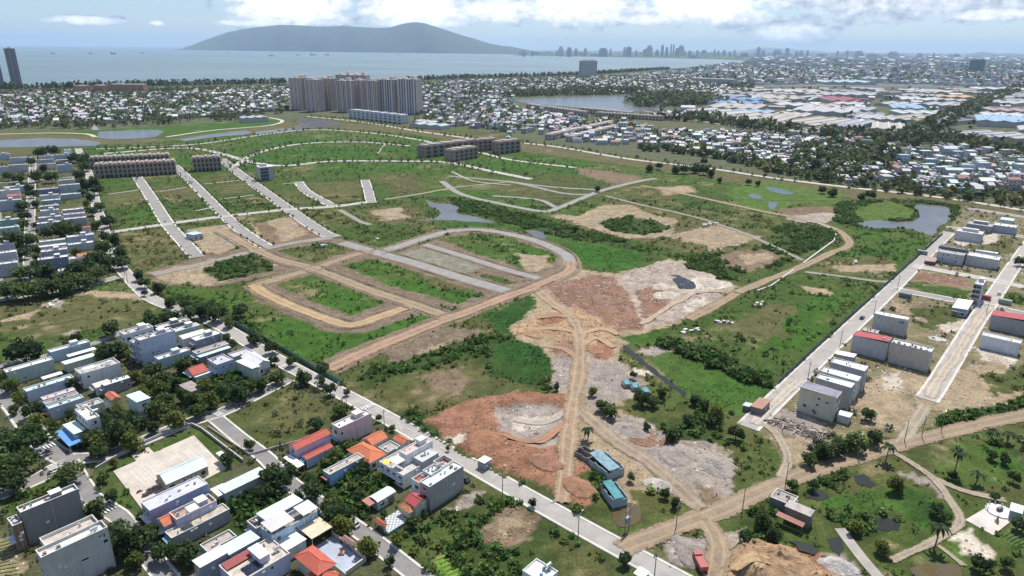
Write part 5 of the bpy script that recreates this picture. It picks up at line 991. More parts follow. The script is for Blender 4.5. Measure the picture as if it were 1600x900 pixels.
for k, (l, r, top, n, lb) in enumerate([((822, 169), (912, 182), 163, 20, 'farthest long cream shophouse row below the lake'), ((905, 176), (985, 184), 169, 18, 'cream shophouse row right of the farthest row'), ((930, 182), (1035, 189), 176, 20, 'cream shophouse row nearest the lake shore'), ((862, 219), (960, 197), 211, 18, 'cream shophouse row slanting behind the blue villa'), ((895, 222), (985, 199), 214, 16, 'nearer slanting cream shophouse row')]):
    rowpx(lb, l, r, top, 2, 12, n, wall=CRM, trim=(.56, .50, .44), roofc=(.46, .40, .36), group='cream shophouse rows')
rowpx('white terrace of villas with grey roofs below the apartment towers', (545, 184), (628, 194), 172, 3, 16, 12, wall=(.55, .57, .62), trim=(.62, .63, .66), roofc=(.30, .33, .38))
rowpx('white terrace with blue mansard windows at the right edge', (1572, 289), (1640, 296), 273, 3, 14, 8, wall=(.60, .60, .64), trim=(.66, .66, .7), roofc=(.28, .30, .36))
# glass office cube
o = P(408, 283); v = P(429, 281)-o; d = np.linalg.norm(v); v /= d; hh = zat(o[0], o[1], 262)
g_ = empty('site_office', o[0], o[1], 0, math.atan2(v[1], v[0])); tag(g_, 'small glass-fronted site office standing alone in the grass', 'office')
MB().box(0, 0, -.2, d, 12, hh).build('wall', mat((.45, .44, .42), .8, 'wall'), g_); MB().box(.4, -.15, .6, d*.62, 0, hh-1).build('glazing', mat((.05, .07, .10), .1, 'glass'), g_); MB().box(-.4, -.6, hh, d+.4, 12.4, hh+.4).build('roof', mat(OFFW, .7, 'plain'), g_); MB().box(d*.15, 3, hh+.4, d*.6, 9, hh+2.8).build('roof_room', mat((.50, .52, .55), .8, 'wall'), g_)
for f in range(1, 4): MB().box(.3, -.3, hh*f/4-.15, d*.66, -.15, hh*f/4+.15).build('floor_band', mat(OFFW, .7, 'plain'), g_)
# ------------------------------------------------------------------ towers
def tower(label, l, r, ytop, depth, wall, glass, name='apartment_tower', cat='tower', bay=3.6, fl=3.3, group=None, crown=True, setb=0):
    a_ = P(*l); b_ = P(*r); v = b_-a_; d = np.linalg.norm(v); v /= d; h = zat(a_[0], a_[1], ytop)
    root = empty(name, a_[0], a_[1], 0, math.atan2(v[1], v[0])); tag(root, label, cat, group); wm = mat(wall, .85, 'wall')
    MB().box(.5, .5, -.5, d-.5, depth-.5, h).build('core', mat(glass, .2, 'glass'), root)
    pr = MB(); n = max(2, int(d/bay)); m = max(2, int(depth/bay))
    for k in range(n+1):
        x = d*k/n; wd = bay*(.15 if k % 3 else .34); pr.box(x-wd, -.1, 0, x+wd, .7, h+.8)
    for k in range(m+1):
        y = depth*k/m; wd = bay*.2
        for x in (0, d-.6): pr.box(x-.1, y-wd, 0, x+.7, y+wd, h+.8)
    pr.build('pier', wm, root)
    sl = MB(); f = 1
    while f*fl < h:
        sl.box(.2, .2, f*fl-.35, d-.2, depth-.2, f*fl+.25); f += 1
    sl.build('floor_band', mat(tuple(q*.9 for q in wall), .85, 'wall'), root)
    rf = MB(); rf.box(0, 0, h, d, depth, h+1.0); ro = rf.build('roof', mat((.5, .45, .42), .85, 'flat'), root)
    if crown:
        for k in range(max(1, int(d/16))): MB().box(d*(k+.3)/max(1, int(d/16)), depth*.25, h+1, d*(k+.3)/max(1, int(d/16))+7, depth*.75, h+4+3*(k % 2)).build('roof_room', wm, ro)
    return root
TP = (.82, .67, .58); TG = (.11, .125, .18); G_ = 'pink apartment towers by the canal'
tower('leftmost pinkish block of the apartment towers', (456, 171), (473, 172.3), 122, 30, TP, TG, group=G_)
tower('second block from the left of the apartment towers', (480, 174), (498, 175), 124.5, 22, TP, TG, group=G_)
tower('third block from the left of the apartment towers', (500, 172), (519, 173), 123, 26, TP, (.05, .06, .13), group=G_)
tower('tallest rear block of the apartment towers', (528, 167), (575, 168), 117.5, 24, TP, TG, group=G_)
tower('middle front block of the apartment towers', (528, 174.5), (550, 175.5), 126.5, 20, TP, (.05, .07, .14), group=G_)
tower('narrow block right of the middle front block of the apartment towers', (554, 173.5), (568, 174.5), 125.5, 20, TP, TG, group=G_)
tower('dark-glazed block of the apartment towers, second from the right', (576, 176), (590, 176.6), 126.5, 20, TP, TG, group=G_)
tower('wide dark-glazed block right of centre of the apartment towers', (591.5, 175.6), (617, 177), 124.5, 28, (.78, .65, .57), (.07, .12, .20), group=G_, bay=5.4)
tower('rightmost dark-glazed block of the apartment towers', (624, 178), (652, 179), 124, 28, (.78, .65, .57), (.07, .12, .20), group=G_, bay=5.0)
tower('tall grey twin tower on the coast, right one of the pair', (20, 138), (36, 137.7), 76, 24, (.36, .34, .38), (.12, .13, .17))
tower('grey twin tower cut by the left edge', (-10, 138.5), (8, 138), 100, 24, (.34, .33, .37), (.12, .13, .17))
tower('white hotel tower standing alone before the bay', (911.5, 121), (932, 120), 95.5, 26, (.66, .64, .64), (.16, .18, .22), bay=5)
tower('dark teal glass tower in the middle of the city', (1513, 113), (1529, 113.5), 94, 60, (.06, .14, .15), (.05, .14, .15), bay=9)
tower('long white apartment slab near the lake', (1080, 131), (1143, 134), 122, 40, (.60, .57, .54), (.24, .25, .28), bay=6, crown=False)
tower('cream low hotel block behind the lake', (1002, 131), (1018, 131.5), 125, 30, (.60, .52, .44), (.26, .24, .22), crown=False, bay=5)
tower('cream low hotel block right of its twin behind the lake', (1031, 130), (1052, 130.5), 123.5, 30, (.60, .50, .42), (.26, .24, .22), crown=False, bay=5)
tower('white six-storey house near the shophouse rows', (965, 208), (978, 208.5), 192.5, 14, (.64, .65, .68), (.2, .22, .26), crown=False, bay=4)
for k, (x0, x1, y, t_) in enumerate([(117, 132, 146, 134), (147, 162, 146, 133.5), (174, 225, 146, 132)]):
    tower(('left', 'middle', 'long right-hand')[k]+' orange-roofed block on the coast', (x0, y), (x1, y+.3), t_, 26, (.55, .30, .22), (.30, .17, .14), crown=False, bay=6, name='coastal_block', cat='building', group='orange blocks on the coast')
tower('pale concrete frame tower under cranes in the city', (1414, 111.5), (1422, 111.5), 101, 40, (.32, .34, .36), (.2, .2, .22), bay=8, crown=False)
# skyline across the bay
SK = [(868, 871, 79), (873, 881, 72.5), (886, 894, 74), (897, 903, 76), (912, 917, 75), (938, 950, 75), (952, 955, 76), (973, 978, 73.5), (979, 987, 73), (992, 995, 78), (1005, 1011, 76.5), (1011, 1020, 71), (1024, 1030, 78), (1032, 1037, 70), (1039, 1044, 73.5), (1046, 1049, 69), (1050, 1053, 69), (1055, 1061, 75), (1061, 1069, 71), (1075, 1080, 79), (1087, 1091, 78), (1097, 1104, 78), (1114, 1118, 77), (1120, 1124, 78.5), (1129, 1134, 78), (1145, 1149, 78), (1182, 1188, 73.5), (1190, 1196, 78), (1211, 1222, 77.5), (1227, 1233, 75), (1242, 1247, 80), (1249, 1255, 79), (1259, 1263, 78), (1306, 1310, 79.5), (1321, 1325, 78.5), (1339, 1349, 79.5), (1392, 1404, 80.5), (1434, 1442, 83), (1456, 1460, 82.5), (1492, 1499, 84), (830, 834, 80), (816, 820, 77.5), (1066, 1072, 79), (1138, 1142, 80), (1160, 1170, 82.5), (1280, 1290, 83), (1360, 1372, 84.5)]
for k, (x0, x1, yt) in enumerate(SK):
    x0, x1 = x0+(x1-x0)*.12, x1-(x1-x0)*.12
    yb = 87.5+max(0, x1-1150)*.016+(k % 3)*.6
    a_ = P(x0, yb); b_ = P(x1, yb+.03); v = b_-a_; d = np.linalg.norm(v); v /= d; h = zat(a_[0], a_[1], yt)
    big = yt < 74
    root = empty('skyline_tower', a_[0], a_[1], 0, math.atan2(v[1], v[0])); tag(root, 'tall hazy tower standing out of the skyline across the bay' if big else 'hazy high-rise in the skyline across the bay', 'tower', 'tallest skyline towers' if big else 'skyline high-rises')
    c = random.choice([(.36, .38, .42), (.44, .44, .46), (.28, .32, .38), (.5, .48, .46)]); m = mat(c, .6, 'wall'); sb = random.uniform(.72, .92)
    MB().box(0, 0, -1, d, d*.7, h*sb).build('shaft', m, root); MB().box(d*.15, d*.1, h*sb, d*.85, d*.6, h).build('top', m, root)
    fb = MB()
    for f in range(1, 9): fb.box(-d*.015, -d*.015, h*sb*f/9-2, d*1.015, d*.7, h*sb*f/9+2)
    fb.build('floor_band', mat(tuple(q*.55 for q in c), .5, 'plain'), root)
# ------------------------------------------------------------------ factories
def shed(label, l, r, dep, h, roofc, wall=(.50, .49, .47), ridges=2, group='factory sheds'):
    a_ = P(*l); b_ = P(*r); v = b_-a_; d = np.linalg.norm(v); v /= d
    root = empty('factory_shed', a_[0], a_[1], 0, math.atan2(v[1], v[0])); tag(root, label, 'factory', group)
    MB().box(0, 0, -.3, d, dep, h).build('wall', mat(wall, .85, 'wall'), root); mb = MB(); rd_ = MB()
    for k in range(ridges):
        x0 = d*k/ridges; x1 = d*(k+1)/ridges; xm = (x0+x1)/2; hr = h+(x1-x0)*.09
        mb.quad((x0, -1, h+.1), (xm, -1, hr), (xm, dep+1, hr), (x0, dep+1, h+.1)); mb.quad((xm, -1, hr), (x1, -1, h+.1), (x1, dep+1, h+.1), (xm, dep+1, hr)); mb.tri((x0, -.9, h), (x1, -.9, h), (xm, -.9, hr-.05)); rd_.box(xm-1.2, 2, hr-.2, xm+1.2, dep-2, hr+.9)
    ro = mb.build('roof', mat(tuple(q*.78 for q in roofc), .6, 'sheet'), root); rd_.build('ridge_vent', mat(tuple(min(.9, q*1.15) for q in roofc), .5, 'plain'), ro)
    return root
LG = (.52, .51, .49); BG = (.50, .45, .38); BL = (.12, .25, .48); SB = (.30, .46, .62)
SH = [((1060, 177), (1130, 184), 40, 6, LG, 'white-roofed factory at the left of the factory district'), ((1098, 172), (1180, 176), 60, 7, BG, 'tan-roofed factory behind the white-roofed one'), ((1005, 184), (1050, 187), 45, 6, (.62, .61, .58), 'bright white factory roof near the lake'), ((1105, 165), (1190, 168), 40, 7, BL, 'long blue-roofed factory, nearest of the blue ones'), ((1115, 160), (1200, 162), 40, 7, BL, 'long blue-roofed factory behind the nearest blue one'), ((1130, 190), (1215, 196), 60, 7, BG, 'wide tan factory roof left of the dark trees'), ((1205, 197), (1270, 203), 70, 7, BG, 'wide tan factory roof in the middle'), ((1235, 178), (1340, 183), 60, 7, LG, 'long grey factory roof in the middle'), ((1270, 199), (1335, 204), 55, 7, (.40, .42, .46), 'grey-blue factory roof with white edges'), ((1300, 163), (1355, 164), 60, 9, (.36, .07, .10), 'dark red stepped factory roof'), ((1355, 162), (1362, 162), 60, 9, (.36, .07, .10), 'narrow end of the dark red factory'), ((1375, 190), (1435, 195), 60, 7, BG, 'tan factory roof beside the avenue'), ((1320, 187), (1375, 190), 50, 7, (.28, .27, .29), 'dark grey factory roof in the middle'), ((1425, 193), (1465, 197), 50, 7, (.26, .25, .27), 'dark grey factory roof beside the avenue'), ((1360, 207), (1415, 210), 50, 7, BG, 'tan factory roof near the front road'), ((1408, 161), (1465, 163), 40, 9, (.60, .60, .60), 'white factory with a row of windows'), ((1465, 156), (1525, 158), 45, 8, (.60, .38, .16), 'orange-roofed factory beside the avenue'), ((1395, 173), (1450, 175), 50, 6, SB, 'sky-blue roofed factory in the middle'), ((1410, 182), (1500, 184), 35, 6, (.52, .58, .55), 'long pale mint factory roof'), ((1472, 216), (1535, 224), 90, 9, (.46, .46, .48), 'large grey factory at the lower right'), ((1535, 221), (1640, 232), 80, 9, (.48, .47, .46), 'large grey factory at the right edge'), ((1525, 197), (1640, 203), 60, 10, SB, 'large sky-blue roofed factory at the right edge'), ((1540, 186), (1640, 190), 35, 7, (.60, .60, .60), 'white factory roof at the right edge'), ((1550, 178), (1640, 181), 40, 7, (.40, .28, .27), 'brownish factory roof at the right edge'), ((1290, 132), (1370, 133), 70, 9, (.46, .60, .64), 'long pale teal factory roof on the far side'), ((1350, 129), (1395, 130), 60, 16, (.36, .40, .48), 'blue-grey large hall on the far side'), ((1270, 172), (1330, 173), 40, 7, (.50, .42, .36), 'faded tan factory roof behind the grey one'), ((1180, 158), (1260, 160), 60, 7, (.50, .45, .40), 'pale tan yard roof left of the red factory'), ((1210, 147), (1290, 149), 60, 7, LG, 'pale grey factory roof on the far side'), ((1530, 143), (1620, 145), 50, 8, (.58, .57, .54), 'long white factory roof beyond the avenue'), ((1300, 152), (1380, 153), 50, 7, (.50, .50, .52), 'pale grey factory roof behind the red factory'), ((1440, 148), (1500, 149), 60, 8, (.56, .52, .48), 'cream factory roof behind the orange roof'), ((1080, 184), (1120, 190), 30, 6, (.56, .55, .52), 'small white factory roof in front of the blue ones'), ((1225, 210), (1260, 214), 40, 6, (.52, .5, .46), 'small pale factory roof at the front road'), ((640, 199), (690, 203), 25, 6, (.50, .62, .60), 'mint-roofed hall beside the embankment road'), ((645, 193), (672, 196), 20, 5, (.66, .65, .63), 'small white-roofed hall beside the embankment road'), ((380, 192), (420, 190), 26, 8, (.64, .63, .62), 'white hall by the canal loop')]
for l, r, dep, h, rc, lb_ in SH: shed(lb_, l, r, dep*(2.4 if l[1] < 215 and l[0] > 990 else 1), h, rc, ridges=4 if r[0]-l[0] > 70 else 3)
# ------------------------------------------------------------------ houses beyond the embankment (largest ones built one by one)
tp = []
def spots(poly, n, mind, seed, tries=40):
    g = np.random.default_rng(seed); pl = PX(poly); x0, y0 = pl.min(0); x1, y1 = pl.max(0); out = []; cell = {}
    ar = abs((pl[:, 0]*np.roll(pl[:, 1], -1)-np.roll(pl[:, 0], -1)*pl[:, 1]).sum())/2; k_ = int(n*max(4, min(tries, 10))*(x1-x0)*(y1-y0)/ar)
    X = g.uniform(x0, x1, k_); Y = g.uniform(y0, y1, k_); m = inside(pl, X, Y); M0 = 1e9
    md_ = [mind(x, y) if callable(mind) else mind for x, y in zip(X[m], Y[m])]; cs = max(md_) if md_ else 1
    for x, y, md in zip(X[m].tolist(), Y[m].tolist(), md_):
        if len(out) >= n: break
        k = (int(x//cs), int(y//cs))
        if any((x-q[0])**2+(y-q[1])**2 < md*md for i in (-1, 0, 1) for j in (-1, 0, 1) for q in cell.get((k[0]+i, k[1]+j), ())): continue
        cell.setdefault(k, []).append((x, y)); out.append((x, y))
    return out
PAL = [WHITE, OFFW, BLUEG, GREY, PALEB, GREENW, (.50, .48, .46), BEIGE, (.45, .52, .55), LILAC, (.40, .44, .50), (.42, .55, .52)]
RPAL = [WHITE, OFFW, (.60, .60, .60), (.55, .60, .62), (.62, .56, .52), PALEGREEN, (.44, .42, .42), (.40, .20, .16), WHITE, (.66, .66, .68)]
def rows(poly, n, ang_, seed, lot=8.5, dep=17, street=9, skip=.25, jit=1.2, scale=None):
    """lots in back-to-back rows along streets, clipped to a picture polygon"""
    g = random.Random(seed); pl = PX(poly); c = pl.mean(0); ca, sa = math.cos(ang_), math.sin(ang_); rel = pl-c; u = rel[:, 0]*ca+rel[:, 1]*sa; v = -rel[:, 0]*sa+rel[:, 1]*ca; out = []; vv = v.min()
    while vv < v.max():
        for half in (0, 1):
            uu = u.min()+g.uniform(0, 9); vy = vv+half*dep*.95
            while uu < u.max():
                st = lot*g.uniform(.85, 1.5)
                if g.random() < .035: uu += street*1.3
                elif g.random() > skip: out.append((c[0]+uu*ca-vy*sa+g.uniform(-jit, jit), c[1]+uu*sa+vy*ca+g.uniform(-jit, jit)))
                uu += st
        vv += 2*dep+street
    X = np.array(out); m = inside(pl, X[:, 0], X[:, 1]); out = [tuple(p) for p in X[m]]; g.shuffle(out); return out[:n]
def midhouse(x, y, a_, d, w_, h, wc, rc, label, group, rk):
    root = empty('town_house', x, y, 0, a_); tag(root, label, 'house', group); mb = MB(); par = .5 if rk == 'sheet' else 0
    shell(mb, d, w_, h, par); mb.build('wall', mat(wc, .85, 'wall'), root); WM[0] = mat(wc, .85, 'wall'); roofpart(root, rk, d, w_, h, par, rc)
    n = max(1, int(h/3.3)); nk = max(1, int(d/3.2))
    def wmesh():
        mb = MB(); mb.box(-.65, -.05, 0, .65, .02, 1.4); me = mb.mesh('window'); me.materials.append(GLASS); return me
    for f in range(n):
        for k in range(nk): link('window', meshcache('mw', wmesh), None, root, (d*(k+.5)/nk, 0, f*3.2+1), 0)
        for k in range(2): link('window', meshcache('mw', wmesh), None, root, (0, w_*(k+.5)/2, f*3.2+1), -pi/2)
AREAS = [([(1000, 232), (1110, 240), (1190, 262), (1240, 262), (1240, 222), (1100, 205), (1000, 208)], 42, 17, 'crowded houses above the embankment trees'), ([(1240, 262), (1300, 262), (1400, 235), (1390, 222), (1240, 215)], 30, 16, 'houses around the small grove'), ([(1390, 290), (1560, 305), (1640, 300), (1640, 250), (1500, 232), (1400, 240)], 46, 19, 'larger houses below the factories'), ([(800, 226), (860, 222), (1000, 232), (1000, 205), (900, 195), (780, 205)], 28, 18, 'houses left of the crowded quarter')]
nm = 0
for ai, (poly, n, md, grp) in enumerate(AREAS):
    for (x, y) in spots(poly, n, md, 50+ai):
        wc = random.choice(PAL); rc = random.choice(RPAL); big = ai == 2; h = random.choice([4, 4.5, 6.5, 7.5] if not big else [5, 7, 9, 10.5]); rk = 'tile_x' if rc[0] > .36 and rc[1] < .25 else random.choice(['sheet', 'sheet', 'gable_x'])
        d = random.uniform(9, 15)*(1.25 if big else 1); w_ = random.uniform(6, 9)*(1.3 if big else 1)
        midhouse(x, y, math.atan2(VG[1], VG[0])-.9+random.choice([0, 0, pi/2])+random.uniform(-.08, .08), d, w_, h, wc, rc, '%s %s house, %s roof, among the %s' % (cname(wc), 'low' if h < 5 else ('two-storey' if h < 8.5 else 'tall'), 'red tiled' if rk == 'tile_x' else cname(rc)+(' gable' if rk == 'gable_x' else ' flat'), grp), grp, rk); tp.append((x, y)); nm += 1
# ------------------------------------------------------------------ the uncountable rest of the town
VSTUFF = []; FSTUFF = []
def boxes_mesh(name, pts, label, cat, seed, sx, sy, hz, gable=.45, wins=False, scale=None, ang0=None):
    g = random.Random(seed); mb = MB()
    for (x, y) in pts:
        f = scale(x, y) if scale else 1
        a_ = (g.choice([-.35, -.35, 1.22])+g.uniform(-.1, .1)) if ang0 is None else ang0+g.uniform(-.04, .04); d = g.uniform(*sx)*f; w_ = g.uniform(*sy)*f; h = g.choice(hz)*(1+.4*(f-1)); c, s = math.cos(a_), math.sin(a_)
        T = lambda u, v, z: (x+c*u-s*v, y+s*u+c*v, z)
        wc = tuple(q*g.uniform(.6, .95) for q in g.choice(PAL)); rc = tuple(q*g.uniform(.55, 1.0) for q in g.choice(RPAL)); wc = tuple(q*.5+sum(wc)/6 for q in wc); rc = tuple(q*.65+sum(rc)/3*.35 for q in rc)
        p = [T(0, 0, -.2), T(d, 0, -.2), T(d, w_, -.2), T(0, w_, -.2)]; q = [T(0, 0, h), T(d, 0, h), T(d, w_, h), T(0, w_, h)]
        for i in range(4): j = (i+1) % 4; mb.quad(p[i], p[j], q[j], q[i], wc)
        if g.random() < gable:
            r = w_*.2; A = T(-.3, w_/2, h+r); B = T(d+.3, w_/2, h+r)
            mb.quad(T(-.3, -.4, h-.1), T(d+.3, -.4, h-.1), B, A, rc); mb.quad(T(d+.3, w_+.4, h-.1), T(-.3, w_+.4, h-.1), A, B, rc); mb.tri(q[3], q[0], T(0, w_/2, h+r), wc); mb.tri(q[1], q[2], T(d, w_/2, h+r), wc)
        else:
            mb.quad(*q, rc); e = T(d*.55, w_*.3, h); mb.hexa([T(d*.5, w_*.2, h), T(d*.75, w_*.2, h), T(d*.75, w_*.7, h), T(d*.5, w_*.7, h)]+[T(d*.5, w_*.2, h+2.2), T(d*.75, w_*.2, h+2.2), T(d*.75, w_*.7, h+2.2), T(d*.5, w_*.7, h+2.2)], wc)
        if wins:
            for fl in range(max(1, int(h/3.3))):
                for k in range(2):
                    u = d*(k+.5)/2; z = fl*3.2+1; mb.quad(T(u-.7, -.05, z), T(u+.7, -.05, z), T(u+.7, -.05, z+1.4), T(u-.7, -.05, z+1.4), (.05, .06, .08))
                u = w_*.5; mb.quad(T(-.05, u+.7, z), T(-.05, u-.7, z), T(-.05, u-.7, z+1.4), T(-.05, u+.7, z+1.4), (.05, .06, .08))
    o = mb.build(name, TOWNM); tag(o, label, cat, kind='stuff'); return o
TOWNM = attrmat('town_paint', .7, .25)
s1 = rows([(-250, 200), (-150, 152), (0, 146), (230, 148), (450, 138), (450, 172), (380, 180), (240, 190), (130, 196), (0, 198)], 2600, .55, 1, skip=.42)
boxes_mesh('coastal_village_houses', s1, 'mass of small pale houses in the coastal village', 'houses', 1, (6, 9), (11, 16), [4, 4, 5, 6, 7, 9], wins=True, ang0=.55)
s2 = rows([(650, 186), (655, 132), (760, 126), (900, 124), (1000, 118), (1080, 120), (1180, 150), (1060, 146), (800, 150), (800, 170), (900, 186), (990, 196), (1050, 200), (1000, 204), (900, 195), (780, 206), (700, 195)], 2200, -.25, 2, skip=.5)
boxes_mesh('bayside_houses', s2, 'mass of pale houses between apartment towers and lake', 'houses', 2, (6, 10), (11, 16), [4, 5, 7, 7, 10], wins=True, ang0=-.25)
s3 = rows([(1000, 208), (1100, 205), (1240, 216), (1390, 224), (1400, 236), (1500, 232), (1640, 252), (1640, 300), (1480, 306), (1300, 285), (1190, 258), (1000, 228)], 900, -.18, 3, lot=7.5, dep=13, street=8, skip=.3)
s3 = [p for p in s3 if all((p[0]-q[0])**2+(p[1]-q[1])**2 > 190 for q in tp)]
boxes_mesh('embankment_quarter_houses', s3, 'mass of small houses filling the quarter beyond the embankment', 'houses', 3, (5.5, 8), (8, 12), [3.5, 4, 4, 6, 7], wins=True, ang0=-.18)
s7 = rows([(700, 198), (800, 208), (1000, 234), (1000, 205), (905, 190), (800, 180), (690, 184)], 420, -.3, 7, lot=9, dep=15, street=10, skip=.45)
boxes_mesh('lakeside_quarter_houses', [p for p in s7 if all((p[0]-q[0])**2+(p[1]-q[1])**2 > 260 for q in tp)], 'pale houses scattered between the shophouse rows and the embankment', 'houses', 7, (6, 9), (9, 14), [4, 5, 7, 8, 10], wins=True, ang0=-.3)
fs = lambda x, y: 1+max(0, (y-2600))/3500
s4a = rows([(1010, 118), (1160, 102), (1640, 112), (1900, 118), (1900, 137), (1640, 140), (1350, 130), (1180, 134)], 6000, .12, 9, lot=13, dep=20, street=10, skip=.25)
boxes_mesh('city_quarter_houses', s4a, 'near quarters of the dense low city', 'houses', 9, (9, 14), (14, 19), [5, 7, 8, 10, 12], gable=.25, ang0=.12)
s4 = spots([(1010, 116), (1160, 100), (1175, 91.5), (1640, 92), (1900, 100), (1900, 135), (1640, 138), (1350, 128), (1180, 132)], 2600, lambda x, y: 34*fs(x, y), 4, tries=8)
boxes_mesh('city_houses', s4, 'dense low city reaching to the horizon', 'houses', 4, (13, 24), (11, 18), [6, 8, 10, 13, 16, 20], gable=.2, scale=fs)
SHP = [np.array(o.location[:2]) for o in col.objects if o.name.startswith('factory_shed')]
for k, (x, y) in enumerate(spots([(1040, 184), (1060, 142), (1200, 140), (1640, 142), (1640, 212), (1470, 218), (1200, 202)], 80, 88, 8)):
    if any(abs(x-q[0]-20) < 62 and abs(y-q[1]-40) < 80 for q in SHP): continue
    rc = random.choice([LG, BG, (.60, .59, .57), (.44, .45, .48), (.55, .50, .45), LG, (.34, .33, .35), SB]); u_, v_ = proj(np.array([x, x+random.uniform(60, 100)]), np.array([y, y]), np.zeros(2))
    pl_ = '%s of the %s factory bands' % ('left end' if u_[0] < 1220 else ('middle' if u_[0] < 1430 else 'right end'), 'farthest' if v_[0] < 156 else ('middle' if v_[0] < 176 else 'nearest'))
    shed('%s-roofed shed %s at the '%(('long' if u_[1]-u_[0] > 62 else 'short'), '')+pl_ if False else ('%s %s-roofed shed at the '+pl_) % ('deep' if k % 3 == 0 else ('long' if k % 3 == 1 else 'compact'), {LG: 'pale grey', BG: 'tan', SB: 'sky-blue'}.get(rc, 'dull grey' if rc[0] < .5 else 'whitish')), (u_[0], v_[0]), (u_[1], v_[1]+(u_[1]-u_[0])*.05), random.uniform(60, 110), random.uniform(5, 8), rc, ridges=3)
s5 = spots([(1000, 176), (1010, 140), (1200, 140), (1640, 142), (1640, 215), (1470, 226), (1200, 208)], 60, 90, 5)
boxes_mesh('factory_outbuildings', s5, 'small pale sheds scattered between the factories', 'sheds', 5, (16, 40), (12, 22), [5, 6, 7], gable=.8)
s6 = spots([(800, 86.5), (1170, 93), (1640, 90), (1700, 84.5), (1200, 83), (840, 82.5)], 700, 170, 6)
boxes_mesh('far_shore_blocks', s6, 'hazy low blocks along the far shore', 'buildings', 6, (70, 190), (50, 110), [20, 30, 45, 60], gable=0)
# ------------------------------------------------------------------ mountain and hills
RID = [(270, 79), (285, 76), (292, 72.5), (300, 71), (312, 66), (330, 60), (345, 55), (360, 50), (380, 46), (400, 43), (420, 41), (440, 39), (460, 39), (480, 40), (500, 41.5), (520, 41), (540, 40), (560, 42), (580, 43), (600, 43.5), (615, 42), (628, 38), (640, 35.5), (652, 34.5), (664, 36), (680, 41), (695, 46), (710, 51), (725, 56), (740, 60), (755, 65), (770, 69), (785, 71.5), (800, 73), (815, 76), (830, 79), (845, 81)]
def ridge_mesh(prof, y0, y1, depth, name, label, colr, seed):
    xs = np.linspace(prof[0][0], prof[-1][0], 180); yt = np.interp(xs, [p[0] for p in prof], [p[1] for p in prof]); nv = 26; V = []
    for i, x in enumerate(xs):
        f = P(x, np.interp(x, [prof[0][0], prof[-1][0]], [y0, y1])); dr = f/np.linalg.norm(f); top = f+dr*depth; hz = max(5, zat(top[0], top[1], yt[i]))
        s_ = np.arange(nv)/(nv-1); q = f[None]+dr[None]*(depth*2*s_)[:, None]; sh = np.where(s_ < .5, np.sin(pi*s_)**.9, np.sin(pi*s_))
        nse = fbm(q[:, 0]/900., q[:, 1]/900., seed, 5)-.5; spur = fbm(q[:, 0]/420., q[:, 1]/1500., seed+3, 4)-.5
        z = hz*sh*(1+np.where(np.abs(s_-.5) < .03, 0, (nse*.7+spur*1.2)*(1-sh)**1.0*.9)); z[0] = z[-1] = -2
        V += [(a_, b_, max(-2, c_)) for a_, b_, c_ in zip(q[:, 0], q[:, 1], z)]
    q = [(i*nv+j, (i+1)*nv+j, (i+1)*nv+j+1, i*nv+j+1) for i in range(len(xs)-1) for j in range(nv-1)]
    m, t, b = newmat(name+'_forest'); b.inputs['Roughness'].default_value = .95
    t.links.new(_scale(t, colr, _map(t, _noise(t, .004, 6), .3, .7, .7, 1.3)), b.inputs['Base Color'])
    o = link(name, fastmesh(name, np.array(V), np.array(q)), m); tag(o, label, 'mountain', kind='structure')
    for p_ in o.data.polygons: p_.use_smooth = True
ridge_mesh(RID, 78, 85.4, 1900, 'mountain', 'long blue mountain of the peninsula across the bay', (.045, .065, .035), 60)
ridge_mesh([(1290, 85), (1305, 83.5), (1320, 80), (1335, 79.5), (1350, 83), (1362, 82), (1372, 84), (1385, 85.5)], 86.5, 86.8, 500, 'hill', 'small rocky hills on the right-hand horizon', (.06, .07, .05), 70)
ridge_mesh([(1500, 86), (1520, 83), (1532, 80.5), (1545, 82), (1560, 84), (1575, 83), (1600, 84), (1640, 86)], 87, 87.6, 500, 'hill', 'low rocky hills at the right end of the horizon', (.06, .07, .05), 72)
ridge_mesh([(1100, 83), (1160, 79), (1195, 74), (1230, 76), (1300, 81), (1380, 83)], 82.5, 83.2, 2000, 'hill', 'faint far range behind the city', (.06, .07, .05), 75)
# ships at anchor
for k, (x, y, ln) in enumerate([(83, 84.3, 6), (142, 84.3, 6), (178, 84.4, 9), (223, 83.8, 5), (356, 82.6, 4), (424, 87.6, 7), (466, 86.6, 6), (489, 86.5, 9), (512, 86.4, 8), (624, 85.9, 5)]):
    a_ = P(x, y); sc_ = np.linalg.norm(a_)/CF; Ln = ln*sc_; root = empty('ship', a_[0], a_[1], .6, random.uniform(-.3, .3)); tag(root, 'small dark ship at anchor, %s from the left on the bay' % ORD[k], 'ship', 'ships at anchor on the bay')
    hb = Ln*.09; mb = MB(); mb.hexa([(-Ln*.42, -hb*.7, -1), (Ln*.36, -hb*.7, -1), (Ln*.36, hb*.7, -1), (-Ln*.42, hb*.7, -1), (-Ln*.5, -hb, hb*1.2), (Ln*.5, -hb*.2, hb*1.5), (Ln*.5, hb*.2, hb*1.5), (-Ln*.5, hb, hb*1.2)]); mb.build('hull', mat((.08, .08, .10), .6, 'plain'), root); MB().box(-Ln*.42, -hb*.8, hb*1.2, -Ln*.22, hb*.8, hb*3.2).build('cabin', mat((.4, .4, .42), .6, 'plain'), root); MB().cyl(Ln*.1, 0, hb*1.2, hb*3.6, hb*.12).build('mast', DARK, root)
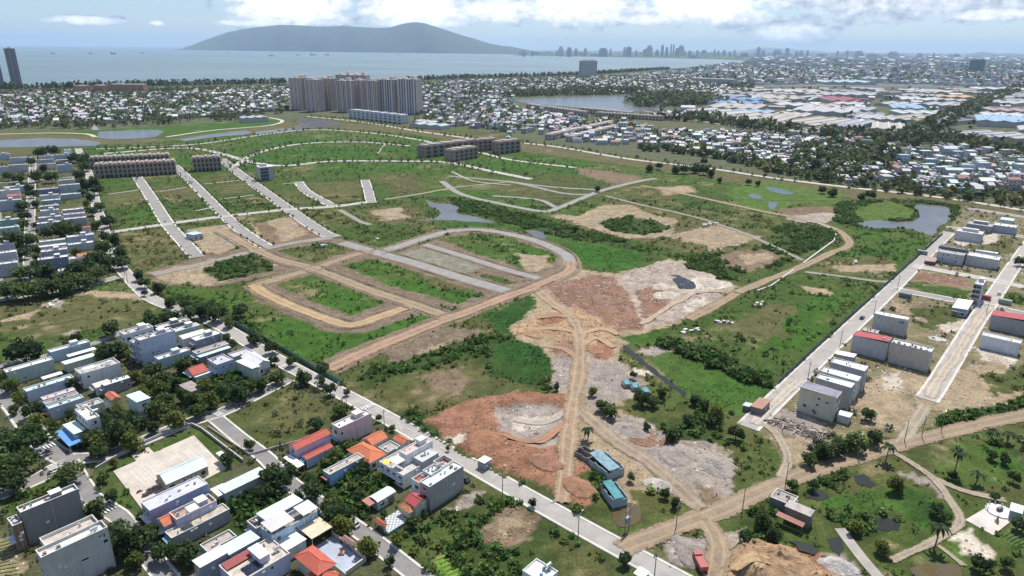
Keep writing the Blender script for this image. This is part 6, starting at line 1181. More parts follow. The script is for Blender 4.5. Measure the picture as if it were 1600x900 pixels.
# ------------------------------------------------------------------ trees
LEAF = leafmat('leaf', (.095, .142, .040)); LEAFD = leafmat('leaf_dark', (.062, .104, .034)); LEAFL = leafmat('leaf_light', (.160, .195, .042)); LEAFA = leafmat('leaf_mixed', (.05, .09, .02), attr=True); PALML = leafmat('palm_leaf', (.05, .075, .03)); BARK = mat((.16, .12, .09), .95, 'bark')
def crown_mesh(seed, n, flat, size, lobes, m, tall=1.0):
    """unit-radius crown: leaf clumps grouped in uneven lobes with gaps"""
    g = np.random.default_rng(seed); C_ = []
    lc = g.normal(size=(lobes, 3)); lc /= np.linalg.norm(lc, axis=1)[:, None]; lc *= g.uniform(.25, .68, (lobes, 1)); lc[:, 2] = lc[:, 2]*.7*flat*tall
    lr = g.uniform(.30, .50, lobes); per = n//lobes
    for c, r in zip(lc, lr):
        p = g.normal(size=(per, 3)); p /= np.linalg.norm(p, axis=1)[:, None]; p *= (r*g.uniform(.35, 1, (per, 1))**.5); p[:, 2] *= (.5+.5*flat)*tall
        C_.append(c+p)
    C_ = np.concatenate(C_); v, q = leafquads(C_, g.uniform(.7, 1.3, len(C_))*size, .4, seed)
    me = fastmesh('crown', v, q); me.materials.append(m); return me
def trunk_mesh(seed, h, r, spread, branches=4):
    g = random.Random(seed); mb = MB(); mid = (g.uniform(-.1, .1)*h, g.uniform(-.1, .1)*h, h*.6); mb.tube((0, 0, -.3), mid, r, r*.7, 6)
    for k in range(branches):
        a_ = 2*pi*k/branches+g.uniform(-.4, .4); mb.tube(mid, (mid[0]+spread*math.cos(a_), mid[1]+spread*math.sin(a_), h*g.uniform(.95, 1.25)), r*.6, r*.22, 5)
    me = mb.mesh('trunk'); me.materials.append(BARK); return me
CR_ROUND = [crown_mesh(100+i, 760, .95, .20, 11, (LEAF, LEAFD, LEAF, LEAFD, LEAF, LEAFL)[i]) for i in range(6)]
CR_FLAT = [crown_mesh(200+i, 1100, .40, .15, 15, (LEAF, LEAFD, LEAF)[i]) for i in range(3)]
CR_TALL = [crown_mesh(300+i, 520, .9, .22, 9, (LEAFD, LEAF)[i], 1.7) for i in range(2)]
CR_SMALL = [crown_mesh(400+i, 160, .95, .34, 6, (LEAF, LEAFD, LEAFL)[i]) for i in range(3)]
TR = [trunk_mesh(i, 1.0, .075, .42) for i in range(4)]
NT = [0]
def tree(X, Y, R, kind, label, group, zc=None, z0=0, name='tree'):
    NT[0] += 1; i = NT[0]
    me = {'round': CR_ROUND[i % 5], 'light': CR_ROUND[5], 'flat': CR_FLAT[i % 3], 'tall': CR_TALL[i % 2], 'small': CR_SMALL[i % 3], 'dark': CR_ROUND[1+2*(i % 2)]}[kind]
    zc = zc or {'flat': R*.42+2.2, 'tall': R*1.5+1.2, 'small': R*.85+.6}.get(kind, R*.66+.7)
    root = empty(name, X, Y, z0, random.uniform(0, 6.28)); tag(root, label, name, group)
    c = link('crown', me, None, root, (0, 0, zc)); s = random.uniform(.9, 1.1); c.scale = (R*s, R*s*random.uniform(.88, 1.1), R*random.uniform(.9, 1.08)); c.rotation_euler = (random.uniform(-.08, .08), random.uniform(-.08, .08), random.uniform(0, 6.28))
    t_ = link('trunk', TR[i % 4], None, root); t_.scale = (zc*.9, zc*.9, zc*.95); return root
def treepx(x, y, rpx, kind, label, group):
    # crown centre in the picture -> position on the ground
    z = 4.0
    for _ in range(4):
        g_ = P(x, y, z); dep = math.hypot(g_[0], g_[1]); sl = math.sqrt(dep*dep+(CH-z)**2); R = rpx*sl/CF*1.22
        z = {'flat': R*.42+2.2, 'tall': R*1.5+1.2, 'small': R*.85+.6}.get(kind, R*.66+.7)
    return tree(g_[0], g_[1], R, kind, label, group, z)
TL = {
 ('leafy tree beside the houses of the lower left block', 'trees of the lower left block'): [(57, 553, 10, 'round'), (15, 600, 13, 'round'), (30, 620, 10, 'light'), (111, 598, 9, 'dark'), (8, 590, 9, 'round'), (172, 548, 16, 'round'), (190, 545, 11, 'round'), (203, 552, 8, 'light'), (160, 557, 11, 'round'), (213, 588, 10, 'light'), (240, 577, 13, 'dark'), (258, 588, 11, 'round'), (287, 570, 14, 'round'), (250, 606, 13, 'light'), (232, 598, 10, 'round'), (50, 640, 12, 'round'), (58, 655, 10, 'light'), (275, 598, 10, 'round'), (108, 645, 7, 'round'), (20, 640, 7, 'light'), (82, 660, 8, 'light'), (222, 610, 10, 'light')],
 ('dark tree lining the back of the dry meadow', 'trees behind the lower left block'): [(174, 512, 13, 'dark'), (235, 500, 15, 'dark'), (256, 497, 10, 'dark'), (270, 493, 9, 'round'), (300, 488, 13, 'dark'), (318, 486, 13, 'dark'), (340, 490, 14, 'dark'), (357, 503, 9, 'light'), (120, 527, 8, 'dark'), (105, 533, 7, 'round')],
 ('street tree beside the long street', 'street trees of the long street'): [(375, 484, 12, 'dark'), (395, 526, 12, 'dark'), (424, 543, 10, 'dark'), (427, 563, 8, 'round'), (431, 589, 12, 'round'), (408, 600, 13, 'round'), (456, 564, 9, 'dark'), (472.5, 589, 13, 'dark'), (504, 575, 11, 'dark'), (503, 593, 8, 'dark'), (515, 607, 11, 'dark'), (541, 612, 6, 'dark'), (532, 640, 12, 'round'), (353, 527, 8, 'round'), (362, 534, 6, 'round'), (217, 430, 9, 'dark'), (225, 441, 8, 'dark'), (246, 449, 9, 'dark'), (226, 457, 5, 'round'), (264, 472, 9, 'dark'), (291, 476, 8, 'dark'), (592, 652, 6, 'round'), (613, 668, 5, 'round'), (833, 785, 7, 'dark'), (976, 872, 11, 'dark'), (700, 700, 4, 'light')],
 ('tree in the gardens around the pale green tower house', 'trees around the pale green tower house'): [(245, 640, 17, 'round'), (255, 625, 13, 'round'), (275, 655, 17, 'light'), (238, 667, 10, 'dark'), (285, 617, 12, 'round'), (300, 622, 11, 'round'), (310, 640, 12, 'round'), (330, 625, 15, 'light'), (345, 608, 12, 'round'), (370, 615, 15, 'round'), (320, 600, 12, 'light'), (388, 602, 13, 'round'), (188, 668, 24, 'round'), (203, 688, 17, 'light'), (163, 655, 13, 'round'), (160, 690, 16, 'light'), (140, 682, 12, 'round'), (152, 703, 13, 'round'), (178, 722, 7, 'light'), (222, 660, 9, 'dark'), (185, 640, 10, 'light'), (268, 640, 10, 'round'), (200, 652, 12, 'dark')],
 ('tree beside the narrow street and the plaza', 'trees by the narrow street'): [(150, 792, 15, 'round'), (196, 845, 26, 'round'), (186, 826, 14, 'round'), (233, 833, 13, 'dark'), (255, 861, 16, 'round'), (287, 864, 18, 'dark'), (210, 872, 14, 'light'), (175, 775, 10, 'dark'), (160, 745, 8, 'round'), (356, 716, 10, 'round'), (388, 694, 9, 'dark'), (220, 806, 8, 'round'), (130, 820, 9, 'light')],
 ('dense garden tree between the lane and the tiled houses', 'garden trees along the lane'): [(428, 742, 18, 'dark'), (411, 767, 13, 'round'), (441, 753, 12, 'dark'), (464, 777, 12, 'round'), (490, 765, 17, 'dark'), (516, 787, 17, 'round'), (541, 802, 15, 'round'), (503, 742, 10, 'light'), (519, 806, 19, 'round'), (535, 820, 16, 'light'), (577, 854, 16, 'light'), (567, 730, 13, 'dark'), (493, 662, 11, 'dark'), (560, 775, 12, 'round'), (548, 760, 10, 'light'), (585, 765, 9, 'light'), (480, 748, 10, 'round'), (453, 735, 11, 'dark'), (400, 740, 9, 'dark'), (620, 840, 12, 'light'), (600, 803, 7, 'dark'), (655, 770, 6, 'round'), (645, 815, 11, 'round'), (610, 875, 9, 'round'), (590, 745, 8, 'light'), (545, 695, 10, 'light'), (520, 712, 10, 'light'), (505, 722, 9, 'light')],
 ('tree by the tree-lined upper street', 'trees of the upper street'): [(117, 246, 8, 'dark'), (132, 248, 9, 'dark'), (133, 259, 8, 'dark'), (147, 285, 11, 'dark'), (125, 273, 9, 'dark'), (131, 288, 9, 'dark'), (152, 296, 8, 'dark'), (155, 322, 7, 'round'), (167, 345, 10, 'dark'), (179, 374, 10, 'dark'), (162, 368, 9, 'round'), (188, 394, 11, 'dark'), (190, 409, 11, 'dark'), (152, 405, 15, 'round'), (171, 409, 13, 'dark'), (141, 418, 14, 'dark'), (163, 386, 12, 'round'), (140, 307, 7, 'dark'), (143, 330, 7, 'round'), (150, 350, 7, 'round'), (128, 300, 6, 'dark'), (136, 318, 6, 'round')],
 ('tree among the left-hand house rows', 'trees among the left-hand rows'): [(100, 357, 13, 'round'), (78, 362, 11, 'round'), (45, 373, 11, 'round'), (20, 375, 14, 'round'), (37, 395, 9, 'dark'), (36, 425, 12, 'round'), (60, 414, 9, 'dark'), (70, 426, 16, 'dark'), (120, 420, 12, 'dark'), (105, 432, 9, 'round'), (35, 350, 8, 'round'), (38, 337, 7, 'round'), (48, 303, 6, 'dark'), (44, 293, 6, 'dark'), (54, 275, 9, 'round'), (30, 277, 8, 'round'), (80, 276, 9, 'dark'), (68, 262, 6, 'dark'), (48, 252, 6, 'dark'), (65, 237, 8, 'round'), (80, 235, 8, 'dark'), (120, 357, 8, 'round'), (33, 320, 8, 'round'), (55, 318, 6, 'round'), (57, 352, 6, 'round'), (55, 390, 7, 'round'), (55, 400, 6, 'light'), (118, 393, 8, 'round'), (5, 378, 10, 'round'), (12, 275, 7, 'round'), (58, 300, 5, 'round')],
 ('flat-topped tree in the row along the meadow street', 'flat-topped trees by the meadow'): [(8, 452, 19, 'flat'), (36, 452, 19, 'flat'), (66, 447, 19, 'flat'), (96, 444, 18, 'flat'), (122, 437, 17, 'flat'), (148, 426, 16, 'flat')],
 ('tree standing in the rough ground around the tip', 'trees around the tip'): [(940, 632, 11, 'round'), (925, 611, 8, 'light'), (955, 642, 12, 'round'), (1002, 622, 13, 'dark'), (1035, 613, 10, 'dark'), (1020, 627, 10, 'round'), (1085, 624, 9, 'dark'), (1100, 632, 9, 'dark'), (1122, 646, 15, 'light'), (990, 585, 7, 'dark'), (870, 603, 7, 'dark'), (857, 607, 6, 'dark'), (1050, 680, 14, 'dark'), (1150, 676, 12, 'dark'), (1115, 655, 10, 'round'), (1040, 770, 9, 'round'), (1055, 785, 9, 'dark'), (985, 745, 7, 'round'), (1010, 665, 7, 'dark'), (1075, 655, 8, 'dark')],
 ('tree in the thicket beside the muddy road', 'trees beside the muddy road'): [(1265, 716, 12, 'round'), (1287, 706, 13, 'round'), (1311, 700, 13, 'dark'), (1336, 690, 15, 'round'), (1368, 684, 12, 'round'), (1356, 645, 11, 'round'), (1403, 757, 12, 'light'), (1190, 812, 15, 'round'), (1208, 835, 13, 'dark'), (1165, 838, 11, 'round'), (1380, 856, 11, 'light'), (1535, 880, 12, 'dark'), (1240, 757, 9, 'round'), (1272, 758, 8, 'dark'), (1465, 795, 9, 'round'), (1478, 808, 8, 'dark'), (1340, 822, 11, 'light'), (1585, 745, 8, 'dark'), (1570, 715, 8, 'dark'), (1550, 710, 7, 'dark'), (1490, 742, 6, 'dark'), (1597, 820, 9, 'dark'), (1575, 880, 9, 'round'), (1555, 775, 6, 'dark'), (1525, 395, 5, 'round'), (1595, 408, 7, 'dark')],
 ('dark tree in the clump below the embankment road', 'tree clump below the embankment road'): [(1015, 262, 7, 'dark'), (1030, 259, 6, 'dark'), (1055, 265, 7, 'dark'), (1070, 264, 8, 'dark'), (1087, 262, 9, 'dark'), (1100, 265, 9, 'dark'), (1112, 270, 7, 'dark'), (1100, 252, 6, 'dark'), (1125, 281, 5, 'dark'), (1285, 296, 6, 'dark'), (1302, 300, 7, 'dark'), (1360, 304, 7, 'dark'), (1347, 307, 6, 'dark'), (1170, 284, 5, 'dark'), (1185, 286, 5, 'dark'), (900, 357, 5, 'dark'), (934, 294, 6, 'dark')]}
MARKS = [('haul track', 895, 600), ('reed pond', 1110, 590), ('collapsed huts', 990, 607), ('muddy road bend', 1310, 720), ('vegetable pond', 1380, 790), ('zebra crossing', 88, 728), ('memorial', 1545, 812), ('rubble track', 1030, 735), ('pile of beams', 1240, 672), ('dry meadow', 110, 490), ('concrete plaza', 265, 735), ('blue-grey courtyard', 530, 865), ('checkered yard', 612, 815), ('paddy wetland', 1210, 300), ('curved pond', 1440, 340), ('reed channel', 880, 385), ('embankment road', 1050, 255), ('glass office', 418, 275), ('banana grove', 385, 790), ('dirt mound', 760, 680), ('footpath fork', 1460, 748), ('estate crossing', 1545, 478)]
TLS = {}
def treelabel(x, y, r, k, default):
    best = None
    for nm_, hx, hy in [(m_[0], m_[1], m_[2]) for m_ in MARKS]+HPX:
        d_ = math.hypot(x-hx, (y-hy)*1.3)
        if best is None or d_ < best[0]: best = (d_, nm_, hx, hy)
    if best[0] > 90: TLS[default] = TLS.get(default, 0)+1; return '%s, %s of those apart from houses' % (default, ORD[min(13, TLS[default]-1)])
    dx, dy = x-best[2], y-best[3]; rel = ('right of' if dx > 0 else 'left of') if abs(dx) > abs(dy)*1.3 else ('below' if dy > 0 else 'above')
    lb = '%s %s tree %s the %s' % ('small' if r < 9 else ('large' if r > 14 else 'middling'), {'dark': 'dark green', 'light': 'yellow-green', 'flat': 'flat-topped', 'round': 'leafy', 'tall': 'tall'}[k], rel, best[1])
    TLS[lb] = TLS.get(lb, 0)+1
    return lb if TLS[lb] == 1 else ('%s, %s of those' % (lb, ('', 'second', 'third', 'fourth', 'fifth', 'sixth', 'seventh')[min(6, TLS[lb]-1)]) if TLS[lb] < 7 else lb)
HPX = []
for o in col.objects:
    if o.name.split('.')[0] in ('house', 'shack', 'roadside_hut', 'ruined_house') and 'label' in o:
        q_ = o['label']
        for cut in (' with ', ' beside ', ' behind ', ', ', ' standing ', ' under ', ' near ', ' at the ', ' above ', ' below ', ' in the ', ' on the ', ' of the '):
            if cut in q_ and cut != ' with ' and len(q_.split(cut)[0].split()) >= 3: q_ = q_.split(cut)[0]
        a_ = o.rotation_euler.z; d_ = o.get('_d', 6)/2; X_, Y_ = o.location.x+d_*math.cos(a_)-2.5*math.sin(a_), o.location.y+d_*math.sin(a_)+2.5*math.cos(a_); u_ = proj(np.array([X_]), np.array([Y_]), np.array([2.0])); HPX.append((' '.join(q_.split()[:6]), float(u_[0][0]), float(u_[1][0])))
big = treepx(36, 682, 33, 'flat', 'big spreading flat-topped tree over the left street', None); treepx(37, 548, 19, 'dark', 'big round dark tree beside the grey-green house', None)
treepx(24, 722, 20, 'flat', 'flat-topped tree below the big spreading tree', None); treepx(14, 747, 22, 'flat', 'flat-topped tree at the left edge beside the curving street', None); treepx(107, 737, 20, 'flat', 'lone flat-topped tree in the fork of the streets', None)
for (lb_, gr), ts in TL.items():
    for (x, y, r, k) in ts: treepx(x, y, r, k, treelabel(x, y, r, k, lb_), gr)
# young trees on the pavements of the development
npl = 0
for key, sp_, r_ in (('S4', 10, 1.0), ('S5', 10, 1.2), ('S1', 10, 1.2), ('S6', 15, 1.0), ('S7', 8, 1.1), ('S8', 9, 1.0)):
    c, wd = ROADS[key]; s = np.cumsum(np.r_[0, np.linalg.norm(np.diff(c, axis=0), axis=1)])
    for sd_ in (-1, 1):
        o_ = offs(c, sd_*(wd/2+1.6))
        for d in np.arange(4, s[-1], sp_*1.25):
            if random.random() < .2: continue
            i = np.searchsorted(s, d)-1; tree(o_[i][0]+random.uniform(-.4, .4), o_[i][1]+random.uniform(-.4, .4), r_*random.uniform(.7, 1.2), 'small', 'young street tree on a development pavement', 'young trees of the development', name='sapling'); npl += 1
# palms
def palm(label, top, base, fr=12, dead=False):
    b_ = P(*base); h = max(4, zat(b_[0], b_[1], top[1])); root = empty('palm_tree', b_[0], b_[1]); tag(root, label, 'palm')
    mb = MB(); k = 6
    for i in range(k): mb.tube((.25*math.sin(i*.5), 0, h*i/k-.2), (.25*math.sin((i+1)*.5), 0, h*(i+1)/k), .22-.015*i, .21-.015*i, 7)
    mb.build('trunk', BARK, root); x0 = .25*math.sin(k*.5)
    fm = MB(); Lf = 3.0
    for s in range(6):
        t0, t1 = s/6, (s+1)/6; f = lambda t_: (Lf*t_*(1-.18*t_), .7*math.sin(pi*t_*.75)*1.1-1.7*t_*t_*(1.5 if dead else 1)); wd = lambda t_: .55*math.sin(pi*min(1, t_*.9+.12))
        (xa, za), (xb, zb) = f(t0), f(t1)
        for sg in (-1, 1): fm.quad((xa, 0, za), (xb, 0, zb), (xb+.25, sg*wd(t1), zb-.28), (xa+.25, sg*wd(t0), za-.28))
    me = fm.mesh('frond'); me.materials.append(PALML)
    for i in range(fr): o = link('frond', me, None, root, (x0, 0, h)); o.rotation_euler = (0, random.uniform(-.35, .35), 2*pi*i/fr+random.uniform(-.2, .2)); s_ = random.uniform(.85, 1.15); o.scale = (s_, s_, s_)
palm('lone coconut palm beside the haul track', (918, 670), (918, 688)); palm('coconut palm at the bend of the muddy road', (1386, 697), (1383, 722)); palm('coconut palm in the garden beyond the footpath', (1497, 706), (1489, 743)); palm('tall drooping coconut palm near the lower right', (1462, 822), (1459, 858), 11, True); palm('small palm in the lower right garden', (1525, 742), (1524, 757), 9); palm('short palm beside the pond garden', (1574, 682), (1573, 692), 8); palm('slender palm near the muddy road', (1548, 676), (1547, 688), 8)
# far tree masses, each one object
def treemass(name, pts, rad, label, seed, per=26, dark=1.0, tall=1.0, cat='trees', conifer=False):
    g = np.random.default_rng(seed); pts = np.array(pts); n = len(pts); R = rad*g.uniform(.6, 1.35, n); p = g.normal(size=(n, per, 3)); p /= np.linalg.norm(p, axis=2)[..., None]; p *= g.uniform(.5, 1, (n, per, 1))
    if conifer: p[..., 0] *= (1-.55*(p[..., 2]+1)/2); p[..., 1] *= (1-.55*(p[..., 2]+1)/2)
    c = np.zeros((n, per, 3)); c[..., :2] = pts[:, None]+p[..., :2]*R[:, None, None]; c[..., 2] = R[:, None]*tall*1.0+p[..., 2]*R[:, None]*tall; c[..., 2] = np.maximum(c[..., 2], .3)
    v, q = leafquads(c.reshape(-1, 3), np.repeat(R*.85, per)*g.uniform(.7, 1.2, n*per), .3, seed)
    base = np.array([.110, .150, .056])*dark; cl = base*g.uniform(.6, 1.5, (n, 1))*np.array([1, 1, 1]); cl[:, 0] *= g.uniform(.8, 1.4, n); cl = np.repeat(cl, per*4, axis=0)
    o = link(name, fastmesh(name, v, q, cl), LEAFA); tag(o, label, cat, kind='stuff'); return o
coastl = [P(*p) for p in [(-300, 147), (0, 139), (40, 138.5), (100, 138), (140, 136), (200, 134.5), (300, 132.5), (400, 130.5), (450, 129.5)]]; cp = smooth(coastl, 7); pts = []
for k in range(4): pts += [tuple(q-np.array([0, 6+14*k])+np.random.default_rng(k*9+i).normal(0, 5, 2)) for i, q in enumerate(cp) if random.random() < .8]
cp2 = smooth([P(*p) for p in [(640, 125), (720, 122.5), (800, 120.5), (860, 118.5), (920, 116), (1000, 111), (1040, 108.5)]], 9)
for k in range(4): pts += [tuple(q-np.array([0, 8+16*k])+np.random.default_rng(k*7+i).normal(0, 6, 2)) for i, q in enumerate(cp2) if random.random() < .75]
treemass('coastal_pines', pts, 6.5, 'dark belt of pines along the beach', 11, 16, .55, 1.35, conifer=True)
treemass('coastal_village_trees', spots([(-250, 203), (-150, 150), (0, 145), (450, 136), (450, 176), (380, 188), (130, 202)], 2300, 7, 12), 5.6, 'trees between the coastal village houses', 12, 18, .8)
treemass('bayside_trees', spots([(650, 190), (655, 130), (900, 122), (1080, 116), (1180, 130), (1170, 150), (1010, 148), (800, 152), (800, 172), (990, 192), (990, 204), (780, 208)], 2200, 9, 13), 6.2, 'trees between the bayside houses', 13, 16, .75)
treemass('lake_island_trees', spots([(975, 161), (990, 153), (1060, 149), (1110, 152), (1140, 162), (1060, 168), (1000, 167)], 260, 9, 14), 8, 'dense trees on the spit beside the lake', 14, 20, .75)
treemass('lake_shore_trees', spots([(800, 152), (1010, 146), (1010, 142), (800, 146)], 260, 10, 21), 8, 'dark trees along the far lake shore', 21, 18, .65)
av = []
for key, o_ in (('I1', 13), ('I1', -13), ('I1', 21)):
    c, wd = ROADS[key]; av += [tuple(q+np.random.default_rng(i).normal(0, 3, 2)) for i, q in enumerate(offs(c, o_)) if i % 3 == 0]
treemass('avenue_trees', av, 6.5, 'two thick rows of trees along the avenue', 15, 26, .7)
fr = spots([(1000, 186), (1100, 192), (1200, 207), (1390, 226), (1470, 226), (1640, 258), (1640, 245), (1470, 215), (1380, 214), (1250, 203), (1130, 188), (1060, 180)], 170, 13, 16); treemass('factory_front_trees', fr, 7.5, 'dark trees along the front of the factories', 16, 22, .62)
treemass('factory_trees', spots([(1000, 180), (1010, 138), (1640, 138), (1640, 240), (1470, 226), (1200, 208)], 190, 26, 17), 6, 'trees scattered between the factories', 17, 18, .68)
treemass('city_trees', spots([(1010, 116), (1160, 101), (1175, 93), (1640, 94), (1640, 138), (1350, 130), (1180, 132)], 2600, 25, 18), 13, 'green tree cover between the city houses', 18, 10, .72)
q4 = spots([(1000, 236), (1110, 244), (1190, 265), (1300, 288), (1480, 310), (1640, 325), (1640, 240), (1400, 230), (1240, 212), (1000, 204)], 520, 9, 19); treemass('embankment_quarter_trees', q4, 3.4, 'trees between the houses beyond the embankment', 19, 30, .85)
q5 = spots([(1000, 236), (1110, 246), (1190, 266), (1300, 289), (1480, 311), (1640, 328), (1640, 312), (1480, 298), (1330, 268), (1260, 262), (1190, 255), (1100, 238), (1000, 228)], 170, 8, 20); treemass('embankment_trees', q5, 4.2, 'thick row of trees along the embankment road', 20, 40, .8); treemass('grove_trees', spots([(1225, 262), (1310, 282), (1345, 275), (1385, 240), (1310, 225), (1240, 235)], 85, 9, 22), 6, 'small dense grove among the houses beyond the embankment', 22, 40, .8)
c9 = []
for key, sp2, w2 in (('S9', 9, 6), ('S10', 9, 5), ('S16', 8, 6), ('S13', 10, 7)):
    c, wd = ROADS[key]
    for sd_ in (-1, 1): c9 += [tuple(q+np.random.default_rng(i+sd_+5).normal(0, 1.2, 2)) for i, q in enumerate(offs(c, sd_*w2)) if i % 3 == 0 and random.random() < .7]
treemass('promenade_trees', c9, 2.0, 'small trees dotted along the far promenades', 23, 20, .7)
treemass('far_field_bushes', spots([(150, 232), (480, 206), (640, 212), (880, 256), (1000, 272), (700, 272), (420, 290), (160, 285)], 700, 8, 24), 1.6, 'bushes dotted over the far green plots', 24, 12, .8)
# ------------------------------------------------------------------ undergrowth and grass
def onroad(X, Y):
    m = np.zeros(len(X), bool)
    for c, wd in ROADS.values():
        x0, y0 = c.min(0)-wd; x1, y1 = c.max(0)+wd; i = np.where((X > x0) & (X < x1) & (Y > y0) & (Y < y1))[0]
        if not len(i): continue
        d2 = ((X[i][:, None]-c[None, :, 0])**2+(Y[i][:, None]-c[None, :, 1])**2).min(1); m[i] |= d2 < (wd*.5+1.1)**2
    for o_, a_, d, w_ in HOUSES:
        dx = X-o_[0]; dy = Y-o_[1]; u = dx*a_[0]+dy*a_[1]; v = -dx*a_[1]+dy*a_[0]; m |= (u > -.6) & (u < d+.6) & (v > -.6) & (v < w_+.6)
    return m
PLZ = PX([(176, 737), (301, 681), (354, 733), (224, 799)]); CYD = PX([(487, 858), (518, 836), (572, 876), (540, 900)]); MEM = PX([(1508, 813), (1547, 790), (1582, 813), (1552, 836)]); CHK = PX([(587, 818), (622, 798), (638, 815), (607, 835)])
def scatter(name, n, box, label, seed, hmin, hmax, per, dens=1.0, szf=.55, cat='undergrowth', lim=None, over=None):
    g = np.random.default_rng(seed); X = g.uniform(box[0], box[1], n); Y = g.uniform(box[2], box[3], n)
    idx, _ = cover(X, Y); area = (box[1]-box[0])*(box[3]-box[2]); pr = CDEN[idx]*area/n*dens; h = CHGT[idx]
    if over: ok_ = np.isin(idx, [KN.index(k_) for k_ in over[0]]); pr = np.where(ok_, over[1]*area/n, 0); h = np.where(ok_, over[2]*g.uniform(.6, 1.5, n), 0)
    clump = np.clip((fbm(X*.11, Y*.11, 77)-.38)*5, .05, 2.2)
    k = (g.uniform(size=n) < pr*clump) & (h >= hmin) & (h < hmax); X, Y, idx, h = X[k], Y[k], idx[k], h[k]
    px, py = proj(X, Y, np.zeros(len(X))); k = (px > -40) & (px < 1640) & (py < 930); X, Y, idx, h = X[k], Y[k], idx[k], h[k]
    k = ~onroad(X, Y)
    for pl in [PLZ, CYD, MEM, CHK]+WPOLY: k &= ~inside(pl, X, Y)
    X, Y, idx, h = X[k], Y[k], idx[k], h[k]
    if lim and len(X) > lim: X, Y, idx, h = X[:lim], Y[:lim], idx[:lim], h[:lim]
    m = len(X); R = h*g.uniform(.35, .8, m); p = g.normal(size=(m, per, 3)); p /= np.linalg.norm(p, axis=2)[..., None]; p *= g.uniform(.3, 1, (m, per, 1)); zb = gz(X, Y)
    c = np.stack([X[:, None]+p[..., 0]*R[:, None]*1.25, Y[:, None]+p[..., 1]*R[:, None]*1.25, zb[:, None]+np.maximum(.06, R[:, None]*.75+p[..., 2]*R[:, None]*.8)], -1)
    v, q = leafquads(c.reshape(-1, 3), np.repeat(R*szf*1.5, per)*g.uniform(.7, 1.3, m*per), .3, seed)
    cl = np.clip(CCOL[idx]*np.where(h > 1.5, 2.1, 1.15)[:, None], .03, .17)*np.array([.98, 1.05, .85])*g.uniform(.6, 1.45, (m, 1)); cl[:, 0] *= g.uniform(.75, 1.25, m); cl = np.repeat(cl, per*4, axis=0)
    o = link(name, fastmesh(name, v, q, cl), LEAFA); tag(o, label, cat, kind='stuff'); return m
n1 = scatter('undergrowth', 260000, NEAR, 'bushes and scrub covering the rough ground', 31, 1.5, 9, 22, 1.25)
n2 = scatter('grass', 330000, NEAR, 'tufts of grass and low weeds on the fields', 32, 0, 1.5, 8, 1.1, .7, 'grass')
scatter('scattered_shrubs', 200000, NEAR, 'single shrubs dotted over meadow and yards', 34, .5, 9, 20, over=(('meadow', 'olive', 'yard', 'lush', 'estate', 'dry'), .026, 1.5))
n3 = scatter('far_weeds', 160000, (-600, 760, 420, 1000), 'low weeds on the far plots', 33, 0, 9, 6, .45, .9, 'weeds')
# ------------------------------------------------------------------ paved yards, fences, poles, vehicles, small things
def slab(name, pts, z, m, label, cat, kind=None):
    p = PX(pts); ar = (p[:, 0]*np.roll(p[:, 1], -1)-np.roll(p[:, 0], -1)*p[:, 1]).sum(); p = p if ar > 0 else p[::-1]; n = len(p); mb = MB(); mb.poly([(x, y, z) for x, y in p])
    for i in range(n): a_, b_ = p[i], p[(i+1) % n]; mb.quad((*a_, -.1), (*b_, -.1), (*b_, z), (*a_, z))
    return tag(mb.build(name, m), label, cat, kind=kind)
pz = slab('plaza', [(177, 737), (213, 721), (205, 711), (232, 699), (241, 708), (303, 681), (354, 733), (224, 799)], .22, mat((.52, .455, .38), .9, 'flat') if False else mat((.54, .475, .40), .9, 'road'), 'pale concrete plaza with painted court lines', 'plaza', 'structure')
def line(mb, a_, b_, w_, z): a_ = np.array(a_); b_ = np.array(b_); t_ = (b_-a_)/np.linalg.norm(b_-a_); n = np.array([-t_[1], t_[0]])*w_/2; mb.quad(*[(q[0], q[1], z) for q in (a_-n, b_-n, b_+n, a_+n)])
for k, q in enumerate(([(203, 735), (229, 725), (250, 745), (226, 757)], [(273, 706), (306, 691), (334, 714), (300, 731)])):
    p = PX(q, .22); mb = MB()
    for i in range(4): line(mb, p[i], p[(i+1) % 4], .16, .236+.004*i)
    for t_ in (.3, .5, .7): line(mb, p[0]+(p[1]-p[0])*t_, p[3]+(p[2]-p[3])*t_, .13, .255+.004*t_)
    line(mb, (p[0]+p[3])/2, (p[1]+p[2])/2, .13, .262); tag(mb.build('court_marking', WPAINT), ('left', 'right')[k]+' set of white court lines on the plaza', 'marking', kind='structure')
def wallrun(label, pts, h, th, m, name='garden_wall', cat='wall', cap=None, close=False):
    p = PX(pts); root = empty(name, p[0][0], p[0][1]); tag(root, label, cat); o0 = p[0]; n = len(p)
    for i in range(n if close else n-1):
        a_, b_ = p[i]-o0, p[(i+1) % n]-o0; t_ = (b_-a_); L_ = np.linalg.norm(t_); t_ /= L_; nn = np.array([-t_[1], t_[0]])*th/2
        f = lambda z0, z1, e=1.0: [(*(a_-nn*e), z0), (*(b_-nn*e), z0), (*(b_+nn*e), z0), (*(a_+nn*e), z0), (*(a_-nn*e), z1), (*(b_-nn*e), z1), (*(b_+nn*e), z1), (*(a_+nn*e), z1)]
        w0 = MB().hexa(f(-.2, h)).build('wall_run', m, root)
        if cap: MB().hexa(f(h, h+.1, 1.5)).build('coping', cap, w0)
    return root
GW = mat((.48, .45, .41), .9, 'wall'); CAPM = mat((.6, .58, .54), .85, 'plain')
wallrun('low grey wall around the plaza lawn', [(150, 735), (200, 705), (255, 680), (300, 665), (315, 672), (380, 722)], 1.1, .2, GW, cap=CAPM)
cy = slab('courtyard', [(489, 857), (519, 838), (569, 877), (540, 898)], .16, mat((.40, .44, .52), .8, 'road'), 'blue-grey paved courtyard beside the red hip roofs', 'courtyard', 'structure')
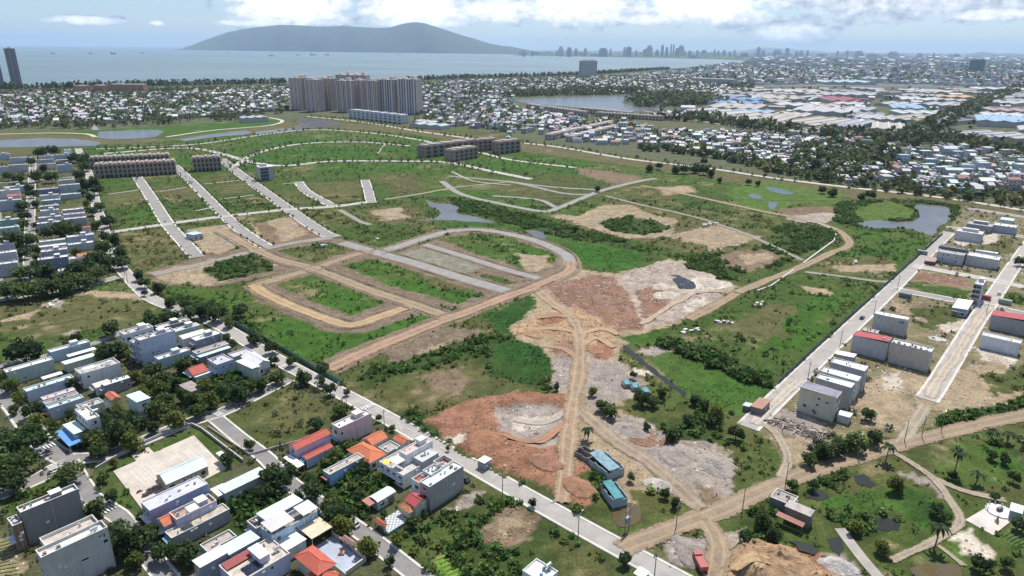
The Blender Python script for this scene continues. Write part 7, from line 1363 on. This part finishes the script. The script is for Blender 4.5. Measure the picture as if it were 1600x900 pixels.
wallrun('cream wall around the blue-grey courtyard', [(519, 836), (572, 877), (541, 900)], 1.5, .22, mat((.55, .45, .34), .9, 'wall'), cap=CAPM)
wallrun('grey field wall beside the dry grass', [(325, 668), (390, 712), (470, 690)], .9, .2, GW)
# tiled front yard: alternate tiles laid one by one
q = PX([(587, 818), (622, 798), (638, 815), (607, 835)]); TA, TB = mat((.66, .66, .66), .5, 'plain'), mat((.30, .33, .36), .5, 'plain'); root = slab('front_yard', [(587, 818), (622, 798), (638, 815), (607, 835)], .1, mat((.5, .5, .5), .8, 'plain'), 'checkered tiled front yard of the small beige house', 'yard', 'structure')
tm_ = {}
for i in range(11):
    for j in range(9):
        f = lambda u, v: (q[0]*(1-u)+q[1]*u)*(1-v)+(q[3]*(1-u)+q[2]*u)*v
        c = [f((i+.04)/11, (j+.04)/9), f((i+.96)/11, (j+.04)/9), f((i+.96)/11, (j+.96)/9), f((i+.04)/11, (j+.96)/9)]; c0 = c[0]
        if 'm' not in tm_: tm_['m'] = [(*(p-c0), 0) for p in c]
        k = (i+j) % 2
        if k not in tm_:
            mb = MB(); mb.poly(tm_['m'] if ((c[1]-c[0])[0]*(c[3]-c[0])[1]-(c[1]-c[0])[1]*(c[3]-c[0])[0]) > 0 else tm_['m'][::-1]); tm_[k] = mb.mesh('tile'); tm_[k].materials.append((TA, TB)[k])
        link('tile', tm_[k], None, root, (c0[0], c0[1], .125))
wallrun('teal fence around the checkered yard', [(587, 819), (607, 837), (640, 816)], 1.0, .1, mat((.20, .42, .38), .7, 'plain'), name='yard_fence', cat='fence')
def gate(label, px, ang_, wd, h, m, rm):
    o_ = P(*px); root = empty('gateway', o_[0], o_[1], 0, ang_); tag(root, label, 'gate')
    for x in (0, wd): MB().box(x-.25, -.25, 0, x+.25, .25, h).build('pillar', m, root)
    MB().hexa([(-.7, -.8, h), (wd+.7, -.8, h), (wd+.7, .8, h), (-.7, .8, h), (-.2, -.1, h+.8), (wd+.2, -.1, h+.8), (wd+.2, .1, h+.8), (-.2, .1, h+.8)]).build('roof', rm, root); MB().box(.25, -.04, 0, wd-.25, .04, h-.6).build('leaf', STEEL, root)
TLM = mat(ORANGE, .7, 'tile'); gate('tile-roofed gateway of the checkered yard', (590, 824), math.atan2(-UG[1], -UG[0]), 3.4, 2.6, mat(CREAM, .8, 'wall'), TLM); gate('pink gateway on the courtyard wall', (540, 853), math.atan2(-UG[1], -UG[0]), 3.6, 2.8, mat((.45, .26, .22), .8, 'wall'), mat((.45, .26, .22), .8, 'tile'))
o_ = P(534, 866); root = empty('planter', o_[0], o_[1], .16); tag(root, 'stone bonsai planter in the blue-grey courtyard', 'planter'); MB().box(-.8, -.6, 0, .8, .6, .6).build('pot', mat((.40, .22, .17), .8, 'plain'), root); MB().cyl(0, 0, .6, 1.9, .28, .1).build('rockery', mat((.35, .2, .16), .9, 'plain'), root)
# memorial
slab('memorial_paving', [(1508, 813), (1547, 790), (1582, 813), (1552, 837)], .2, mat((.60, .53, .48), .8, 'road'), 'pale pinkish paved memorial court at the right edge', 'paving', 'structure')
o_ = P(1561, 800); root = empty('memorial', o_[0], o_[1], .2, .3); tag(root, 'white round memorial dais with a dark altar', 'memorial'); MB().cyl(0, 0, 0, .35, 3.6, n=20).build('dais', mat((.62, .62, .64), .8, 'plain'), root); MB().box(-.9, -.4, .35, .9, .4, 1.4).build('altar', mat((.16, .12, .11), .7, 'plain'), root)
for k in range(5): MB().cyl(3.3*math.cos(.5+k*.55), 3.3*math.sin(.5+k*.55), .35, 1.3, .14).build('post', mat((.6, .6, .6), .8, 'plain'), root)
o_ = P(1557, 817); root = empty('statue', o_[0], o_[1], .2); tag(root, 'small brown statue on the memorial court', 'statue'); MB().box(-.4, -.4, 0, .4, .4, .8).build('plinth', mat((.4, .33, .28), .8, 'plain'), root); MB().cyl(0, 0, .8, 2.3, .32, .14, n=9).build('figure', mat((.22, .13, .10), .8, 'plain'), root)
# green site fences: panels between posts
def fence(label, pts, h, pm, step=3.0):
    c = smooth(PX(pts), 1.0); s = np.cumsum(np.r_[0, np.linalg.norm(np.diff(c, axis=0), axis=1)]); n = int(s[-1]/step); root = empty('site_fence', c[0][0], c[0][1]); tag(root, label, 'fence')
    mb = MB(); mb.box(.04, -.03, .05, step-.04, .03, h); [mb.box(k, -.06, .05, k+.06, -.03, h) for k in np.arange(.3, step-.2, .45)]; me = mb.mesh('panel'); me.materials.append(pm); pb = MB(); pb.box(-.05, -.05, -.2, .05, .05, h+.1); pm2 = pb.mesh('post'); pm2.materials.append(STEEL); prev = c[0]
    for k in range(n):
        a_ = np.array([np.interp(k*step, s, c[:, 0]), np.interp(k*step, s, c[:, 1])]); b_ = np.array([np.interp((k+1)*step, s, c[:, 0]), np.interp((k+1)*step, s, c[:, 1])]); an = math.atan2(*(b_-a_)[::-1])
        o = link('panel', me, None, root, (a_[0]-c[0][0], a_[1]-c[0][1], 0), an); o.rotation_euler = (random.uniform(-.05, .05), 0, an); link('post', pm2, None, root, (a_[0]-c[0][0], a_[1]-c[0][1], 0), an)
fence('long dark green sheet fence along the estate street', [(1216, 600), (1300, 522), (1400, 432), (1473, 366)], 2.3, mat((.05, .12, .09), .6, 'plain'))
fence('teal sheet fence beside the long street', [(366, 508), (400, 525), (450, 553), (500, 583), (541, 606)], 2.2, mat((.07, .17, .17), .6, 'plain'))
# utility poles
def polemesh():
    mb = MB(); mb.tube((0, 0, -.3), (0, 0, 8.6), .16, .10, 7); return mb
pmesh = polemesh().mesh('shaft'); pmesh.materials.append(mat((.24, .22, .20), .9, 'plain')); am = MB().box(-.9, -.06, 7.6, .9, .06, 7.75).box(-.8, -.05, 7.75, -.7, .05, 7.95).box(.7, -.05, 7.75, .8, .05, 7.95).mesh('crossarm'); am.materials.append(mat((.22, .2, .19), .8, 'plain'))
lm = MB().tube((0, 0, 8.2), (1.6, 0, 8.9), .05, .05, 5).box(1.3, -.12, 8.8, 2.0, .12, 8.95).mesh('lamp'); lm.materials.append(STEEL)
PB = []
for px, wh in [((903, 843), 'long street below the dirt mound'), ((785, 776), 'long street opposite the weedy plot'), ((668, 720), 'long street by the pink roof block'), ((601, 673), 'long street by the orange-tiled wing'), ((542, 640), 'long street by the zebra crossing'), ((1022, 905), 'long street at the lower edge'), ((1056, 826), 'start of the muddy road'), ((1160, 797), 'muddy road by the dirt track'), ((1227, 758), 'muddy road by the old brick house'), ((1340, 714), 'muddy road by the thicket'), ((1413, 690), 'muddy road by the estate track'), ((1440, 682), 'muddy road beyond the estate track'), ((1470, 676), 'muddy road farther on'), ((1262, 594), 'estate street by the grey houses'), ((1312, 543), 'estate street by the red roof'), ((1365, 492), 'estate street by the lone grey house'), ((1402, 452), 'estate corner by the fence'), ((1541, 490), 'second estate street crossing'), ((1588, 420), 'second estate street at the right'), ((195, 430), 'bend of the long street'), ((200, 443), 'bend of the long street by the meadow')]:
    a_ = P(*px); root = empty('utility_pole', a_[0], a_[1], 0, math.atan2(VG[1], VG[0])); tag(root, 'grey concrete pole beside the '+wh, 'pole', 'utility poles'); link('shaft', pmesh, None, root); link('crossarm', am, None, root); (link('lamp', lm, None, root) if len(PB) % 3 == 0 else None); PB.append(a_)
a_ = P(976, 833); root = empty('transformer', a_[0], a_[1], 0, math.atan2(VG[1], VG[0])); tag(root, 'twin-pole transformer with grey tank beside the street junction', 'transformer'); link('pole', pmesh, None, root, (0, 0, 0)); link('pole', pmesh, None, root, (2.2, 0, 0)); MB().box(.3, -.5, 3.2, 1.9, .5, 4.8).build('tank', mat((.25, .28, .32), .5, 'plain'), root); MB().box(-.3, -.15, 7.2, 2.5, .15, 7.4).build('crossarm', mat((.22, .2, .19), .8, 'plain'), root)
# vehicles
TYRE = mat((.03, .03, .03), .9, 'plain')
def vehicle(label, px, ang_, c, kind='car'):
    a_ = P(*px); root = empty('parked_car' if kind == 'car' else 'truck', a_[0], a_[1], .1, ang_); tag(root, label, kind); bm_ = mat(c, .3, 'plain')
    if kind == 'car':
        mb = MB(); mb.hexa([(0, -.85, .3), (4.3, -.85, .3), (4.3, .85, .3), (0, .85, .3), (.05, -.85, .85), (4.2, -.8, .8), (4.2, .8, .8), (.05, .85, .85)]); mb.build('body', bm_, root); cb = MB(); cb.hexa([(.4, -.78, .85), (3.2, -.78, .84), (3.2, .78, .84), (.4, .78, .85), (.8, -.62, 1.45), (2.5, -.62, 1.45), (2.5, .62, 1.45), (.8, .62, 1.45)]); cb.build('window', GLASS, root); MB().box(.85, -.6, 1.45, 2.45, .6, 1.5).build('roof', bm_, root); wx = (.8, 3.4)
    else:
        MB().box(0, -1.1, .9, 4.2, 1.1, 2.2).build('tipper_bed', bm_, root); MB().hexa([(4.35, -1.1, .6), (6.0, -1.1, .6), (6.0, 1.1, .6), (4.35, 1.1, .6), (4.35, -1.05, 2.6), (5.7, -1.05, 2.6), (5.7, 1.05, 2.6), (4.35, 1.05, 2.6)]).build('cab', bm_, root); MB().box(5.72, -.9, 1.5, 5.95, .9, 2.3).build('windscreen', GLASS, root); MB().box(0, -.5, .6, 4.4, .5, .9).build('chassis', DARK, root); wx = (.8, 1.9, 5.0)
    r = .33 if kind == 'car' else .5
    for x in wx:
        for y in (-.85, .85): o = MB().tube((0, -.1, 0), (0, .1, 0), r, r, 10).build('wheel', TYRE, root, (x, y*(1 if kind == 'car' else 1.15), r))
av_ = math.atan2(VG[1], VG[0]); au_ = math.atan2(UG[1], UG[0])
vehicle('red tipper truck on the dirt track at the lower edge', (1100, 897), 1.7, (.40, .10, .08), 'truck'); vehicle('dark car parked beside the ribbed grey house', (733, 755), au_, (.06, .06, .07)); vehicle('white car on the curving street at the left', (40, 758), 2.75, (.7, .7, .7)); vehicle('silver car parked on the lane by the gardens', (560, 826), au_, (.55, .56, .58)); vehicle('grey car parked on the side street', (368, 634), av_, (.3, .31, .33)); vehicle('white car on the upper street', (170, 390), 2.15, (.7, .7, .7)); vehicle('dark car on the estate street', (1345, 500), av_, (.08, .08, .1)); vehicle('white van at the estate crossing', (1560, 462), av_, (.7, .7, .68))
def bike(px, ang_, label):
    a_ = P(*px); root = empty('motorbike', a_[0], a_[1], .1, ang_); tag(root, label, 'motorbike', 'motorbikes'); MB().hexa([(.2, -.14, .35), (1.3, -.12, .35), (1.3, .12, .35), (.2, .14, .35), (.1, -.16, .8), (1.2, -.1, .95), (1.2, .1, .95), (.1, .16, .8)]).build('body', mat((.12, .05, .05), .4, 'plain'), root); MB().box(1.1, -.35, .98, 1.2, .35, 1.05).build('handlebar', STEEL, root)
    for x in (.15, 1.45): MB().tube((0, -.05, 0), (0, .05, 0), .28, .28, 9).build('wheel', TYRE, root, (x, 0, .28))
for k in range(5): bike((491+k*4.2, 600.5+k*2.1), av_, 'parked motorbike, %s in the row beside the long street' % ORD[k])
bike((68, 743), 2.7, 'motorbike riding along the curving street at the left'); bike((222, 778), .4, 'motorbike parked beside the plaza stall'); bike((214, 772), .8, 'motorbike standing on the plaza edge')
# stall on the plaza
a_ = P(232, 773); root = empty('market_stall', a_[0], a_[1], .22, av_); tag(root, 'cluttered stall with coloured goods at the plaza corner', 'stall'); MB().box(0, 0, 0, 3.4, 1.6, .8).build('table', mat((.35, .3, .26), .8, 'plain'), root)
for k in range(9): MB().box(.1+.36*k, .2+.5*(k % 2), .8, .4+.36*k, .6+.5*(k % 2), 1.0+.25*(k % 3)).build('goods', mat(random.choice([(.5, .12, .1), (.1, .2, .45), (.6, .5, .2), (.6, .6, .6)]), .7, 'plain'), root)
for x in (0, 3.3): MB().box(x, 0, 0, x+.07, .07, 2.3).build('post', STEEL, root)
MB().box(-.3, -.4, 2.3, 3.8, 1.9, 2.38).build('roof', mat((.58, .50, .40), .7, 'sheet'), root)
# white canopy beside the plaza, site cabin, containers, concrete units
awning('white canopy hut at the right end of the plaza', ((352, 720), (362, 717), (337, 709)), 3.0, (.68, .74, .74))
house('site cabin with pale blue roof on the cleared plot', (302, 369), (313, 364.5), (293, 364), 3.4, (.50, .52, .54), rc=(.45, .64, .72), par=0, ends='S', name='site_cabin', cat='cabin')
for k, (px, c, lb_) in enumerate([((1424, 466), (.14, .17, .20), 'dark shipping container at the estate corner'), ((1548, 469), (.34, .07, .07), 'dark red shipping container by the narrow tower house'), ((1580, 476), (.30, .34, .30), 'grey-green shipping container at the right edge'), ((1449, 398), (.25, .28, .30), 'grey container beside the estate fence')]):
    a_ = P(*px); root = empty('container', a_[0], a_[1], 0, au_); tag(root, lb_, 'container'); MB().box(0, 0, .1, 6, 2.4, 2.6).build('box', mat(c, .6, 'plain'), root); rb = MB(); [rb.box(k_, -.05, .2, k_+.12, 0, 2.5) for k_ in np.arange(.2, 5.9, .4)]; rb.build('rib', mat(tuple(q*.8 for q in c), .6, 'plain'), root)
def units(label, px, n, seed, sz=(2.4, 1.2, .5), spread=5):
    g = random.Random(seed); a_ = P(*px); root = empty('concrete_units', a_[0], a_[1], 0, g.uniform(0, 3)); tag(root, label, 'concrete units'); m = mat((.66, .64, .60), .85, 'plain')
    for k in range(n): o = MB().box(-sz[0]/2, -sz[1]/2, 0, sz[0]/2, sz[1]/2, sz[2]).build('unit', m, root, (g.uniform(-spread, spread), g.uniform(-spread*.25, spread*.25), .05+.52*(k % 2)*(k > 2)), g.uniform(-.3, .3))
units('pale concrete units lying in the fenced field, lower group', (1080, 517), 7, 1); units('pale concrete units lying in the fenced field, middle group', (1135, 505), 8, 2); units('pale concrete units beside the dirt road', (1183, 477), 6, 3); units('pale concrete slabs by the estate fence track', (1335, 411), 8, 4); units('white slabs dumped on the meadow', (82, 474), 9, 5, (2.0, 1.4, .25)); units('white slab lying beside the new grey road', (588, 373), 3, 6, (3, 2, .5), 2); units('white blocks on the middle plot', (508, 385), 4, 7, (2.4, 2, 1.5), 3); units('dark pipes stacked on the dry ground', (1108, 351), 14, 8, (3, .8, .8), 9)
# pile of salvaged beams below the cream house
a_ = P(1240, 668); root = empty('beam_pile', a_[0], a_[1]); tag(root, 'large pile of salvaged timber and concrete beams below the cream house', 'beam pile'); bms = [MB().box(-2.6, -.14, 0, 2.6, .14, .26).mesh('beam') for _ in range(2)]; bms[0].materials.append(mat((.50, .44, .37), .9, 'plain')); bms[1].materials.append(mat((.20, .17, .14), .9, 'plain'))
for k in range(70):
    u = random.uniform(-11, 9); v = random.uniform(-3.2, 3.2); q = UG*u+VG*v*.9; o = link('beam', bms[k % 2], None, root, (q[0], q[1], random.uniform(.02, 1.0))); o.rotation_euler = (0, random.uniform(-.12, .12), random.choice([au_, av_, au_+.5])+random.uniform(-.35, .35))
# white drainage wall along the curving track
wallrun('white concrete drainage wall along the curving dirt road', [(1255, 412), (1285, 390), (1303, 377), (1306, 367), (1297, 358), (1278, 350), (1260, 347)], .8, .8, mat((.66, .64, .60), .85, 'wall'), name='drainage_wall')
wallrun('pale pipe lying beside the spoil track', [(1183, 455), (1205, 447), (1240, 422)], .6, .7, mat((.62, .60, .57), .85, 'wall'), name='drainage_wall')
# earth banks thrown up along the new roads
def berm(key, side, h, wd, label, off0=.6):
    c, w_ = ROADS[key]; c = smooth(c[::2], 2.2) if len(c) > 6 else c; s = np.cumsum(np.r_[0, np.linalg.norm(np.diff(c, axis=0), axis=1)]); n = len(c); hh = h*(.35+1.3*fbm(s*.22, s*0+side*5, 51, 3))*np.minimum(1, np.minimum(s, s[-1]-s)/5); prof = [(0, 0), (.3, .7), (.5, 1), (.75, .6), (1, 0)]; V = []
    for u, k in prof: o_ = offs(c, side*(w_*.5+off0+wd*u+(fbm(s*.3, s*0+u*3, 53, 3)-.5)*.9)); V.append(np.c_[o_, hh*k*(.8+.5*fbm(s*.9, s*0+u*9, 55, 2))+.0])
    V = np.array(V).transpose(1, 0, 2).reshape(-1, 3); V[:, 2] -= .03; k = len(prof); q = [(i*k+j, (i+1)*k+j, (i+1)*k+j+1, i*k+j+1) if side < 0 else (i*k+j+1, (i+1)*k+j+1, (i+1)*k+j, i*k+j) for i in range(n-1) for j in range(k-1)]
    tag(link('earth_bank', fastmesh('earth_bank', V, np.array(q)), SOILB), label, 'earth bank', kind='structure')
m, t, b = newmat('bank_soil'); b.inputs['Roughness'].default_value = .95
t.links.new(_mix(t, _map(t, _noise(t, .6, 6, rough=.7), .5, .68, 0, .8), _scale(t, (.23, .17, .12), _map(t, _noise(t, 1.6, 5, rough=.7), .3, .7, .6, 1.4)), (.07, .09, .03)), b.inputs['Base Color']); _bump(t, b, _noise(t, 2, 5), .8, .3); SOILB = m
for key, nm_ in (('d2', 'tan dirt road'), ('d3', 'upper tan dirt road'), ('d4', 'yellow dirt road'), ('d5', 'reddish dirt road'), ('S1b', 'new grey road'), ('S2', 'grey loop road'), ('S3', 'short grey road')):
    for sd_, wh in ((1, 'left'), (-1, 'right')): berm(key, sd_, .8, 2.4, 'bank of thrown-up earth on the %s side of the %s' % (wh, nm_))
# broken stone and building waste
def rubble(name, kinds, n, box, label, seed, cols, smin, smax, dens):
    g = np.random.default_rng(seed); X = g.uniform(box[0], box[1], n); Y = g.uniform(box[2], box[3], n); idx, _ = cover(X, Y); ok = np.isin(idx, [KN.index(k) for k in kinds]) & (fbm(X*.12, Y*.12, seed) > .44); X, Y = X[ok], Y[ok]; px, py = proj(X, Y, np.zeros(len(X))); ok = (px > -30) & (px < 1630) & (py < 930) & ~onroad(X, Y); X, Y = X[ok][:dens], Y[ok][:dens]; m_ = len(X)
    S = smin+(smax-smin)*g.uniform(0, 1, m_)**2.2; base = np.array([[-1, -1, -.4], [1, -1, -.4], [1, 1, -.4], [-1, 1, -.4], [-.7, -.6, .8], [.8, -.7, .6], [.6, .8, .9], [-.8, .6, .5]]); a_ = g.uniform(0, 6.28, m_); ca, sa = np.cos(a_), np.sin(a_); J = base[None]*g.uniform(.45, 1.0, (m_, 8, 3))*np.stack([S, S*g.uniform(.4, 1, m_), S*g.uniform(.4, .9, m_)], -1)[:, None]
    V = np.stack([X[:, None]+J[..., 0]*ca[:, None]-J[..., 1]*sa[:, None], Y[:, None]+J[..., 0]*sa[:, None]+J[..., 1]*ca[:, None], gz(X, Y)[:, None]+.1+J[..., 2]], -1).reshape(-1, 3); F = np.array([(4, 5, 6, 7), (0, 1, 5, 4), (1, 2, 6, 5), (2, 3, 7, 6), (3, 0, 4, 7)]); Q_ = (np.arange(m_)[:, None, None]*8+F[None]).reshape(-1, 4); cl = np.repeat(np.array(cols)[g.integers(0, len(cols), m_)]*g.uniform(.7, 1.2, (m_, 1)), 8, 0)
    tag(link(name, fastmesh(name, V, Q_, cl), RUBM), label, 'rubble', kind='stuff')
RUBM = attrmat('rubble_stone', .9, 1.5)
rubble('rubble', ('rubble', 'pink', 'white', 'clay', 'tan', 'estate', 'sand'), 120000, NEAR, 'broken concrete and stone scattered over the tip', 61, [(.50, .46, .42), (.40, .35, .30), (.62, .58, .53), (.30, .20, .15), (.36, .33, .31)], .15, .75, 13000)
rubble('earth_clods', ('red', 'orange', 'clay', 'rim', 'brown'), 160000, NEAR, 'clods of earth on the bare soil and road edges', 62, [(.28, .16, .10), (.34, .20, .12), (.22, .16, .12), (.36, .28, .2), (.20, .15, .11)], .15, .7, 13000)
# spoil heaps
def heap(label, px, r, h, colr, seed):
    a_ = P(*px); g = np.random.default_rng(seed); n, k = 34, 12; V = [(0, 0, h)]
    for j in range(1, k):
        t_ = 2*pi*np.arange(n)/n; u = j/(k-1); ox, oy = np.cos(t_), np.sin(t_); lob = .65+.7*fbm(ox*1.3+seed, oy*1.3, 11, 3); x_, y_ = r*u*lob*ox*1.35, r*u*lob*oy
        z_ = h*(1-u)**.9*(.35+1.3*fbm(x_*.35+seed*3, y_*.35, 13, 4))+.25*(fbm(x_*1.3, y_*1.3+seed, 15, 3)-.5) if j < k-1 else np.full(n, -.4); V += list(zip(x_.tolist(), y_.tolist(), z_.tolist()))
    Q_ = [(1+(j-1)*n+i, 1+j*n+i, 1+j*n+(i+1) % n, 1+(j-1)*n+(i+1) % n) for j in range(1, k-1) for i in range(n)]; Q_ += [(0, 1+i, 1+(i+1) % n, 1+(i+1) % n) for i in range(n)]
    me = bpy.data.meshes.new('spoil_heap'); me.from_pydata(V, [], [q[:3] if q[2] == q[3] else q for q in Q_]); me.update(); z = float(gz(np.array([a_[0]]), np.array([a_[1]]))[0])
    tag(link('spoil_heap', me, mat(colr, .95, 'soil'), None, (a_[0], a_[1], z), g.uniform(0, 3)), label, 'spoil heap', 'spoil heaps')
for k, (x, y, r, h, c, lb) in enumerate([(1030, 449, 7, 1.8, (.50, .43, .34), 'pale sandy heap left of the dark puddle'), (1045, 461, 8, 1.6, (.50, .43, .34), 'long pale sandy heap below the dark puddle'), (1108, 442, 10, 2.2, (.48, .42, .34), 'pale heap right of the dark puddle'), (1088, 478, 8, 2.0, (.48, .42, .34), 'pale heap near the lower edge of the spoil field'), (910, 455, 9, 1.6, (.24, .14, .10), 'dark red-brown heap beside the haul track'), (945, 470, 10, 1.8, (.25, .16, .11), 'red-brown heap in the middle of the clay'), (835, 520, 8, 1.8, (.38, .24, .13), 'orange heap at the left end of the spoil'), (930, 545, 7, 1.4, (.34, .18, .10), 'rusty heap above the collapsed huts'), (985, 672, 9, 2.2, (.32, .27, .23), 'grey rubble heap above the palm track'), (1060, 712, 10, 2.4, (.34, .28, .24), 'grey-brown heap in the rubble field'), (1115, 728, 10, 2.6, (.34, .29, .25), 'large pale rubble heap at the right of the rubble field'), (1035, 760, 7, 1.8, (.44, .40, .36), 'whitish rubble heap beside the dirt track'), (720, 660, 9, 1.6, (.30, .14, .08), 'red earth heap on the left of the red mound'), (760, 690, 10, 1.8, (.31, .15, .08), 'red earth heap low on the red mound'), (850, 725, 8, 1.6, (.30, .15, .09), 'red earth heap beside the haul track end'), (905, 765, 8, 1.8, (.31, .16, .09), 'red earth heap right of the haul track end'), (1215, 885, 13, 4.5, (.38, .24, .13), 'big orange earth mound at the lower edge'), (1075, 862, 8, 1.6, (.30, .25, .22), 'grey rubble heap left of the red truck'), (1310, 885, 7, 1.8, (.44, .41, .38), 'whitish rubble heap right of the orange mound'), (1440, 500, 5, 1.2, (.34, .26, .19), 'brown heap on the estate plot'), (1466, 530, 5, 1.6, (.6, .58, .55), 'white sand heap behind the beige estate house')]): heap(lb, (x, y), r*.62, h*.8, c, 90+k)
# crop rows
def crops(label, pts, n, colr, z=.25):
    p = PX(pts); mb = MB()
    for k in range(n):
        a_ = p[0]+(p[3]-p[0])*(k+.2)/n; b_ = p[1]+(p[2]-p[1])*(k+.2)/n; c_ = p[1]+(p[2]-p[1])*(k+.75)/n; d_ = p[0]+(p[3]-p[0])*(k+.75)/n; mb.hexa([(*a_, -.02), (*b_, -.02), (*c_, -.02), (*d_, -.02)]+[(*(q_*.8+(a_+b_+c_+d_)/4*.2), z) for q_ in (a_, b_, c_, d_)])
    tag(mb.build('crop_rows', mat(colr, .95, 'dirt' if False else 'plain')), label, 'crops', kind='stuff')
crops('rows of vegetables on tan soil at the lower left corner', [(-40, 858), (24, 838), (34, 905), (-40, 915)], 12, (.16, .17, .06)); crops('rows of vegetables at the right edge below the memorial', [(1562, 838), (1600, 815), (1660, 860), (1610, 870)], 9, (.06, .12, .03)); crops('bright green vegetable beds beside the weedy plot', [(678, 872), (698, 864), (734, 893), (704, 908)], 6, (.15, .27, .04), .2); crops('vegetable beds left of the big spreading tree', [(-30, 700), (14, 692), (22, 718), (-30, 738)], 6, (.07, .14, .03))
# ------------------------------------------------------------------ haze
mb = MB(); mb.box(-47000, -3000, -3, 47000, 62000, 790); hz = mb.build('haze', None)
hm = bpy.data.materials.new('haze_air'); hm.use_nodes = True; t = hm.node_tree; t.nodes.clear()
pv = t.nodes.new('ShaderNodeVolumePrincipled'); pv.inputs['Color'].default_value = (.56, .75, 1.0, 1); pv.inputs['Density'].default_value = HAZE_DENSITY; pv.inputs['Anisotropy'].default_value = .3
ou = t.nodes.new('ShaderNodeOutputMaterial'); t.links.new(pv.outputs[0], ou.inputs['Volume']); hz.data.materials.append(hm); tag(hz, 'pale blue haze over the whole view', 'haze', kind='stuff')
